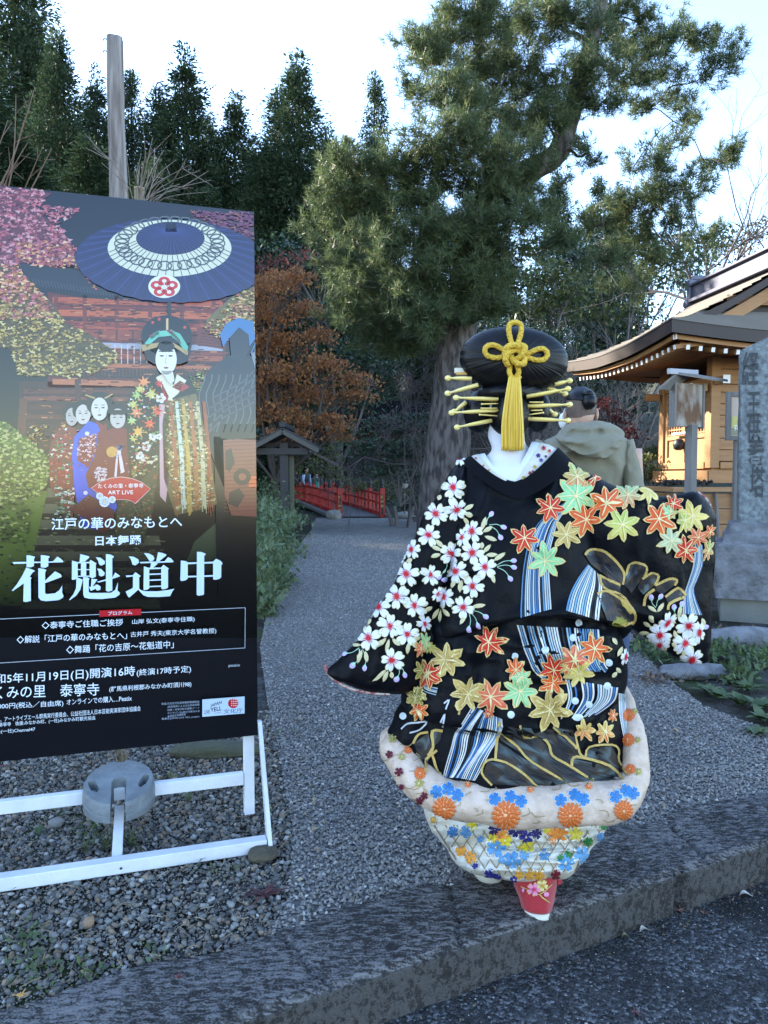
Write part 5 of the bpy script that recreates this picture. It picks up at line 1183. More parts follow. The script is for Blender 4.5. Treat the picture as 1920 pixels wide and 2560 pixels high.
    def put(s, x0, y0, x1, y1, h, col=WH, tr=z2, off=.005, fade=False):
        V, F = text_mesh(s, off); V = V / np.array([V[:, 0].max(), V[:, 1].max(), 1]); a, b = np.array(tr(x0, y0)), np.array(tr(x1, y1)); hh = h * .39783
        xy = a + (b - a) * V[:, :1]; xy[:, 1] -= V[:, 1] * hh; t.face(xy, col, F=F, dim=False)
    L_ = lambda pts, w_, col=WH: t.line(pts, w_, col, tr=z2, dim=False)
    put("江戸の華のみなもとへ", 330, 212, 1143, 195, 76, off=.012); put("日本舞踊", 603, 308, 886, 302, 62, off=.02)
    for tr, polys in ((zA, [[(85,187),(285,183),(390,182),(490,181),(595,180),(660,177),(722,110),(770,140),(808,178),(800,190),(595,196),(390,202),(285,208),(105,215)],
        [(285,92),(330,92),(405,112),(403,130),(392,135),(390,245),(340,262),(287,258)], [(487,90),(530,90),(610,105),(610,125),(595,132),(594,245),(550,268),(488,262)],
        [(283,263),(400,305),(398,322),(375,330),(330,395),(358,410),(345,435),(348,735),(280,752),(240,742),(247,488),(95,595),(78,590),(150,500),(225,380)],
        [(452,275),(520,280),(570,300),(550,330),(548,450),(690,317),(770,360),(785,392),(765,405),(548,485),(548,625),(570,640),(690,628),(750,585),(790,520),(790,620),(808,660),(800,690),(740,725),(560,740),(490,728),(455,690)],
        [(1045,75),(1170,105),(1172,125),(1110,180),(1060,183),(1035,187)], [(928,165),(1010,190),(1010,405),(985,430),(935,440),(926,430)],
        [(1010,185),(1172,185),(1190,155),(1275,205),(1265,225),(1265,395),(1215,415),(1178,400),(1178,205),(1010,205)], [(1055,190),(1130,190),(1130,390),(1055,390)], [(1010,287),(1178,287),(1178,300),(1010,300)], [(1010,382),(1178,380),(1178,395),(1010,397)],
        [(990,400),(1080,435),(1070,480),(1045,580),(990,660),(900,725),(885,722),(950,640),(985,560),(990,480)],
        [(1085,400),(1150,402),(1178,425),(1165,440),(1165,610),(1190,625),(1480,622),(1540,580),(1578,470),(1572,590),(1605,620),(1600,650),(1540,690),(1350,710),(1170,705),(1105,690),(1088,650)],
        [(1205,422),(1290,432),(1220,530),(1265,520),(1250,510),(1290,505),(1335,535),(1330,580),(1280,590),(1265,565),(1195,595),(1168,540),(1195,535)],
        [(1265,120),(1330,125),(1395,175),(1390,215),(1340,238),(1310,215),(1300,170)], [(1283,280),(1340,285),(1390,335),(1385,375),(1340,392),(1308,372),(1305,320)],
        [(1283,465),(1410,430),(1500,405),(1540,335),(1607,380),(1600,392),(1500,425),(1410,450),(1300,478)], [(1408,75),(1470,80),(1520,105),(1515,125),(1498,135),(1498,590),(1440,607),(1408,590)]]),
        (zB, [[(140,115),(210,120),(285,160),(293,210),(240,252),(195,240),(175,170)],
        [(92,405),(200,402),(240,355),(318,410),(312,425),(297,432),(297,605),(330,630),(400,645),(580,645),(740,625),(832,607),(800,650),(765,720),(600,732),(430,732),(360,705),(283,620),(150,738),(130,730),(90,650),(195,600),(202,590),(203,420),(105,432)],
        [(372,65),(440,70),(510,105),(530,150),(500,188),(455,188),(425,140)], [(585,50),(640,60),(710,85),(705,105),(600,190),(555,190)], [(300,200),(440,195),(680,190),(735,125),(780,145),(818,190),(815,205),(580,212),(320,220)], [(480,205),(585,220),(505,290),(465,290)],
        [(368,265),(450,290),(450,600),(420,622),(370,628),(362,615)], [(450,285),(630,285),(665,242),(748,300),(735,320),(735,590),(700,610),(650,618),(632,600),(632,305),(450,312)],
        [(450,378),(632,372),(632,390),(450,398)], [(450,468),(632,460),(632,480),(450,488)], [(450,565),(632,558),(632,577),(450,583)],
        [(930,178),(1000,185),(1050,210),(1035,235),(1035,455),(1000,480),(940,490),(922,475)], [(1035,207),(1180,205),(1180,228),(1035,235)],
        [(1280,202),(1420,195),(1465,152),(1530,180),(1562,215),(1558,235),(1545,245),(1543,430),(1520,455),(1470,470),(1425,468),(1420,450),(1420,222),(1280,225)],
        [(1035,412),(1175,408),(1175,430),(1035,436)], [(1280,405),(1420,400),(1420,422),(1280,428)], [(1175,45),(1240,48),(1308,75),(1303,95),(1285,105),(1283,690),(1260,705),(1200,712),(1170,700)]])):
        for i, pl in enumerate(polys): t.face([tr(*q) for q in pl], '#cfe4fb', dim=False, z=t.lay + (i % 5))
    t.lay += 6
    L_([(-130, 769), (1535, 693), (1533, 943), (-130, 1044)], 3.5, '#b8c0d0'); t.lay += 1
    t.face([z2(*q) for q in ((628, 710), (888, 699), (888, 738), (628, 749))], '#b8232c', dim=False); t.lay += 1
    put("プログラム", 682, 740, 832, 733, 24)
    put("◇泰寧寺ご住職ご挨拶", 270, 826, 775, 806, 46); put("山岸 弘文(泰寧寺住職)", 832, 800, 1220, 782, 36, off=.004)
    put("◇解説「江戸の華のみなもとへ」", 115, 916, 800, 888, 48); put("古井戸 秀夫(東京大学名誉教授)", 822, 880, 1355, 856, 38, off=.004)
    put("◇舞踊「花の吉原〜花魁道中」", 422, 980, 1090, 945, 50)
    put("令和5年11月19日(日)開演16時", -90, 1180, 850, 1125, 72, off=.008); put("(終演17時予定)", 860, 1124, 1198, 1100, 50)
    put("たくみの里　泰寧寺", -110, 1262, 628, 1238, 80); put("(群馬県利根郡みなかみ町須川98)", 690, 1220, 1200, 1188, 38, off=.006)
    put("¥3000円(税込／自由席)", -50, 1330, 405, 1308, 42); put("オンラインでの購入…Peatix", 425, 1298, 830, 1272, 38, off=.006)
    put("群馬県、アートライブエール群馬実行委員会、公益社団法人日本芸能実演家団体協議会", -60, 1408, 885, 1334, 32, off=.002); put("協力:泰寧寺　後援:みなかみ町、(一社)みなかみ町観光協会", -50, 1440, 605, 1392, 30, off=.002); put("制作:(一社)Channel47", -50, 1482, 230, 1462, 30, off=.002)
    for i, s in enumerate(("助成:文化庁文化芸術振興費補助金", "(統括団体による文化芸術需要", "回復・地域活性化事業(アート", "キャラバン2)):独立行政法人日", "本芸術文化振興会")):
        put(s, 1015 if i == 0 else 1052, 1298 + i * 19.5, 1250 if i < 4 else 1165, 1284 + i * 19.5, 15, '#a8b4c8', off=0)
    put("事業名:JAPAN LIVE YELL project", 1015, 1392, 1250, 1376, 15, '#a8b4c8', off=0); put("peatix", 1432, 1066, 1502, 1063, 22, '#c8d4e4', off=0)
    t.face([z2(*q) for q in ((1268, 1263), (1531, 1244), (1531, 1350), (1268, 1371))], '#c2d4ea', dim=False); t.lay += 1
    put("JAPAN", 1318, 1318, 1388, 1296, 26, '#1c2028', off=.01); put("LIVE", 1282, 1354, 1314, 1350, 24, '#1c2028', off=0); put("YELL", 1318, 1342, 1388, 1330, 26, '#1c2028', off=.01); put("project", 1346, 1352, 1386, 1348, 8, '#30343c', off=0)
    t.ell(1460, 1287, 32, 30, '#c4242c', tr=z2, dim=False); put("文化庁", 1400, 1352, 1518, 1344, 28, '#20242c', off=-.005); t.lay += 1
    for i in range(4):
        for j in range(4): t.face([z2(1450 + i * 11 + dx, 1262 + j * 13 + dy) for dx, dy in ((0, -5), (5, 0), (0, 5), (-5, 0))], '#e4c4c8', dim=False)
    put("たくみの里・泰寧寺", 620, 1962, 902, 1958, 28, '#f4e8e8', tr=z1); put("ART LIVE", 682, 2000, 838, 1998, 24, '#f4e8e8', tr=z1, off=.004)
    t.build("lettering", M_ink, root)
banner()

def evaluated(o):
    bpy.context.view_layer.update(); dg = bpy.context.evaluated_depsgraph_get(); return bpy.data.meshes.new_from_object(o.evaluated_get(dg))
def weight():
    Rr = .128; zb, zt = .13, .214; hs = .026; sl = -.005
    c = BO + BD * .515 + BN * (-.01); M_w = mat("weight_concrete", (.13, .15, .165), .55, col2=(.21, .235, .255), vscale=18, vstr=.7, bump=.5, bscale=30)
    d2 = np.array([BD[0], BD[1]]) * -1; n2 = np.array([BN[0], BN[1]])
    a0 = math.asin(hs / Rr); out = [(Rr * math.sin(t), Rr * math.cos(t)) for t in np.linspace(a0, 2 * math.pi - a0, 56)]
    out += [(-hs, .03)] + [(hs * math.cos(t), .005 - hs * math.sin(t)) for t in np.linspace(math.pi, 0, 9)][0:] + [(hs, .03)]
    # rear notch
    mb = MB(); rings = []
    for z, s in ((zb, .99), (zb + .036, 1.0), (zb + .038, .985), (zb + .042, .985), (zb + .044, 1.0), (zt - .018, .985), (zt - .006, .965), (zt, .94)):
        r = []
        for i, (x, y) in enumerate(out):
            rr = math.hypot(x, y); k = s if rr > Rr * .9 else 1.0; q = d2 * x * k + n2 * y * k; r.append((c[0] + q[0], c[1] + q[1], z - .26 * y * (1 if z > zb + .03 else .55)))
        rings.append(r)
    mb.grid(np.array(rings), 0, True, wrap=True); n = len(out); mb.poly(np.array(rings[-1])); mb.poly(np.array(rings[0])[::-1])
    K_ = n * len(rings); F2 = [[i if i < K_ else (i - K_ + (len(rings) - 1) * n if i < K_ + n else 2 * n - 1 - (i - K_) + 0) for i in f] for f in mb.f]
    V0 = np.concatenate(mb.v)[:K_]; mb.v = [V0]; mb.f = F2; mb.n = K_
    for f in range(len(mb.sm) - 2, len(mb.sm)): mb.sm[f] = False
    o = mb.build("base_weight", M_w)
    cut = MB()
    for sg in (-1, 1):
        ctr = np.array([sg * .088, .012]); ang = sg * .35; ov = []
        for t in np.linspace(0, 2 * math.pi, 20, endpoint=False):
            x, y = .0145 * math.cos(t), .024 * math.sin(t) + (.012 if math.sin(t) > 0 else -.012); x, y = rot2(x, y, ang); q = d2 * (ctr[0] + x) + n2 * (ctr[1] + y); ov.append((c[0] + q[0], c[1] + q[1], zb - .02))
        cut.prism(ov, (0, 0, .3))
    q = d2 * 0 + n2 * -Rr; cut.box((c[0] + q[0], c[1] + q[1], zt + .035), (.034, .034, .06), rz=.3)
    co = cut.build("cutter", M_w); b = o.modifiers.new("b", 'BOOLEAN'); b.object = co; b.operation = 'DIFFERENCE'; b.solver = 'EXACT'
    bpy.context.view_layer.update()
    import bmesh
    for ob in (o, co):
        bm = bmesh.new(); bm.from_mesh(ob.data); bmesh.ops.recalc_face_normals(bm, faces=bm.faces); bm.to_mesh(ob.data); bm.free()
    me = evaluated(o); me.set_sharp_from_angle(angle=.7); o.modifiers.clear(); o.data = me; bpy.data.objects.remove(co)
    tag(o, "grey slotted round weight block sitting on the white stand under the banner", "weight block")
weight()
# ================================================================== the woman in the procession costume
zh = lambda x, y: (1080 + x * .22905, 780 + y * .22905)
z5 = lambda x, y: (800 + x * .30139, 1120 + y * .30139)
z6 = lambda x, y: (1280 + x * .3255, 1160 + y * .3255)
z7 = lambda x, y: (920 + x * .43400, 1680 + y * .43400)
M_black = mat("black_satin", (.0032, .0036, .0055), .45, col2=(.0052, .006, .009), vscale=5, bump=.12, bscale=90, spec=.09)
M_hem = mat("padded_white_brocade", (.66, .51, .41), .5, col2=(.52, .39, .30), vscale=26, vstr=.8, bump=.25, bscale=60, sharp=.2)
M_under = mat("pale_brocade", (.60, .60, .57), .45, col2=(.60, .53, .42), vscale=14, vstr=.8, bump=.2, bscale=60, sharp=.2)
M_redc = mat("crimson_felt", (.36, .012, .022), .8, sheen=.3, bump=.15, bscale=120)
M_skinw = mat("white_makeup", (.70, .70, .76), .55, col2=(.62, .6, .66), vscale=10)
M_hair = mat("hair_black", (.004, .004, .006), .42, bump=0, spec=.3)
M_thread = ink_mat("silk_thread"); M_thread.node_tree.nodes["Principled BSDF"].inputs["Roughness"].default_value = .55; M_thread.node_tree.nodes["Principled BSDF"].inputs["Coat Weight"].default_value = 0; M_thread.node_tree.nodes["Principled BSDF"].inputs["Specular IOR Level"].default_value = .35
M_gold = mat("gold_thread", (.60, .42, .13), .42, metal=.3, col2=(.42, .30, .09), vscale=60, bump=.4, bscale=200)

def loft(name, rows, m, parent, n=96, N=90, ex=.85, ey=.9, fold=.006, fs=(.02, .008), cap=True, seed=0, extra=None, build=True, far=0, wob=0, captop=True, vee=False):
    """rows: (ax, ay, bx, by, bow, Yc, b) pixel ends A (right) and B (left) of each section, near-side bow in pixels, depth centre, half depth"""
    R_ = crom(rows, N); q = np.linspace(0, 2 * math.pi, n, endpoint=False); c, s = np.cos(q), np.sin(q)
    cc = np.sign(c) * np.abs(c) ** ex; ss = np.sign(s) * np.abs(s) ** ey; xs = []; Ys = []
    for r in R_:
        A, B = r[0:2], r[2:4]; p = (A + B) / 2 + np.outer(cc, (A - B) / 2); p[:, 1] += r[4] * ((1 - np.abs(cc) ** 1.45) * (s > 0) if vee else np.clip(s, 0, 1) ** 1.2) + far * np.clip(-s, 0, 1); xs.append(p); Ys.append(r[5] - r[6] * ss)
    xy = np.array(xs); Y = np.array(Ys); f = xy.reshape(-1, 2)
    if wob:
        g_ = np.stack([f[:, 0] * .022 + seed, f[:, 1] * .03, 0 * f[:, 0] + 5], 1); xy = xy + wob * np.stack([fbm(g_, 2), fbm(g_ + 40, 2)], 1).reshape(xy.shape); f = xy.reshape(-1, 2)
    w_ = fbm(np.stack([f[:, 0] * fs[0] + seed, f[:, 1] * fs[1], 0 * f[:, 0] + seed], 1), 3)
    rg = 1 - np.abs(vnoise(np.stack([f[:, 0] * fs[0] * 1.5 + f[:, 1] * fs[1] * .8 + seed * 3, f[:, 1] * fs[1] * 1.3 - f[:, 0] * fs[0] * .3, 0 * f[:, 0] + 2.5], 1))); w_ = w_ - 1.1 * rg ** 5 + .25
    Y = Y + fold * w_.reshape(Y.shape) * np.clip(np.tile(ss, (N, 1)) * .8 + .5, .2, 1)
    if extra is not None: Y = Y + extra(xy)
    V = Pn(xy.reshape(-1, 2), Y.ravel()).reshape(N, n, 3); mb = MB(); mb.grid(V, 0, True, wrap=True)
    if cap:
        for k, fl in (((0, True), (-1, False)) if captop else ((-1, False),)):
            ctr = V[k].mean(0); ring = np.array([V[k], V[k] * .5 + ctr * .5, V[k] * .02 + ctr * .98]); mb.grid(ring, 0, True, wrap=True, flip=fl)
    if not build: return mb, V
    return mb.build(name, m, parent)

def crease(lines):
    """valleys: (x0,y0,x1,y1,width_px,depth_m)"""
    def f(xy):
        r = np.zeros(xy.shape[:2])
        for x0, y0, x1, y1, w_, d in lines:
            a = np.array([x0, y0], float); b = np.array([x1, y1], float) - a; t = np.clip(((xy - a) @ b) / (b @ b), 0, 1); ds = np.linalg.norm(xy - a - t[..., None] * b, axis=-1)
            r += d * np.exp(-(ds / w_) ** 2)
        return r
    return f

class Emb:
    """embroidery laid on the cloth: every vertex is dropped on the garment and raised by a few millimetres"""
    def __init__(s, objs):
        V = []; F = []; n = 0
        for o in objs:
            l = wloc(o); V += [tuple(np.array(v.co) + l) for v in o.data.vertices]; F += [tuple(i + n for i in p.vertices) for p in o.data.polygons]; n = len(V)
        s.t = BVHTree.FromPolygons(V, F); s.v = []; s.f = []; s.c = []; s.m = []; s.n = 0; s.lay = 0; s.nudge = True
    def drop(s, xy, ctr, up):
        out = []; nn = 9 if s.nudge else 1
        for q, u in zip(xy, up):
            q = np.array(q, float)
            for k in range(nn):
                d = Vector(ray(*q)).normalized(); h = s.t.ray_cast(Vector(CAMP), d)
                if h[0] is not None and -h[1].dot(d) > .02 or (h[0] is not None and h[1].dot(d) > .02): break
                q = q + (np.array(ctr) - q) * .13
            if h[0] is None: out.append(np.full(3, np.nan)); continue
            nr = h[1] if h[1].dot(d) < 0 else -h[1]; out.append(np.array(h[0] + nr * (.0016 + .00045 * s.lay + u) - d * .0006))
        return out
    def add(s, xy, F, col, ctr=None, m=0, up=0.0):
        xy = np.asarray(xy, float); ctr = xy.mean(0) if ctr is None else ctr; up = np.broadcast_to(up, (len(xy),))
        D = np.array(s.drop(xy, ctr, up)); bad = np.isnan(D[:, 0]); D[bad] = 0; s.v += list(D); k = len(xy); F = [f for f in F if not bad[list(f)].any()]; s.f += [tuple(i + s.n for i in f) for f in F]; s.m += [m] * len(F); s.n += k
        s.c += [C4(q) for q in col] if isinstance(col, list) else [C4(col)] * k
    def star(s, ctr, out, col, m=0, puff=.0012, cfun=None):
        out = np.asarray(out, float); ctr = np.asarray(ctr, float); n = len(out); R_ = (1.0, .7, .38)
        xy = np.concatenate([ctr + (out - ctr) * r for r in R_] + [ctr[None]]); up = np.concatenate([np.full(n, puff * (1 - r) * 1.6) for r in R_] + [[puff * 1.6]])
        F = []
        for k in range(2): F += [(k * n + i, k * n + (i + 1) % n, (k + 1) * n + (i + 1) % n, (k + 1) * n + i) for i in range(n)]
        F += [(2 * n + i, 2 * n + (i + 1) % n, 3 * n) for i in range(n)]
        s.add(xy, F, [cfun(q) for q in xy] if cfun else col, ctr, m, up)
    def ribbon(s, pts, w_, col, m=0, up=0.0, sub=3):
        pts = crom(np.array(pts, float), max(2, (len(pts) - 1) * sub + 1)) if len(pts) > 2 else np.array([np.array(pts[0]) + (np.array(pts[1]) - np.array(pts[0])) * t for t in np.linspace(0, 1, sub + 1)])
        T = np.gradient(pts, axis=0); T /= np.maximum(np.linalg.norm(T, axis=1), 1e-6)[:, None]; N_ = np.stack([-T[:, 1], T[:, 0]], 1); w_ = np.broadcast_to(w_, (len(pts),))[:, None] / 2
        xy = np.concatenate([pts + N_ * w_, pts - N_ * w_]); n = len(pts); F = [(i, i + 1, n + i + 1, n + i) for i in range(n - 1)]
        # drop each pair towards the line centre
        for i in range(0, n - 1):
            pass
        s.nudge = False; s.add(xy, F, col, None, m, up); s.nudge = True
    def area(s, pts, col, m=0, cfun=None, n=3):
        ctr = np.mean(pts, 0); p = []
        for a, b in zip(pts, list(pts[1:]) + [pts[0]]): p += [np.array(a) + (np.array(b) - np.array(a)) * t for t in np.linspace(0, 1, n, endpoint=False)]
        s.star(ctr, p, col, m, .0004, cfun)
    def build(s, name, parent):
        V = np.array(s.v) - wloc(parent); me = bpy.data.meshes.new(name); me.from_pydata(V.tolist(), [], s.f); me.polygons.foreach_set("material_index", s.m)
        at = me.color_attributes.new("ink", 'FLOAT_COLOR', 'POINT'); at.data.foreach_set("color", np.array(s.c, np.float32).ravel()); me.update(); return link(name, me, [M_thread, M_gold], parent)

MC = {'red': ('#c01c22', '#d8421f'), 'or': ('#d8511c', '#e06a2c'), 'yg': ('#a9bc5c', '#d3c56a'), 'mint': ('#86c993', '#a8d49a'), 'gold': ('#b3923c', '#d4b860'), 'yel': ('#d2bb58', '#e0cf80'), 'sal': ('#e0805c', '#d6563a'), 'msal': ('#86c993', '#e0805c'), 'pale': ('#a8b896', '#c6cba4'), 'ol': ('#7d7a34', '#a09a4c'), 'ys': ('#d3c56a', '#e0703c'), 'ygs': ('#9cc070', '#e07a58')}
ER = np.random.default_rng(77)
def leaf_out(c, r, rot, sx=1.0, tilt=0.0, lobes=7, k=1.0):
    out = []
    r = r * 1.1
    for j in range(lobes):
        a = rot + j * 2 * math.pi / lobes; L = r * k * (1.0 if j % 2 == 0 else .88)
        for da, rr in ((-math.pi / lobes, .50), (-.30, .66), (-.17, .84), (0, 1.0), (.17, .84), (.30, .66)):
            x, y = L * rr * math.cos(a + da), L * rr * math.sin(a + da); x *= sx; x, y = rot2(x, y, tilt); out.append((c[0] + x, c[1] + y))
    return out
def maple(E, c, r, kind, rot=None, sx=1.0, tilt=0.0):
    rot = ER.uniform(0, 1) if rot is None else rot; a, b = MC[kind]; ca, cb = np.array(C4(a)), np.array(C4(b)); gold = kind in ('gold', 'yel'); lob = 7
    E.star(c, leaf_out(c, r * 1.06, rot, sx, tilt, lob), '#d9bf7c', 0, .0003); E.lay += 1
    def cf(q): t = np.clip(.5 + (q[1] - c[1]) / (2 * r) + .25 * math.sin(q[0] * .35), 0, 1); return tuple((ca * (1 - t) + cb * t)[:3] * ER.uniform(.82, 1.12))
    E.star(c, leaf_out(c, r * .95, rot, sx, tilt, lob), a, 1 if kind == 'gold' else 0, .0014, cf); E.lay += 1
    for j in range(lob):
        an = rot + j * 2 * math.pi / lob; x, y = .84 * r * math.cos(an) * sx, .84 * r * math.sin(an); x, y = rot2(x, y, tilt); E.ribbon([c, (c[0] + x, c[1] + y)], [r * .06, r * .06, r * .05, r * .03], '#e6d29a', 0, .003)
    E.lay -= 2
def flower(E, c, r, rot=None, sx=1.0, tilt=0.0, pc='#e6e8f2', rc='#c01526', oc='#d8cfae', st=True):
    rot = ER.uniform(0, 1.25) if rot is None else rot
    prof = [(-36, .30), (-31, .62), (-24, .86), (-14, 1.0), (-6, .97), (0, .86), (6, .97), (14, 1.0), (24, .86), (31, .62)]
    def out(k):
        o = []
        for j in range(5):
            for d, rr in prof: a = rot + j * 2 * math.pi / 5 + math.radians(d); x, y = r * k * rr * math.cos(a) * sx, r * k * rr * math.sin(a); x, y = rot2(x, y, tilt); o.append((c[0] + x, c[1] + y))
        return o
    E.star(c, out(1.07), oc, 0, .0003); E.lay += 1
    base = np.array(C4(pc)[:3]); E.star(c, out(.96), pc, 0, .0016, lambda q: tuple(base * ER.uniform(.84, 1.04))); E.lay += 1
    if st:
        for j in range(15):
            a = rot + j * 2 * math.pi / 15; L = r * ER.uniform(.34, .52); x, y = rot2(L * math.cos(a) * sx, L * math.sin(a), tilt); E.ribbon([c, (c[0] + x, c[1] + y)], [r * .10, r * .08, r * .05, r * .03], rc, 0, .0034)
        E.lay += 1; E.star(c, [(c[0] + r * .08 * math.cos(t), c[1] + r * .08 * math.sin(t)) for t in np.linspace(0, 6.28, 8, endpoint=False)], rc, 0, .0034); E.lay -= 1
    E.lay -= 2
def disc(E, c, rx, ry, col, a=0, n=12, m=0): E.star(c, [(c[0] + rot2(rx * math.cos(t), ry * math.sin(t), a)[0], c[1] + rot2(rx * math.cos(t), ry * math.sin(t), a)[1]) for t in np.linspace(0, 2 * math.pi, n, endpoint=False)], col, m, .0015)
def slim(E, a, b, w_, col='#cfc49a'):
    a, b = np.array(a, float), np.array(b, float); d = b - a; n = np.array([-d[1], d[0]]) / (np.linalg.norm(d) + 1e-9)
    o = [a + d * t + n * w_ * math.sin(math.pi * t) ** .8 * (1 + .3 * t) for t in (0, .25, .5, .75, 1)] + [a + d * t - n * w_ * math.sin(math.pi * t) ** .8 for t in (.75, .5, .25)]
    E.star((a + b) / 2, o, col, 0, .0012); E.lay += 1; E.ribbon([a, b], .9, '#5a5236'); E.lay -= 1
def bud(E, a, b):
    a, b = np.array(a, float), np.array(b, float); m_ = (a + b) / 2 + np.array([(b - a)[1], -(b - a)[0]]) * .12; E.ribbon([a, m_, b], 1.5, '#a8cdb4'); an = math.atan2(*(b - m_)[::-1])
    E.lay += 1; disc(E, b - (b - m_) / np.linalg.norm(b - m_) * 4, 6, 3, '#9fd2b4', an, 8); disc(E, b, 7.5, 6, '#c4b0dc', an, 10); E.lay -= 1
BLU = ['#d4d6dc', '#5888b0', '#dcdad6', '#98b4c4', '#c8c8c8', '#3868a4', '#bcbcbc', '#78a0bc', '#e4e0da', '#4878a8', '#d0ccc8', '#b0c0c8', '#14161c']
def stripes(E, Lc, Rc, n, gap=.30, drop=0.0, seed=0, wav=0.0):
    R = np.random.default_rng(seed); Lc = crom(Lc, 14); Rc = crom(Rc, 14)
    for i in range(n):
        if R.random() < drop: continue
        t0, t1 = (i + gap / 2) / n, (i + 1 - gap / 2) / n; w0 = wav * np.sin(np.linspace(0, 7, 14) + i * .35)[:, None] * np.array([1, .4])
        a = Lc * (1 - t0) + Rc * t0 + w0; b = Lc * (1 - t1) + Rc * t1 + w0; e = 14 - (R.integers(0, 3) if drop else 0); xy = np.concatenate([a[:e], b[:e]]); c = BLU[R.integers(len(BLU))]
        E.add(xy, [(k, k + 1, e + k + 1, e + k) for k in range(e - 1)], c, None, 0, .0006)
def chrys(E, c, r, col='#cf6a2e'):
    disc(E, c, r * .9, r * .9, '#e8b890', 0, 18); E.lay += 1
    for rr, n in ((1.0, 16), (.66, 12), (.34, 8)):
        for j in range(n):
            a = j * 2 * math.pi / n + rr; q = (c[0] + r * rr * .82 * math.cos(a), c[1] + r * rr * .82 * math.sin(a)); disc(E, q, r * .25, r * .15 * (1 if rr > .5 else .8), col, a, 7)
        E.lay += 1
    E.lay -= 4

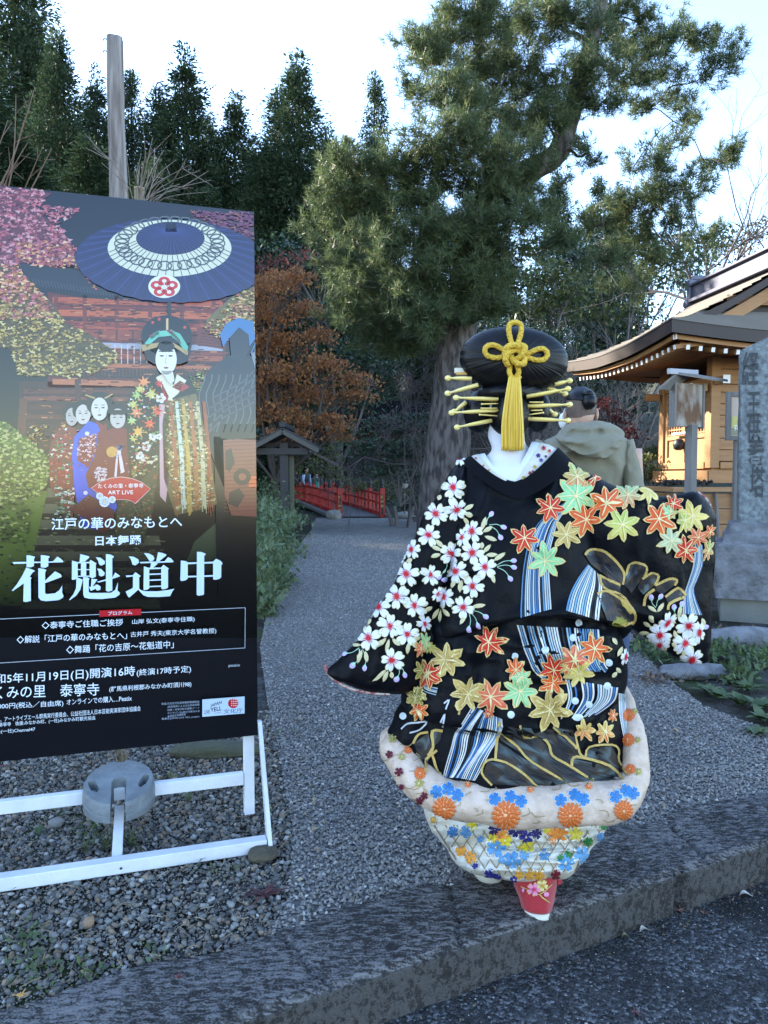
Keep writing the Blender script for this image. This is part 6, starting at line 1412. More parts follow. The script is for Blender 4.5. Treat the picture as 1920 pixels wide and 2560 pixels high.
def woman():
    f0 = G(1345, 2306); YB = 2.36
    root = thing("person", "woman seen from behind in black embroidered procession kimono with huge wig and yellow tassel", "person", (f0[0] - .02, YB, 0))
    # ---- body: one closed surface from crown to hips (only nape and back are seen)
    rows = [(1300, 930, 1268, 930, 0, 2.43, .02), (1325, 960, 1240, 960, 0, 2.43, .06), (1330, 1010, 1236, 1010, 0, 2.44, .065), (1318, 1050, 1226, 1050, 0, 2.43, .06), (1311, 1085, 1220, 1090, 0, 2.41, .055), (1318, 1116, 1229, 1124, 0, 2.39, .06),
            (1352, 1134, 1206, 1148, 6, 2.385, .07), (1384, 1150, 1186, 1160, 24, 2.38, .10), (1420, 1190, 1160, 1200, 40, 2.38, .115), (1440, 1260, 1140, 1270, 40, 2.39, .12), (1460, 1450, 1130, 1450, 30, 2.40, .13), (1440, 1620, 1150, 1620, 0, 2.42, .13), (1400, 1800, 1180, 1800, 0, 2.42, .12), (1360, 2100, 1240, 2100, 0, 2.40, .07), (1340, 2180, 1260, 2180, 0, 2.38, .04)]
    mb, V = loft("body", rows, M_skinw, None, n=48, N=80, ex=1, ey=1, fold=0, build=False)
    # face on the far side, ears
    hc = P(1284, 1010, 2.41); mb.ell(hc + [0, .10, -.01], (.014, .03, .022), 0, 10, 8); mb.ell(hc + [-.03, .093, .03], (.014, .01, .007), 0, 8, 6); mb.ell(hc + [.03, .093, .03], (.014, .01, .007), 0, 8, 6); mb.ell(hc + [0, .095, -.045], (.02, .01, .006), 0, 8, 6)
    for s_ in (-1, 1): mb.ell(hc + [s_ * .072, .0, -.02], (.012, .02, .03), 0, 10, 8)
    body = mb.build("body", M_skinw, root)
    # ---- garments
    tor = [(1398, 1122, 1178, 1140, 74, 2.38, .115), (1412, 1134, 1166, 1146, 76, 2.38, .125), (1440, 1162, 1150, 1160, 94, 2.38, .135), (1472, 1200, 1128, 1215, 84, 2.375, .15), (1500, 1270, 1108, 1300, 60, 2.37, .165), (1520, 1380, 1092, 1420, 20, 2.365, .185), (1545, 1490, 1075, 1540, -10, 2.36, .20), (1578, 1556, 1070, 1600, -42, 2.36, .215), (1570, 1566, 1078, 1610, -44, 2.36, .20), (1540, 1560, 1100, 1600, -46, 2.37, .15)]
    uch = loft("kimono", tor, M_black, root, N=120, n=128, far=60, captop=False, vee=True, wob=3, fold=.013, fs=(.013, .006), seed=3, extra=crease([(1175, 1300, 1120, 1420, 14, .014), (1120, 1420, 1072, 1560, 14, .016), (1250, 1250, 1230, 1420, 22, .006), (1300, 1270, 1420, 1500, 24, .006), (1480, 1300, 1440, 1540, 26, -.006), (1400, 1180, 1500, 1330, 20, .006)]))
    slv = [(1235, 1150, 1150, 1150, 0, 2.39, .05), (1228, 1200, 1112, 1203, 0, 2.375, .085), (1222, 1262, 1076, 1261, 0, 2.365, .10), (1195, 1345, 1036, 1342, 0, 2.355, .105), (1150, 1420, 1006, 1412, 0, 2.345, .105), (1128, 1500, 968, 1485, 0, 2.335, .105), (1108, 1580, 918, 1566, 0, 2.325, .10), (1086, 1650, 866, 1630, 10, 2.315, .095), (1064, 1702, 828, 1664, 30, 2.31, .085), (1040, 1716, 816, 1676, 30, 2.31, .06), (1020, 1718, 822, 1678, 28, 2.31, .03)]
    sl = loft("sleeve", slv, M_black, uch, N=100, n=110, ex=.8, wob=4, fold=.013, fs=(.016, .006), seed=9, extra=crease([(1140, 1380, 1060, 1640, 18, .02), (1080, 1420, 950, 1640, 20, .008)]))
    srv = [(1425, 1160, 1470, 1520, 0, 2.40, .05), (1458, 1178, 1482, 1548, 0, 2.375, .10), (1500, 1199, 1515, 1562, 0, 2.36, .125), (1545, 1216, 1560, 1568, 0, 2.37, .12), (1600, 1216, 1618, 1598, 0, 2.39, .105), (1655, 1240, 1680, 1640, 0, 2.41, .095), (1700, 1238, 1728, 1658, 0, 2.43, .085), (1742, 1233, 1758, 1660, 0, 2.44, .075), (1768, 1248, 1770, 1656, 0, 2.44, .06), (1784, 1275, 1774, 1652, 0, 2.44, .04), (1789, 1300, 1776, 1640, 0, 2.44, .012)]
    sr = loft("sleeve", srv, M_black, uch, N=100, n=110, ex=.72, wob=4, fold=.015, fs=(.011, .009), seed=14, extra=crease([(1560, 1260, 1600, 1560, 24, .018), (1500, 1240, 1480, 1540, 24, .012), (1640, 1250, 1540, 1480, 16, .008), (1668, 1262, 1690, 1300, 10, .02)]))
    mid = [(1530, 1500, 1080, 1530, 0, 2.37, .15), (1548, 1570, 1056, 1590, 0, 2.365, .185), (1566, 1632, 1034, 1650, 0, 2.36, .215), (1566, 1690, 1014, 1710, 30, 2.36, .225), (1558, 1740, 1002, 1752, 66, 2.36, .225), (1540, 1770, 1030, 1768, 66, 2.36, .222), (1520, 1772, 1060, 1768, 60, 2.36, .20), (1490, 1768, 1090, 1762, 50, 2.37, .15)]
    md = loft("waist_fold", mid, M_black, root, N=100, n=120, wob=5, fold=.018, fs=(.016, .01), seed=21, extra=crease([(1085, 1600, 1040, 1760, 14, .018), (1120, 1560, 1300, 1640, 16, .008), (1230, 1640, 1500, 1600, 20, .008), (1060, 1640, 1420, 1700, 18, .007), (1480, 1570, 1520, 1740, 20, .01), (1300, 1720, 1540, 1690, 16, .008)]))
    skt = [(1540, 1720, 1040, 1720, 0, 2.37, .155), (1560, 1750, 1000, 1762, 30, 2.37, .18), (1582, 1800, 968, 1832, 30, 2.365, .20), (1598, 1880, 985, 1885, 30, 2.36, .215), (1596, 1940, 1020, 1935, 36, 2.36, .222), (1570, 1985, 1060, 1985, 14, 2.36, .21), (1540, 1995, 1100, 1995, 0, 2.37, .15)]
    sk = loft("skirt_panel", skt, M_black, root, N=80, n=120, wob=5, fold=.012, fs=(.014, .006), seed=30, extra=crease([(1110, 1800, 1080, 1950, 16, .014), (1050, 1830, 1060, 1930, 14, .01)]))
    # padded white hem: a fat roll round the skirt's edge
    ctl = [(1546, 1700, 2.50, 10), (1562, 1738, 2.38, 16), (1578, 1800, 2.30, 24), (1588, 1880, 2.24, 30), (1584, 1950, 2.20, 40), (1540, 2000, 2.165, 50), (1440, 2010, 2.135, 53), (1320, 2016, 2.125, 53), (1200, 2008, 2.135, 52), (1110, 1988, 2.165, 50), (1052, 1952, 2.20, 48), (1012, 1905, 2.25, 46), (985, 1868, 2.31, 38), (975, 1842, 2.40, 22), (985, 1825, 2.52, 14)]
    ct = crom(ctl, 110); pts = Pn(ct[:, :2], ct[:, 2] + .012); rr = ct[:, 3] * pts[:, 1] / PF
    rr = rr * (1 + .07 * fbm(pts * 13, 3)); mb = MB(); mb.tube(pts, rr, 36); v = mb.v[0]; mb.v[0] = v + .006 * np.stack([fbm(v * 18 + 3, 3), fbm(v * 18 + 9, 3), fbm(v * 18 + 31, 3)], 1)
    hem = mb.build("padded_hem", M_hem, root)
    und = [(1540, 1990, 1060, 1990, 0, 2.36, .17), (1535, 2030, 1062, 2030, 10, 2.355, .19), (1512, 2080, 1088, 2085, 14, 2.35, .19), (1490, 2108, 1108, 2112, 6, 2.35, .175), (1482, 2120, 1114, 2122, 8, 2.35, .19), (1468, 2146, 1126, 2146, 18, 2.34, .19), (1440, 2174, 1158, 2172, 18, 2.33, .165), (1410, 2192, 1200, 2188, 12, 2.33, .12), (1376, 2198, 1262, 2196, 4, 2.34, .04)]
    un = loft("under_kimono", und, M_under, root, N=100, n=120, ex=.95, wob=5, fold=.013, fs=(.006, .03), seed=40)
    # collars: nested bands standing off the nape
    def collar(name, m, R1): return loft(name, crom(R1, 6), m, root, N=14, n=110, fold=.0015, cap=False, seed=50, far=80, vee=True)
    fl = collar("inner_collar", M_under, [(1352, 1106, 1197, 1135, 80, 2.38, .100), (1374, 1112, 1187, 1137, 78, 2.38, .110), (1394, 1124, 1176, 1141, 77, 2.38, .118)])
    wc = collar("white_collar", mat("white_silk", (.66, .71, .80), .5), [(1330, 1104, 1212, 1133, 78, 2.38, .090), (1342, 1105, 1204, 1134, 79, 2.38, .096), (1356, 1109, 1195, 1137, 80, 2.38, .102)])
    def cband():
        R1 = [(1396 + k * 42, 1118 + k * 42, 1176 - k * 24, 1138 + k * 18, 80 + k * 10, 2.38, .128 + .018 * k) for k in (0, .33, .66, 1.0)]
        return loft("collar_band", R1, mat("collar_black", (.0045, .005, .0075), .8, bump=.1, bscale=150, spec=.08), uch, N=20, n=110, fold=.002, cap=False, seed=60, far=80, vee=True)
    cb = cband()
    # lining edge along the sleeve mouth
    mb = MB(); e = crom([(813, 1664), (822, 1684), (846, 1706), (884, 1724), (930, 1733), (975, 1736)], 30); pts = Pn(e, np.linspace(2.30, 2.235, 30)); mb.tube(pts, np.linspace(.006, .003, 30), 8); mb.build("lining_edge", mat("lining_pink", (.55, .42, .36), .6, col2=(.28, .05, .06), vscale=55, vstr=.95, sharp=.1), sl)
    mb = MB(); e = crom([(1744, 1231), (1764, 1246), (1776, 1268), (1785, 1300)], 16); mb.tube(Pn(e, 2.44), .005, 6); mb.build("lining_edge", mat("lining_pink", (.62, .52, .48)), sr)
    # ---- embroidery on the black cloth
    E = Emb([uch, sl, sr, md, sk, hem])
    S = .3255
    stripes(E, [z6(*q) for q in ((400, 300), (220, 430), (130, 580), (85, 780), (65, 1000), (62, 1180))], [z6(*q) for q in ((440, 330), (360, 430), (320, 560), (285, 720), (290, 900), (305, 1115))], 15, seed=1)
    stripes(E, [z6(*q) for q in ((580, 770), (500, 880), (440, 1000), (410, 1125))], [z6(*q) for q in ((660, 850), (690, 950), (680, 1060), (665, 1200))], 14, seed=2)
    stripes(E, [z6(*q) for q in ((10, 1235), (60, 1390), (140, 1580), (210, 1650))], [z6(*q) for q in ((690, 1275), (700, 1420), (730, 1530), (770, 1590))], 34, gap=.34, drop=.22, seed=3)
    stripes(E, [z6(*q) for q in ((1400, 600), (1390, 760), (1350, 900), (1318, 1000), (1305, 1150))], [z6(*q) for q in ((1460, 620), (1465, 760), (1425, 880), (1395, 980), (1460, 1160))], 11, seed=4)
    stripes(E, [z7(*q) for q in ((1130, 40), (1150, 150), (1110, 270))], [z7(*q) for q in ((1440, 90), (1415, 170), (1300, 255))], 20, drop=.2, seed=5)
    stripes(E, [z7(*q) for q in ((600, 195), (505, 330), (485, 440), (425, 600))], [z7(*q) for q in ((770, 270), (760, 380), (690, 500), (610, 622))], 22, gap=.3, seed=6, wav=3.5)
    stripes(E, [z7(*q) for q in ((1440, 120), (1445, 250), (1478, 420))], [z7(*q) for q in ((1495, 130), (1498, 250), (1498, 400))], 8, seed=7)
    stripes(E, [z7(*q) for q in ((300, 60), (320, 110), (395, 135))], [z7(*q) for q in ((345, 40), (350, 75), (405, 90))], 6, seed=8)
    E.lay = 1
    # rocks
    def blot(q):
        n_ = vnoise(np.array([[q[0] * .06, q[1] * .06, 1.0]]))[0]; return ((.07, .10, .11) if n_ > .5 else (.032, .022, .016) if n_ > -.1 else (.010, .011, .016))
    GW = 6.2
    def gl(tr, *pts): E.ribbon([tr(*q) for q in pts], GW * ER.uniform(.8, 1.15), '#b8964a', 1, .001)
    for pl in ([(760, 300), (880, 330), (990, 380), (1050, 450), (1160, 545), (1280, 630), (1150, 640), (1020, 560), (900, 480), (760, 390)], [(690, 515), (790, 525), (900, 595), (970, 660), (720, 645), (665, 585)], [(880, 320), (1060, 330), (1200, 440), (1240, 500), (1180, 500), (1170, 540), (1060, 470), (1040, 400), (950, 370)], [(745, 400), (900, 500), (1030, 575), (1150, 642), (980, 655), (890, 580), (790, 515), (740, 500)], [(1260, 440), (1400, 425), (1440, 500), (1490, 600), (1390, 540), (1255, 490)], [(1185, 500), (1390, 545), (1465, 620), (1300, 630), (1170, 550)], [(1075, 320), (1180, 330), (1215, 460), (1130, 370)], [(265, 410), (350, 350), (370, 450), (335, 560), (300, 500)], [(370, 340), (425, 340), (420, 390), (380, 430)]):
        E.area([z7(*q) for q in pl], '#30302c', 0, blot)
    E.lay = 3
    for pl in ([(765, 285), (742, 400), (735, 500)], [(870, 305), (905, 380), (990, 368), (1040, 420), (1060, 480), (1160, 540), (1300, 630)], [(750, 340), (860, 430), (920, 500), (1030, 570), (1150, 640)], [(715, 650), (658, 580), (690, 508), (790, 520), (900, 590), (975, 665)], [(1065, 315), (1130, 370), (1200, 440)], [(1190, 355), (1215, 465), (1250, 492)], [(1170, 550), (1180, 490), (1250, 495), (1390, 540), (1470, 620)], [(1250, 490), (1270, 430), (1400, 418), (1440, 450), (1440, 510), (1500, 600)], [(260, 410), (290, 360), (350, 345)], [(350, 480), (375, 430), (372, 340), (430, 340)], [(330, 580), (340, 500), (400, 450)], [(370, 470), (390, 530), (415, 590)], [(530, 180), (520, 245)]):
        gl(z7, *pl)
    for pl, c in (([(195, 330), (230, 300), (290, 290), (340, 290), (300, 330), (240, 350)], '#b8bcc4'), ([(420, 290), (445, 240), (430, 320)], '#c8ccd4'), ([(440, 180), (470, 160), (450, 215)], '#c8ccd4')): E.ribbon([z7(*q) for q in pl], 4, c)
    for pl in ([(555, 700), (590, 660), (690, 660), (770, 720), (850, 830), (850, 930), (740, 880), (600, 770)], [(870, 860), (890, 780), (950, 755), (1030, 790), (1015, 860), (910, 990), (860, 930)], [(1000, 880), (1070, 835), (1120, 860), (1090, 930), (1010, 1000), (960, 950)], [(1095, 930), (1200, 880), (1260, 890), (1240, 930), (1150, 1000), (1100, 970)], [(1170, 1020), (1270, 950), (1330, 1010), (1300, 1045), (1200, 1080)], [(650, 1000), (720, 975), (850, 1050), (935, 1140), (930, 1210), (830, 1240), (740, 1240), (690, 1110)], [(670, 860), (830, 930), (840, 1010), (700, 940)]):
        E.area([z6(*q) for q in pl], '#302c2c', 0, lambda q: tuple(np.array(blot(q)) * 1.5)); E.lay += 1; E.ribbon([z6(*q) for q in pl[: len(pl) - 2]], GW, '#b8964a', 1, .001); E.lay -= 1
    gl(z6, (665, 850), (700, 950), (830, 1000), (900, 1090), (945, 1160), (920, 1230)); gl(z6, (1010, 1090), (1030, 1010), (1090, 960)); gl(z6, (1195, 1120), (1210, 1070), (1320, 1020))
    E.area([z6(*q) for q in ((755, 1245), (790, 1175), (860, 1145), (895, 1185), (880, 1240), (800, 1255))], '#8c8430')
    E.area([z6(*q) for q in ((820, 1010), (930, 1140), (900, 1150), (850, 1090))], '#b8a04c')
    for x, y in ((510, 1225), (468, 1335), (255, 1430), (20, 1478), (740, 1525)): disc(E, z6(x, y), 9, 9, '#ccd6dc', 0, 14)
    for x, y in ((820, 245), (1375, 80), (1190, 165), (1270, 185), (1205, 260), (205, 255)): disc(E, z7(x, y), 9 if x != 1205 else 14, 9, '#ccd6dc', 0, 14)
    E.lay = 4
    leaves6 = [(640, 110, 100, 'red', .35, .7), (490, 105, 112, 'ygs', 1, 0), (480, 250, 150, 'mint', 1, 0), (290, 340, 110, 'red', 1, 0), (90, 575, 108, 'red', 1, 0), (725, 300, 128, 'or', 1, 0), (555, 430, 128, 'or', 1, 0), (890, 245, 102, 'msal', 1, 0), (1050, 215, 100, 'yel', .8, .4), (835, 470, 128, 'yg', 1, 0), (410, 545, 108, 'gold', 1, 0), (255, 740, 132, 'mint', 1, 0), (1235, 310, 74, 'red', 1, 0), (1200, 370, 70, 'mint', 1, 0), (1125, 430, 128, 'or', 1, 0), (1320, 440, 95, 'yg', .6, .2), (1375, 405, 112, 'yel', 1, 0), (1210, 590, 100, 'pale', 1, 0), (1415, 560, 78, 'sal', 1, 0), (1325, 660, 108, 'red', .8, 0), (1505, 520, 62, 'or', .6, .5), (1495, 660, 88, 'ygs', .45, .2), (620, 1420, 122, 'or', 1, 0), (470, 1500, 112, 'sal', 1, 0), (310, 1570, 112, 'red', 1, 0), (500, 1600, 110, 'yel', 1, 0), (20, 1575, 90, 'or', .9, 0), (60, 1640, 90, 'mint', 1, 0)]
    for x, y, r, k, sx, tl in leaves6: maple(E, z6(x, y), r * S, k, None, sx, tl); E.lay += .22
    for x, y, r, k, sx in ((575, 125, 100, 'gold', 1), (715, 140, 98, 'sal', 1), (865, 110, 102, 'mint', 1), (1040, 215, 118, 'gold', 1), (350, 25, 78, 'red', .8), (280, 140, 58, 'ol', .9), (300, 225, 58, 'or', .9), (1060, 65, 75, 'or', 1), (1240, 335, 64, 'ys', .9), (1355, 345, 66, 'ys', .8), (1400, 250, 40, 'or', .7), (700, 235, 30, 'red', 1)): maple(E, z7(x, y), r * .434, k, None, sx); E.lay += .15
    for x, y, r, k, sx in ((1410, 1610, 130, 'red', 1), (1060, 1760, 142, 'gold', 1), (920, 1870, 112, 'red', .9), (830, 1840, 80, 'ol', .8), (860, 1610, 92, 'mint', .6), (815, 1660, 70, 'sal', .6), (805, 2060, 80, 'ol', .9), (930, 1660, 50, 'yg', .8)): maple(E, z5(x, y), r * .3014, k, None, sx); E.lay += .15
    # cherry blossoms
    E.lay = 4; T = .3014
    for a, b in (((1010, 390), (985, 440)), ((1190, 520), (1280, 470)), ((1200, 545), (1275, 560)), ((1190, 570), (1240, 640)), ((1340, 690), (1375, 570)), ((1350, 700), (1430, 650)), ((1360, 730), (1475, 770)), ((960, 760), (1025, 825)), ((1010, 850), (920, 815)), ((1005, 880), (915, 905)), ((1340, 840), (1345, 780)), ((1350, 870), (1420, 800)), ((1370, 890), (1480, 885)), ((1440, 940), (1540, 865)), ((1420, 1030), (1450, 1125)), ((1180, 1090), (1160, 1200)), ((1130, 1090), (1095, 1165)), ((720, 950), (775, 920)), ((1000, 1330), (1000, 1450)), ((1020, 1330), (1085, 1400)), ((985, 1325), (925, 1420)), ((1260, 1320), (1380, 1300)), ((1220, 1380), (1160, 1470)), ((860, 1350), (930, 1310)), ((430, 1370), (345, 1425)), ((430, 1400), (400, 1475)), ((550, 1570), (465, 1660)), ((575, 1580), (550, 1700)), ((600, 1580), (670, 1640)), ((750, 1590), (835, 1565)), ((735, 1610), (720, 1710)), ((765, 1600), (800, 1660)), ((350, 1640), (220, 1630)), ((350, 1670), (310, 1790)), ((375, 1680), (395, 1780)), ((560, 1830), (435, 1940)), ((570, 1840), (525, 1940)), ((595, 1850), (605, 1910)), ((975, 350), (1040, 290))): slim(E, z5(*a), z5(*b), 5.2)
    for a, b in (((1380, 640), (1420, 550)), ((1400, 640), (1525, 660)), ((1410, 650), (1500, 745)), ((1460, 980), (1605, 935)), ((1470, 985), (1605, 990)), ((1470, 990), (1575, 1085)), ((1260, 1350), (1380, 1400)), ((1250, 1365), (1315, 1475)), ((1240, 1370), (1238, 1505)), ((330, 1660), (205, 1710)), ((330, 1670), (272, 1805)), ((355, 1670), (372, 1825)), ((650, 1800), (700, 1880)), ((650, 1810), (635, 1915)), ((1050, 960), (985, 1070)), ((1075, 980), (1030, 1090))): bud(E, z5(*a), z5(*b))
    E.lay = 6
    for x, y, r, sx in ((1110, 335, 92, 1), (1185, 745, 74, .8), (1125, 510, 92, 1), (970, 550, 92, 1), (905, 730, 90, 1), (775, 845, 78, .8), (1085, 875, 92, 1), (1270, 695, 90, .9), (970, 1210, 64, .7), (1270, 870, 92, 1), (1370, 995, 95, 1), (1140, 1025, 92, 1), (1275, 1145, 95, 1), (915, 1055, 84, 1), (730, 1050, 96, 1), (1040, 1240, 88, .9), (1195, 1320, 95, 1), (650, 1235, 98, 1), (860, 1450, 70, .8), (500, 1325, 92, 1), (795, 1305, 96, 1), (580, 1480, 98, 1), (720, 1545, 92, 1), (415, 1580, 98, 1), (605, 1755, 92, 1), (1165, 95, 62, .8), (690, 925, 55, .5), (605, 1045, 60, .5), (990, 310, 50, .5)): flower(E, z5(x, y), r * T, None, sx, .5 if sx < .75 else 0); E.lay += .12
    E.lay = 6
    for a, b in (((1060, 1290), (960, 1300)), ((1070, 1250), (1005, 1205)), ((1090, 1215), (1045, 1160)), ((1110, 1140), (1160, 1060)), ((1110, 1140), (1035, 1085)), ((1255, 1220), (1185, 1185)), ((1270, 1190), (1290, 1080)), ((1240, 1270), (1260, 1340)), ((1160, 1380), (1190, 1430)), ((1270, 1400), (1220, 1370)), ((1330, 1410), (1310, 1475)), ((1360, 1380), (1385, 1440)), ((1450, 1180), (1475, 1240)), ((800, 1390), (760, 1335)), ((800, 1480), (840, 1400)), ((790, 1560), (830, 1600)), ((800, 1590), (760, 1640))): slim(E, z6(*a), z6(*b), 5)
    for a, b in (((1100, 1100), (1065, 1020)), ((1105, 1090), (1135, 1015)), ((1260, 1160), (1240, 1100)), ((1280, 1150), (1300, 1075)), ((1460, 1270), (1480, 1250))): bud(E, z6(*a), z6(*b))
    E.lay = 8
    for x, y, r, sx, tl in ((1185, 1215, 90, .6, .7), (1130, 1305, 88, 1, 0), (1135, 1375, 72, 1, 0), (1345, 1235, 92, 1, 0), (1320, 1370, 90, 1, 0), (1425, 1290, 84, .55, .1), (1375, 1490, 84, 1, .3), (855, 1480, 60, .5, .2)): flower(E, z6(x, y), r * S, None, sx, tl)
    E.build("embroidery", uch)
    # ---- woven motifs on the padded hem and the under kimono
    H = Emb([hem, sk]); H.lay = 0
    for k in range(64):
        x, y = ER.uniform(120, 1560), ER.uniform(640, 870); x, y = (x, y) if ER.random() < .7 else (ER.uniform(100, 330), ER.uniform(400, 760)); a = ER.uniform(0, 3.1); L = ER.uniform(25, 55)
        H.ribbon([z7(x, y), z7(x + L * math.cos(a), y + L * .6 * math.sin(a)), z7(x + 1.7 * L * math.cos(a + .6), y + L * math.sin(a + .6))], 2.0, '#a08a66')
    H.lay = 2
    for x, y in ((395, 690), (460, 675), (515, 710), (730, 735), (820, 720), (880, 745), (1110, 740), (1190, 710), (1240, 735), (1425, 720), (1485, 685), (1525, 700)): flower(H, z7(x, y), 40 * .434, None, 1, 0, '#3a7cb8', '#dfe6ee', '#c8d8e8', st=False); H.lay += 2; disc(H, z7(x, y), 2.2, 2.2, '#e4e0c8', 0, 6); H.lay -= 2
    for x, y, r in ((440, 785, 66), (795, 825, 80), (1165, 825, 70), (1470, 795, 54), (300, 585, 34), (1500, 392, 38), (1500, 250, 36), (1512, 560, 30), (230, 450, 22)): chrys(H, z7(x, y), r * .434)
    for x, y, r in ((140, 385, 27), (195, 490, 22), (295, 640, 30), (1552, 392, 20), (1555, 575, 24), (1535, 230, 20), (350, 820, 22)): maple(H, z7(x, y), r * .434, 'ol')
    for x, y, r in ((125, 475, 22), (180, 575, 25), (300, 740, 22), (325, 712, 22), (195, 660, 16)): flower(H, z7(x, y), r * .434, None, 1, 0, '#5c1428', '#5c1428', '#8c4454', st=False)
    for x, y, r in ((575, 650, 22), (935, 680, 22), (1270, 660, 22)): maple(H, z7(x, y), r * .434, 'or')
    H.build("woven_motif", hem)
    U = Emb([un]); 
    for k in range(16):
        x = 380 + k * 66; U.ribbon([z7(x, 880), z7(x + 90, 1020), z7(x + 200, 1190)], 2.4, '#8c7a5c'); U.ribbon([z7(x + 120, 880), z7(x + 20, 1030), z7(x - 70, 1190)], 2.4, '#8c7a5c')
    U.lay = 2; W_ = dict(st=False)
    for x, y, r, c in ((490, 920, 28, '#3f74ac'), (565, 920, 30, '#5a8cbc'), (650, 960, 30, '#5a8cbc'), (740, 1010, 52, '#5c96c8'), (830, 1085, 40, '#5c96c8'), (900, 1055, 36, '#6ca0cc'), (1015, 1055, 28, '#5a8cbc'), (770, 1080, 28, '#6ca0cc'), (1135, 1095, 56, '#5c96c8'), (1230, 1050, 40, '#6ca0cc'), (1340, 950, 22, '#5a8cbc'), (730, 905, 30, '#221a5c'), (850, 910, 40, '#221a5c'), (910, 950, 46, '#2a2474'), (970, 930, 26, '#221a5c'), (700, 1165, 40, '#2a2a84'), (742, 1185, 26, '#2a2a84'), (620, 1115, 24, '#2a2a84'), (840, 1190, 26, '#2a2a84'), (600, 880, 30, '#d8c838'), (720, 955, 40, '#e0cc30'), (790, 970, 36, '#e0cc30'), (910, 1005, 40, '#d8c838'), (1030, 910, 30, '#d8c838'), (1195, 930, 50, '#e0cc50'), (540, 1030, 30, '#e09838'), (595, 1065, 32, '#e09838'), (770, 945, 40, '#e08c38'), (1090, 930, 62, '#e08838'), (870, 1165, 30, '#e8a840'), (930, 1165, 36, '#e8a840'), (985, 1170, 26, '#e8a840'), (1265, 975, 24, '#2c7c3c'), (1150, 1050, 26, '#2c7c3c'), (1105, 1070, 24, '#2c7c3c'), (1355, 885, 22, '#2c7c3c'), (380, 850, 22, '#c89838'), (1080, 1165, 30, '#7c2030')):
        flower(U, z7(x, y), r * .434 * 1.05 * ER.uniform(.8, 1.35), None, 1, 0, c, c, '#e4e0d0', st=False); U.lay += 2; disc(U, z7(x, y), r * .09, r * .09, '#e8dcae', 0, 7); U.lay -= 2
    U.build("woven_motif", un)
    # motifs on the coloured inner collar
    Cc = Emb([fl])
    for x, y, r, c in ((1220, 1490, 26, '#a83040'), (1280, 1520, 20, '#c84a4a'), (1160, 1570, 26, '#3c2c84'), (1190, 1620, 24, '#5c4c9c'), (1120, 1690, 22, '#c89838'), (1070, 1760, 22, '#8c3c3c'), (1000, 1810, 22, '#b8a040'), (1240, 1580, 16, '#4c3c74'), (1100, 1740, 14, '#a83c3c'), (560, 1680, 12, '#a8483c'), (620, 1730, 12, '#b89038'), (480, 1600, 12, '#a83040')): flower(Cc, zh(x, y), r * .229, None, 1, 0, c, c, '#d8d0c0', st=False)
    Cc.build("woven_motif", fl)
    # ---- feet: red cover over the heel, pale soles
    rc = loft("heel_cover", [(1396, 2180, 1282, 2180, 0, 2.30, .085), (1392, 2215, 1284, 2210, 0, 2.29, .088), (1386, 2250, 1298, 2245, 6, 2.275, .087), (1382, 2274, 1304, 2266, 14, 2.265, .080), (1376, 2275, 1312, 2267, 14, 2.27, .05)], M_redc, root, N=40, n=60, fold=.006, seed=70)
    Q = Emb([rc]); Q.ribbon([z7(1060, 1220), z7(1015, 1265), z7(990, 1285), z7(1045, 1328)], 2.6, '#b8964a', 1); Q.ribbon([z7(880, 1235), z7(940, 1260), z7(1000, 1290)], 1.8, '#b8964a', 1); Q.lay = 2
    flower(Q, z7(1000, 1228), 15, .3, 1, 0, '#e0cc88', '#b89038', '#c8a858'); flower(Q, z7(955, 1250), 17, .1, 1, 0, '#e88cb0', '#c03060', '#c8a858'); disc(Q, z7(1025, 1280), 6, 6, '#e08cb0'); disc(Q, z7(895, 1255), 3, 5, '#c890c0'); Q.build("embroidery", rc)
    M_sole = mat("sole_cream", (.66, .64, .56), .6, col2=(.5, .47, .4), vscale=20)
    loft("heel", [(1379, 2255, 1309, 2250, 10, 2.27, .055), (1381, 2276, 1307, 2268, 14, 2.265, .066), (1381, 2290, 1310, 2281, 14, 2.262, .07), (1377, 2293, 1316, 2285, 12, 2.262, .062)], M_sole, root, N=20, n=48, ex=.7, ey=.8, fold=0)
    loft("foot", [(1262, 2150, 1168, 2150, 0, 2.42, .05), (1260, 2172, 1172, 2168, 0, 2.42, .055), (1258, 2200, 1185, 2186, 8, 2.42, .05), (1255, 2208, 1195, 2198, 8, 2.42, .04)], M_sole, root, N=24, n=40, fold=.002)
    mb = MB(); mb.box(P(1396, 2200, 2.28), (.016, .016, .02), rz=.5); mb.build("tassel_tip", M_redc, root)
    # ---- wig
    hb = MB()
    def disc_fn(V):
        a = np.arctan2(V[:, 2], V[:, 0]); r = np.hypot(V[:, 0], V[:, 2]); k = 1 + .007 * fbm(np.stack([np.cos(a) * 26, np.sin(a) * 26, r * .8], 1), 3) * np.clip(r * 1.6, 0, 1) * 1.3
        V = np.sign(V) * np.abs(V) ** np.array([.93, .8, .93]); return V * k[:, None]
    tl = math.radians(4); Rm = np.array([[math.cos(tl), 0, math.sin(tl)], [0, 1, 0], [-math.sin(tl), 0, math.cos(tl)]])
    # build with poles on the view axis so strands radiate from the middle
    def ring_ell(c, r, fn, nu, nv, Rm=None):
        V = []
        for i in range(nv + 1):
            th = math.pi * i / nv
            for j in range(nu): q = 2 * math.pi * j / nu; V.append((math.sin(th) * math.cos(q), -math.cos(th), math.sin(th) * math.sin(q)))
        V = fn(np.array(V)) * np.array(r)
        if Rm is not None: V = V @ Rm.T
        hb.grid((V + c).reshape(nv + 1, nu, 3), 0, True, wrap=True)
    dc = P(1284, 900, 2.40); s_ = 2.36 / PF
    ring_ell(dc, (135.5 * s_, .088, 80 * s_), disc_fn, 300, 40, Rm)
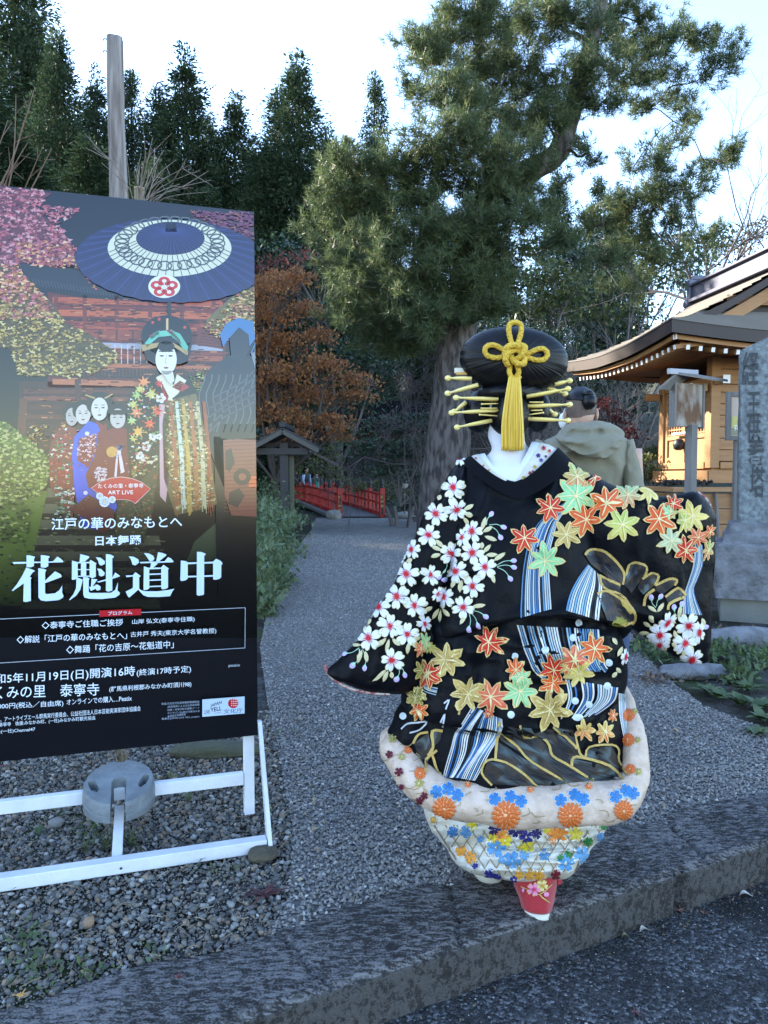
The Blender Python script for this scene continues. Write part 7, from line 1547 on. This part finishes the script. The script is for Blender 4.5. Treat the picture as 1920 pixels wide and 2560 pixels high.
    def str_fn(V):
        k = 1 + .02 * fbm(np.stack([V[:, 0] * 22, V[:, 1] * 22, V[:, 2] * 1.2], 1), 3); return V * k[:, None]
    for (x, y, rx, rz, Y, ry) in ((1274, 1040, 50, 62, 2.39, .085), (1196, 1030, 38, 54, 2.45, .07), (1344, 1030, 34, 52, 2.45, .07), (1276, 985, 84, 34, 2.42, .09), (1274, 1010, 80, 60, 2.47, .08)):
        ring_ell(P(x, y, Y), (rx * s_, ry, rz * s_), str_fn, 90, 30)
    hair = hb.build("hair", M_hair, root)
    # ---- cord ornament
    M_cord = mat("yellow_cord", (.86, .56, .06), .6, col2=(.68, .42, .04), vscale=70, stretch=(1, 1, 1), vstr=.6, bump=.8, bscale=150)
    Yk = 2.302; cr = 6.6 * Yk / PF
    def zc(pts, dY=0.0, N=30, closed=False):
        pts = np.array(pts, float); e = crom(np.array([zh(p[0], p[1]) for p in pts]), N); d = crom(np.array([[p[2] if len(p) > 2 else 0.0] for p in pts]), N)[:, 0]; return Pn(e, Yk + dY + d)
    def cord(name, pts, dY=0.0, N=34, r=cr):
        mb = MB(); p = zc(pts, dY, N); mb.tube(p, r * (1 + .06 * np.sin(np.arange(N) * 2.2)), 12); return mb.build(name, M_cord, knot)
    knot = thing("x", "", ""); bpy.data.objects.remove(knot); mbk = MB()
    for pts in ([(790, 470), (820, 385), (900, 360), (960, 400), (950, 455)], [(960, 360), (1015, 385), (985, 460), (930, 510), (880, 520)], [(1010, 500), (1000, 565), (930, 560), (870, 520), (860, 470)], [(830, 580), (800, 520), (830, 450), (890, 420), (940, 410)]):
        mbk.tube(zc([(x, y, -.012 if i in (1, 2) else .0) for i, (x, y) in enumerate(pts)], -.004), cr * 1.12, 12)
    knot = mbk.build("cord_knot", M_cord, root)
    for nm, pts in (("cord_loop", [(885, 400), (862, 320), (840, 220), (845, 140), (905, 112), (968, 140), (972, 220), (945, 320), (925, 400)]), ("cord_loop", [(840, 430), (760, 400), (680, 362), (610, 368), (575, 415), (605, 475), (690, 500), (780, 490), (850, 480)]), ("cord_loop", [(960, 450), (1060, 445), (1140, 410), (1215, 402), (1262, 455), (1225, 515), (1140, 525), (1050, 500), (970, 500)]), ("cord_end", [(860, 540), (850, 600), (845, 660), (870, 710), (905, 730)]), ("cord_end", [(905, 540), (935, 600), (945, 660), (925, 700), (895, 730)])): cord(nm, pts, .004)
    mb = MB(); RT = np.random.default_rng(3)
    for k in range(300):
        t = RT.uniform(-1, 1); u = RT.uniform(-1, 1); x0 = 900 + t * 58; x1 = 880 + t * 112 + 6 * u; y1 = 1490 + 25 * RT.random() - 30 * abs(t) * 0
        p = zc([(x0, 715, .006 * u), (x0 * .6 + x1 * .4 + 4 * u, 900, .012 * u), (x1, 1220, .014 * u + .004), (x1 + 5 * RT.normal(), y1, .014 * u + .018)], -.016, 14); mb.tube(p, .0021, 4)
    mb.build("tassel", mat('tassel_silk', (.8, .54, .07), .6, isl=[(.86, .6, .08), (.7, .45, .05), (.9, .68, .16)]), root)
    mb = MB(); mb.tube(zc([(845, 700), (905, 745), (965, 700)], -.006, 16), cr * .9, 10); mb.build("tassel_band", M_cord, root)
    # ---- hairpins
    M_pin = mat("hairpin_amber", (.88, .68, .20), .35, col2=(.88, .76, .40), vscale=9, coat=.4)
    for (x0, y0), (x1, y1), Y in (((430, 728), (175, 722), 2.36), ((500, 795), (172, 888), 2.355), ((720, 955), (262, 935), 2.345), ((720, 1075), (215, 1100), 2.345), ((372, 985), (245, 1085), 2.41), ((650, 1185), (275, 1258), 2.35), ((720, 1000), (535, 1005), 2.33), ((710, 1050), (530, 1052), 2.328), ((710, 1085), (525, 1088), 2.33), ((715, 1135), (510, 1120), 2.332),
                                  ((1340, 790), (1502, 750), 2.37), ((1030, 925), (1484, 838), 2.345), ((1260, 830), (1452, 892), 2.40), ((1040, 1030), (1502, 1010), 2.345), ((1040, 1165), (1482, 1185), 2.345), ((1250, 1055), (1340, 1115), 2.41), ((1060, 985), (1215, 985), 2.33), ((1080, 1075), (1205, 1072), 2.33), ((1060, 1120), (1222, 1098), 2.33)):
        a = P(*zh(x0, y0), Y); b = P(*zh(x1, y1), Y); L = np.linalg.norm(b - a); short = abs(x1 - 890) < 385; mb = MB(); rr = .0125 if not short else .004
        pts = [a + (b - a) * t for t in (0, .35, .62, .82, .90, .96)]; mb.tube(pts, [rr, rr * 1.0, rr * .85, rr * .5, rr * .55, rr * .8] if not short else [rr] * 6, 10, flat=.55)
        if not short: mb.ell(b, (.0105, .0075, .0088), 0, 14, 10)
        else: mb.tube([a + (b - a) * .94, b], [rr, rr * .5], 8)
        mb.build("hairpin", M_pin, root)
    mb = MB(); mb.box(P(*zh(330, 640), 2.40), (.05, .014, .016)); mb.box(P(*zh(345, 672), 2.395), (.05, .012, .008), m=1); mb.build("comb", [mat("comb_ivory", (.7, .68, .6), .4), mat("comb_orange", (.6, .32, .06), .4)], root)
    return root
woman()
# ================================================================== the other people
M_skin = mat("skin", (.52, .33, .25), .55, col2=(.46, .27, .2), vscale=12)
def hand(mb, c, d, side, s=1.0, m=0):
    """palm, four bent fingers and a thumb"""
    d = np.array(d, float); d /= np.linalg.norm(d); r = np.cross(d, (0, 1, 0.01)); r /= np.linalg.norm(r); u = np.cross(r, d); c = np.array(c, float)
    mb.tube([c, c + d * .05 * s, c + d * .09 * s], np.array([.024, .036, .034]) * s, 10, m, flat=.5)
    for k, L in enumerate((.068, .078, .074, .058)):
        b = c + d * .085 * s + r * (k - 1.5) * .019 * s; mb.tube([b, b + d * L * .45 * s, b + (d * .8 + u * .35) * L * .8 * s, b + (d * .75 + u * .75) * L * s], np.array([.0095, .009, .008, .006]) * s, 6, m)
    b = c + d * .03 * s + r * side * .03 * s; mb.tube([b, b + (d * .5 + r * side * .8) * .03 * s, b + (d * .9 + r * side * .5) * .062 * s], np.array([.012, .011, .008]) * s, 6, m)

def man():
    Y = 3.5; root = thing("person", "man seen from behind in hooded khaki jacket with a small black topknot", "person", (P(1490, 1500, Y)[0], Y, 0))
    rows = [(1462, 970, 1444, 970, 0, Y, .02), (1482, 984, 1424, 984, 0, Y, .07), (1490, 1012, 1416, 1012, 0, Y, .095), (1486, 1042, 1420, 1042, 0, Y, .09), (1476, 1066, 1424, 1064, 0, Y - .01, .062), (1482, 1092, 1424, 1092, 0, Y, .06), (1545, 1116, 1390, 1120, 0, Y, .09), (1560, 1180, 1385, 1180, 0, Y, .11), (1552, 1330, 1400, 1330, 0, Y, .11), (1556, 1450, 1404, 1450, 0, Y, .12), (1545, 1500, 1415, 1500, 0, Y, .10)]
    mb, V = loft("b", rows, M_skin, None, n=48, N=70, ex=1, ey=1, fold=0, build=False)
    for x in (1437, 1515): a, k, f = P(x, 1480, Y), P(x - 4, 1680, Y + .02), P(x - 6, 1875, Y); mb.tube(crom([a, k, f], 12), np.linspace(.085, .045, 12), 14)
    for s_, x0 in ((1, 1578), (-1, 1372)): mb.tube(crom([P(x0, 1125, Y), P(x0 + 12 * s_, 1280, Y + .02), P(x0 + 6 * s_, 1400, Y - .10)], 10), np.linspace(.05, .026, 10), 12); hand(mb, P(x0 + 6 * s_, 1405, Y - .10), (0, -.25, -1), -s_)
    ec = P(1491, 1036, Y); mb.ell(ec, (.010, .018, .03), 0, 12, 8); mb.ell(P(1413, 1036, Y + .01), (.010, .018, .03), 0, 12, 8)
    h = P(1440, 1030, Y + .10); mb.ell(h + [-.02, .0, -.01], (.014, .03, .02), 0, 10, 8)
    mb.build("body", M_skin, root)
    hb = MB(); s_ = Y / PF
    hr = [(1464, 966, 1442, 966, 0, Y, .03), (1485, 980, 1422, 980, 0, Y, .085), (1493, 1000, 1414, 998, 0, Y, .104), (1489, 1008, 1418, 998, 0, Y + .01, .10)]
    b2, V2 = loft("h", hr, None, None, n=64, N=24, ex=1, ey=1, fold=.002, build=False); hb.v += b2.v; hb.f += b2.f; hb.m += b2.m; hb.sm += b2.sm; hb.n += b2.n
    hb.ell(P(1473, 1004, Y - .10), (17 * s_, .035, 19 * s_), 0, 20, 14, fn=lambda V: V * (1 + .05 * fbm(V * np.array([14, 14, 3.0]), 2))[:, None]); hb.ell(P(1470, 985, Y - .09), (14 * s_, .03, 10 * s_), 0, 16, 10)
    hb.build("hair", M_hair, root)
    st = [(1491, 998, 1416, 996, 0, Y, .098), (1491, 1015, 1415, 1014, 0, Y, .099), (1490, 1030, 1417, 1034, 0, Y, .095), (1484, 1042, 1421, 1046, 0, Y, .089)]
    loft("stubble", st, mat("stubble", (.10, .075, .062), .8, col2=(.20, .13, .10), vscale=60), root, n=48, N=14, ex=1, ey=1, fold=0, cap=False)
    mb = MB(); mb.ell(P(1409, 1052, Y + .05), (.022, .05, .04), 0, 16, 10); mb.tube(crom([P(1413, 1022, Y), P(1407, 1038, Y - .01), P(1408, 1060, Y + .02)], 8), .0025, 5); mb.build("face_mask", M_white, root)
    M_kh = mat("khaki_cloth", (.20, .185, .13), .85, col2=(.175, .16, .11), vscale=7, bump=.35, bscale=28, sheen=.1)
    jk = [(1498, 1074, 1402, 1080, 10, Y, .085), (1530, 1082, 1382, 1092, 10, Y, .11), (1566, 1096, 1358, 1104, 6, Y, .125), (1582, 1120, 1348, 1128, 0, Y, .14), (1574, 1180, 1350, 1180, 0, Y, .15), (1566, 1300, 1356, 1300, 0, Y, .15), (1570, 1420, 1360, 1420, 0, Y, .155), (1572, 1490, 1366, 1490, 10, Y, .155), (1560, 1488, 1380, 1488, 10, Y, .13)]
    j = loft("jacket", jk, M_kh, root, N=80, n=90, fold=.022, fs=(.018, .014), seed=90, extra=crease([(1420, 1130, 1520, 1290, 18, .008), (1566, 1110, 1556, 1240, 10, .02), (1500, 1150, 1545, 1260, 16, .01)]))
    for s_, x0 in ((1, 0), (-1, 1)):
        f = (lambda x: x) if s_ == 1 else (lambda x: 2 * 1462 - x)
        rw = [(f(1584), 1096, f(1548), 1110, 0, Y, .05), (f(1592), 1128, f(1545), 1140, 0, Y, .08), (f(1606), 1187, f(1556), 1200, 0, Y - .01, .085), (f(1614), 1240, f(1562), 1250, 0, Y - .02, .085), (f(1618), 1320, f(1566), 1325, 0, Y - .05, .08), (f(1612), 1395, f(1566), 1395, 0, Y - .09, .07)]
        if s_ < 0: rw = [(r[2], r[3], r[0], r[1]) + r[4:] for r in rw]
        loft("sleeve", rw, M_kh, j, N=50, n=50, fold=.010, fs=(.03, .02), seed=95)
    hd = [(1462, 1052, 1420, 1060, 0, Y - .03, .06), (1500, 1052, 1402, 1074, 6, Y - .04, .10), (1536, 1062, 1390, 1090, 10, Y - .06, .13), (1560, 1080, 1394, 1096, 30, Y - .07, .145), (1558, 1098, 1412, 1100, 40, Y - .08, .14), (1546, 1116, 1436, 1106, 34, Y - .09, .12), (1528, 1128, 1462, 1116, 20, Y - .09, .09), (1512, 1132, 1484, 1124, 6, Y - .08, .05)]
    loft("hood", hd, M_kh, j, N=60, n=80, fold=.018, fs=(.02, .03), seed=99, extra=crease([(1400, 1088, 1500, 1080, 9, .028), (1500, 1080, 1560, 1084, 9, .022), (1405, 1100, 1500, 1118, 8, -.01)]))
    M_jean = mat("denim", (.035, .06, .13), .85, col2=(.05, .08, .16), vscale=12)
    mb = MB(); mb.tube(crom([P(1480, 1440, Y), P(1476, 1500, Y), P(1476, 1530, Y)], 8), np.array([.16, .17, .175, .175, .17, .165, .15, .13]), 20, flat=.75)
    for x in (1432, 1522): mb.tube(crom([P(x, 1490, Y), P(x + 2, 1680, Y + .01), P(x, 1880, Y)], 14), np.linspace(.098, .075, 14) * (1 + .03 * np.sin(np.arange(14) * 2)), 18)
    mb.build("jeans", M_jean, root)
    for x in (1432, 1522): mb = MB(); c = P(x, 1890, Y) * [1, 1, 0]; mb.ell(c + [0, .05, .04], (.05, .13, .045), 0, 18, 10); mb.build("shoe", M_iron, root)
man()

def small_person(label, px, ytop, Y, zf, top, inner, legs, hair, yaw=0.0, mask=False, vest=None, stripe=None):
    c = P(px, ytop, Y); H = c[2] - zf; root = thing("person", label, "person", (c[0], Y, zf)); o = np.array([c[0], Y, zf]); k = H / 1.6
    ca, sa = math.cos(yaw), math.sin(yaw)
    def w(x, y, z): return o + np.array([x * ca - y * sa, x * sa + y * ca, z]) * k
    b = MB()
    prof = [(1.60, .02, .02), (1.57, .07, .08), (1.48, .078, .095), (1.40, .062, .08), (1.36, .05, .055), (1.32, .055, .06), (1.29, .15, .08), (1.22, .18, .10), (1.0, .14, .10), (.86, .16, .11), (.78, .12, .1)]
    A = np.array([[w(a * math.cos(t), d * math.sin(t), z) for t in np.linspace(0, 2 * math.pi, 20, endpoint=False)] for z, a, d in prof]); b.grid(A, 0, True, wrap=True)
    for s in (-1, 1):
        b.tube([w(.08 * s, 0, .82), w(.085 * s, -.01, .45), w(.085 * s, .02, .06)], np.array([.075, .055, .038]) * k, 10); b.tube([w(.17 * s, 0, 1.26), w(.21 * s, .02, 1.0), w(.19 * s, -.06, .80)], np.array([.05, .04, .028]) * k, 8); hand(b, w(.19 * s, -.06, .80), (0, -.2, -1), -s, k * .9); b.ell(w(.078 * s, 0, 1.46), (.012 * k, .018 * k, .03 * k), 0, 8, 6)
    b.ell(w(0, -.095, 1.46), (.014 * k, .022 * k, .02 * k), 0, 8, 6)
    b.build("body", M_skin, root)
    j = MB(); A = np.array([[w(a * math.cos(t), d * math.sin(t), z) for t in np.linspace(0, 2 * math.pi, 24, endpoint=False)] for z, a, d in [(1.335, .06, .07), (1.31, .16, .10), (1.22, .205, .125), (1.0, .19, .13), (.80, .215, .15), (.70, .22, .155), (.70, .17, .11)]]); j.grid(A, 0, True, wrap=True)
    if vest is None:
        for s in (-1, 1): j.tube([w(.175 * s, 0, 1.27), w(.235 * s, .02, 1.0), w(.205 * s, -.06, .82)], np.array([.075, .065, .055]) * k, 10)
    if inner: j.add([w(-.06, -.135, 1.28), w(.06, -.135, 1.28), w(.075, -.16, .72), w(-.075, -.16, .72)], [(0, 1, 2, 3)], 1)
    if stripe: 
        for z in (.95, 1.1): j.ell(w(-.02, -.13, z), (.09 * k, .03 * k, .06 * k), 1, 10, 6)
    jo = j.build("jacket", [top, inner or stripe or top], root)
    if vest is not None:
        j = MB()
        for s in (-1, 1): j.tube([w(.175 * s, 0, 1.27), w(.235 * s, .02, 1.0), w(.205 * s, -.06, .82)], np.array([.075, .065, .055]) * k, 10)
        j.build("shirt", vest, root)
    t = MB(); t.tube([w(0, 0, .88), w(0, 0, .72)], np.array([.16, .17]) * k, 14, flat=.7)
    for s in (-1, 1): t.tube([w(.085 * s, 0, .80), w(.09 * s, 0, .45), w(.09 * s, .01, .05)], np.array([.095, .08, .065]) * k, 10)
    t.build("trousers", legs, root)
    for s in (-1, 1): t = MB(); t.ell(w(.09 * s, -.04, .035), (.05 * k, .12 * k, .04 * k), 0, 12, 8); t.build("shoe", M_iron, root)
    h = MB(); h.ell(w(0, .012, 1.525), (.09 * k, .105 * k, .095 * k), 0, 16, 10); h.build("hair", hair, root)
    if mask: m_ = MB(); m_.ell(w(0, -.075, 1.42), (.065 * k, .045 * k, .055 * k), 0, 12, 8); m_.build("face_mask", M_white, root)
    for o_ in root.children:
        pass
    return root
small_person("white-masked person in lavender jacket over green, standing on the red bridge", 792, 1177, 30, .12, mat("lavender_cloth", (.46, .35, .5), .8), mat("green_shirt", (.02, .25, .16), .7), mat("grey_trousers", (.35, .34, .35), .8), mat("cap_dark", (.06, .055, .06), .8), .15, True)
small_person("person in dark vest with pale blue sleeves on the red bridge", 766, 1168, 32, .2, mat("vest_navy", (.03, .045, .065), .8), None, M_jean if False else mat("dark_trousers", (.02, .02, .025), .8), M_hair, 1.0, False, mat("pale_blue_shirt", (.40, .48, .68), .8))
small_person("person in black happi coat with red and white design beside the gate post", 740, 1172, 33, .25, mat("happi_black", (.015, .015, .02), .8), None, mat("navy_trousers", (.02, .04, .12), .8), M_hair, -.8, False, None, mat("happi_red", (.5, .05, .06), .7))
def ornament():
    Y = 21; root = thing("garden_ornament", "small white rounded garden ornament on a thin stand among the twigs", "ornament", P(1012, 1280, Y) * [1, 1, 0])
    mb = MB(); mb.ell(P(1012, 1211, Y), (.10, .10, .12), 0, 16, 12); mb.ell(P(1009, 1196, Y), (.06, .06, .06), 0, 12, 8); mb.build("globe", mat("ornament_white", (.62, .62, .68), .5), root)
    mb = MB(); mb.tube([P(1012, 1285, Y), P(1012, 1222, Y)], .015, 6); mb.box(P(1012, 1258, Y), (.24, .08, .02)); mb.ell(P(1010, 1237, Y), (.05, .05, .05), 0, 10, 8); mb.build("stand", M_greyw, root)
ornament()
# ================================================================== small plants and litter
M_blade = mat("grass_blade", (.06, .10, .03), .5, isl=[(.05, .09, .03), (.08, .14, .045), (.13, .18, .07), (.07, .11, .05), (.26, .26, .10), (.10, .15, .07), (.16, .20, .12)], transl=.3)
M_broad = mat("weed_leaf", (.06, .1, .03), .5, isl=[(.06, .105, .04), (.10, .15, .05), (.05, .085, .04), (.13, .17, .065)], transl=.25)
M_straw = mat("straw", (.3, .24, .15), .8, isl=[(.30, .24, .16), (.20, .15, .1), (.40, .33, .24), (.12, .09, .06)])
PR = np.random.default_rng(123)
def blades(V, F, c, n, L, w_, spread=.8, seg=5, lift=1.0, broad=False):
    for _ in range(n):
        a = PR.uniform(0, 6.283); l = L * PR.uniform(.5, 1.15); k = spread * PR.uniform(.4, 1.2); d = np.array([math.cos(a), math.sin(a), 0]); s_ = np.array([-d[1], d[0], 0]); p0 = c + np.array([PR.normal() * .03, PR.normal() * .03, 0]) * L * 2
        b = len(V)
        for i in range(seg + 1):
            t = i / seg; q = p0 + d * l * k * t * (.4 + .6 * t) + np.array([0, 0, lift * l * (t * (1.05 - .55 * t * k))])
            ww = w_ * (math.sin(math.pi * (.12 + .88 * t)) if broad else (1 - t ** 2.2) * .9 + .04) * .5
            V.append(q + s_ * ww); V.append(q - s_ * ww)
        for i in range(seg): j = b + 2 * i; F.append((j, j + 1, j + 3, j + 2))
def plant(name, label, cat, c, n, L, w_, m, group=None, kind=None, **k):
    V = []; F = []; blades(V, F, np.array(c, float), n, L, w_, **k); o = fmesh(name, np.array(V) - np.array(c) * [1, 1, 1], F, m, smooth=True); o.location = tuple(c); return tag(o, label, cat, group, kind)
gl_ = "grass clumps between the banner and the path"
for i, (x, y, L, lab) in enumerate([(690, 1300, 1.15, "tall dark green grass clump at the foot of the roofed gate"), (655, 1350, 1.0, "broad-bladed grass clump right of the banner, level with the bridge rail"), (720, 1345, .8, "grass clump with yellowing tips leaning over the path edge"), (668, 1420, .7, "silvery green grass clump touching the banner's edge"), (705, 1440, .55, "short bright grass clump at the bend of the gravel"), (650, 1500, .5, "low grass clump against the banner halfway down"), (690, 1500, .32, "small pale grass tuft on the gravel edge")]):
    plant("grass_clump", lab, "grass", G(x, y), int(150 if L > .6 else 90), L * 1.05, .026 * max(L, .6), M_blade, gl_, spread=.75)
R2 = np.random.default_rng(6)
def cover(name, polys, n, leaf, m, hmax, seed):
    R = np.random.default_rng(seed); C = []
    for cx, cy, rx, ry, h in polys:
        for _ in range(int(n * rx * ry / 800)):
            q = G(cx + R.normal() * rx * .5, cy + R.normal() * ry * .5); C.append(q + [0, 0, h * R.random() ** 1.3])
    C = np.array(C); V, F = isl_cards(C, np.tile((0, 0, 1.0), (len(C), 1)), leaf, leaf * .5, R, droop=np.tile((0, 0, .3), (len(C), 1))); return tag(fmesh(name, V, F, m, smooth=False), kind='stuff')
cover("undergrowth", [(660, 1325, 60, 14, 1.25), (710, 1318, 56, 12, 1.1), (650, 1390, 60, 26, .95), (705, 1385, 50, 24, .7), (655, 1470, 40, 26, .55), (690, 1460, 40, 24, .35), (660, 1530, 30, 20, .2)], 700, .10, mat('under_leaf', (.1, .15, .06), .5, isl=[(.09, .14, .06), (.14, .19, .085), (.07, .11, .05), (.19, .23, .11), (.12, .16, .09)], transl=.3), .5, 3)
cover("verge_weeds", [(1700, 1560, 60, 30, .10), (1640, 1640, 40, 20, .05), (1790, 1640, 60, 26, .08), (1880, 1660, 60, 24, .10), (1850, 1700, 50, 20, .06), (1740, 1600, 60, 30, .05), (1600, 1620, 40, 20, .04)], 110, .06, M_broad, .1, 5)
cover("gravel_weeds", [(240, 2080, 60, 40, .03), (430, 1960, 60, 30, .03), (330, 2120, 50, 20, .04), (90, 2420, 90, 60, .025), (230, 2440, 60, 30, .02), (60, 2330, 60, 40, .02), (540, 2180, 50, 30, .02), (380, 2380, 40, 30, .015), (150, 2040, 40, 20, .03), (700, 1840, 20, 20, .04)], 12, .022, M_broad, .03, 7)
cover("dead_leaves", [(1640, 1700, 60, 14, .01), (1780, 1690, 60, 14, .01), (1840, 1580, 50, 16, .01)], 60, .05, mat("dead_leaf", (.1, .06, .04), .8, isl=[(.10, .06, .04), (.16, .10, .06), (.06, .04, .03), (.22, .15, .09)]), .02, 9)
wg = "broad-leaved weed rosettes on the right verge"
for i, (x, y, L) in enumerate([(1800, 1745, .17), (1850, 1760, .17), (1900, 1770, .18), (1770, 1730, .13), (1870, 1725, .14), (1830, 1705, .13), (1905, 1800, .16), (1890, 1835, .13), (1690, 1640, .10), (1670, 1655, .08), (1760, 1655, .13), (1905, 1650, .13)]):
    plant("weed_rosette", "green weed rosette growing on the verge between the path and the stone pillar", "weed", G(x, y), 17, L * .75, L * .3, M_broad, wg, spread=1.15, lift=.62, broad=True)
plant("dry_grass_tuft", "tuft of tan dry grass under the banner's bottom edge", "grass", G(305, 1925), 60, .17, .004, M_straw, spread=.4)
plant("red_weed", "dark red flat rosette weed on the gravel before the banner's foot", "weed", G(662, 2238), 20, .075, .014, mat("weed_red", (.09, .025, .03), .6, isl=[(.09, .025, .03), (.06, .02, .025), (.13, .05, .04)]), spread=1.3, lift=.35, broad=True)
plant("green_sprout", "small bright green sprout between the two white rails", "weed", G(97, 2085), 9, .05, .014, M_broad, spread=1.1, lift=.7, broad=True)
for x, y, n, L in ((265, 2120, 30, .09), (330, 2110, 30, .08), (470, 2000, 24, .07), (215, 2130, 20, .07)): plant("wispy_grass", "wispy green grass in the gravel beside the white stand's middle bar", "grass", G(x, y), n, L, .003, M_blade, "wisps of grass round the stand", spread=.9)
# straws and twiglets on the gravel
def straws():
    mb = MB(); R = np.random.default_rng(31)
    for _ in range(170):
        x, y = (R.uniform(0, 720), R.uniform(1890, 2480)) if R.random() < .8 else (R.uniform(1560, 1900), R.uniform(1560, 1720)); c = G(x, y, .012)
        if Kab(c)[1] < KW: continue
        a = R.uniform(0, 3.14); L = R.uniform(.015, .05) * (1 if R.random() < .85 else 1.8); d = np.array([math.cos(a), math.sin(a), R.normal() * .12]) * L; mb.tube([c - d / 2, c + R.normal(size=3) * .003, c + d / 2], R.uniform(.0008, .0018), 4, caps=False)
    return tag(mb.build("straw_litter", M_straw), kind='stuff')
straws()
def gutter():
    R = np.random.default_rng(41); C = []
    for _ in range(900):
        a = R.uniform(-.4, 3.2); b = -abs(R.normal()) * .05 - .008; w_ = np.clip((a - .2) / 1.2, .15, 1)
        if R.random() > w_: continue
        q = K(a, b, -.1385 + .004 * R.random()); C.append(q)
    C = np.array(C); V, F = isl_cards(C, np.tile((0, 0, 1.0), (len(C), 1)), .014, .008, R, droop=np.tile((.5, .2, 0.0), (len(C), 1)))
    V[:, 2] = np.clip(V[:, 2], -.1385, -.128)
    return tag(fmesh("gutter_litter", V, F, mat("gutter_leaf", (.05, .04, .03), .9, isl=[(.035, .028, .02), (.06, .045, .03), (.02, .018, .015), (.10, .075, .05), (.16, .13, .10)]), smooth=False), kind='stuff')
gutter()
def fallen(label, x, y, z, L, kind, m, yaw):
    c = G(x, y, z); mb = MB(); R = np.random.default_rng(int(x)); nm = "fallen_leaf"
    if kind == 'lance':
        A = []
        for i in range(9):
            t = i / 8; w_ = L * .24 * math.sin(math.pi * (.04 + .93 * t)); x0 = (t - .5) * L; row = []
            for s_ in (-1, -.5, 0, .5, 1): a, b = rot2(x0, s_ * w_, yaw); row.append(c + [a, b, .004 + .012 * abs(s_) * w_ / L * 4 * .6 + .006 * math.sin(t * 5)])
            A.append(row)
        mb.grid(np.array(A), 0, True)
    else:
        for p, q in zip(*[iter([None] * 0)] * 2): pass
        n = 7; pts = []
        for j in range(n):
            a0 = yaw + j * 2 * math.pi / n
            for da, r in ((-math.pi / n, .3), (-.12, .62), (0, 1), (.12, .62)): rr = L * .5 * r * (1 if j != 3 else .7); pts.append(c + [rr * math.cos(a0 + da), rr * math.sin(a0 + da), .003 + .012 * r * (.5 + .5 * math.sin(j * 2.1))])
        m_ = np.array(pts); ct = m_.mean(0); k = len(m_); mb.add(np.concatenate([m_, [ct]]), [(i, (i + 1) % k, k) for i in range(k)], 0, False)
        mb.tube([ct, ct + np.array([-math.cos(yaw), -math.sin(yaw), .06]) * L * .6], .0008, 4)
    return tag(mb.build(nm, m), label, "leaf")
M_dl = mat("leaf_pale", (.42, .38, .33), .7, col2=(.33, .28, .24), vscale=60); M_db = mat("leaf_brown", (.17, .085, .06), .7, col2=(.11, .06, .045), vscale=60); M_dg = mat("leaf_olive", (.12, .13, .06), .6)
fallen("pale folded leaf lying in the gutter right below the kerb face", 1612, 2328, -.137, .045, 'lance', M_dl, .5)
fallen("large pale leaf on the asphalt near the right frame edge", 1866, 2240, -.137, .05, 'lance', M_dl, .05)
fallen("pinkish brown maple leaf leaning on the kerb foot", 1700, 2278, -.135, .045, 'm', M_db, .4)
fallen("brown maple leaf near the right edge, beside the large pale leaf", 1872, 2216, -.135, .05, 'm', M_db, 1.2)
fallen("small brown leaf under the notch of the kerb", 1760, 2285, -.137, .035, 'm', M_db, 2.2)
fallen("dark red maple leaf alone on the asphalt at the bottom", 1590, 2535, -.137, .035, 'm', mat("leaf_wine", (.12, .05, .05), .7), .9)
fallen("dull olive leaf beside the pale folded one", 1565, 2345, -.137, .03, 'lance', M_dg, .2)
fallen("orange and yellow leaf on the gravel at the lower left", 52, 2492, .012, .035, 'm', mat("leaf_orange", (.5, .25, .06), .6, col2=(.6, .4, .08), vscale=80), .3)
fallen("tiny crimson leaf on the kerb top", 448, 2446, .008, .018, 'm', mat("leaf_crimson", (.22, .02, .03), .6), 1.0)
fallen("red leaf on the gravel under the banner's left", 12, 1918, .012, .05, 'm', mat("leaf_maroon", (.15, .04, .04), .7), .2)
fallen("tan leaf on the path edge near the weeds", 1690, 1830, .01, .05, 'lance', mat("leaf_tan", (.35, .24, .14), .7), -.5)

def path_bits():
    R = np.random.default_rng(55); C = []
    for _ in range(240):
        q = G(R.uniform(500, 1900), 1300 + 900 * R.random() ** 1.6, .012)
        if in_path(q[None])[0] and Kab(q)[1] > KW: C.append(q)
    C = np.array(C); V, F = isl_cards(C, np.tile((0, 0, 1.0), (len(C), 1)), .03, .016, R, droop=np.tile((.3, .1, 0.0), (len(C), 1))); V[:, 2] = np.clip(V[:, 2], .004, .028)
    return tag(fmesh("leaf_litter", V, F, mat("litter_bits", (.2, .14, .09), .8, isl=[(.20, .13, .08), (.28, .20, .12), (.12, .08, .05), (.36, .30, .2), (.10, .11, .05)]), smooth=False), kind='stuff')
path_bits()
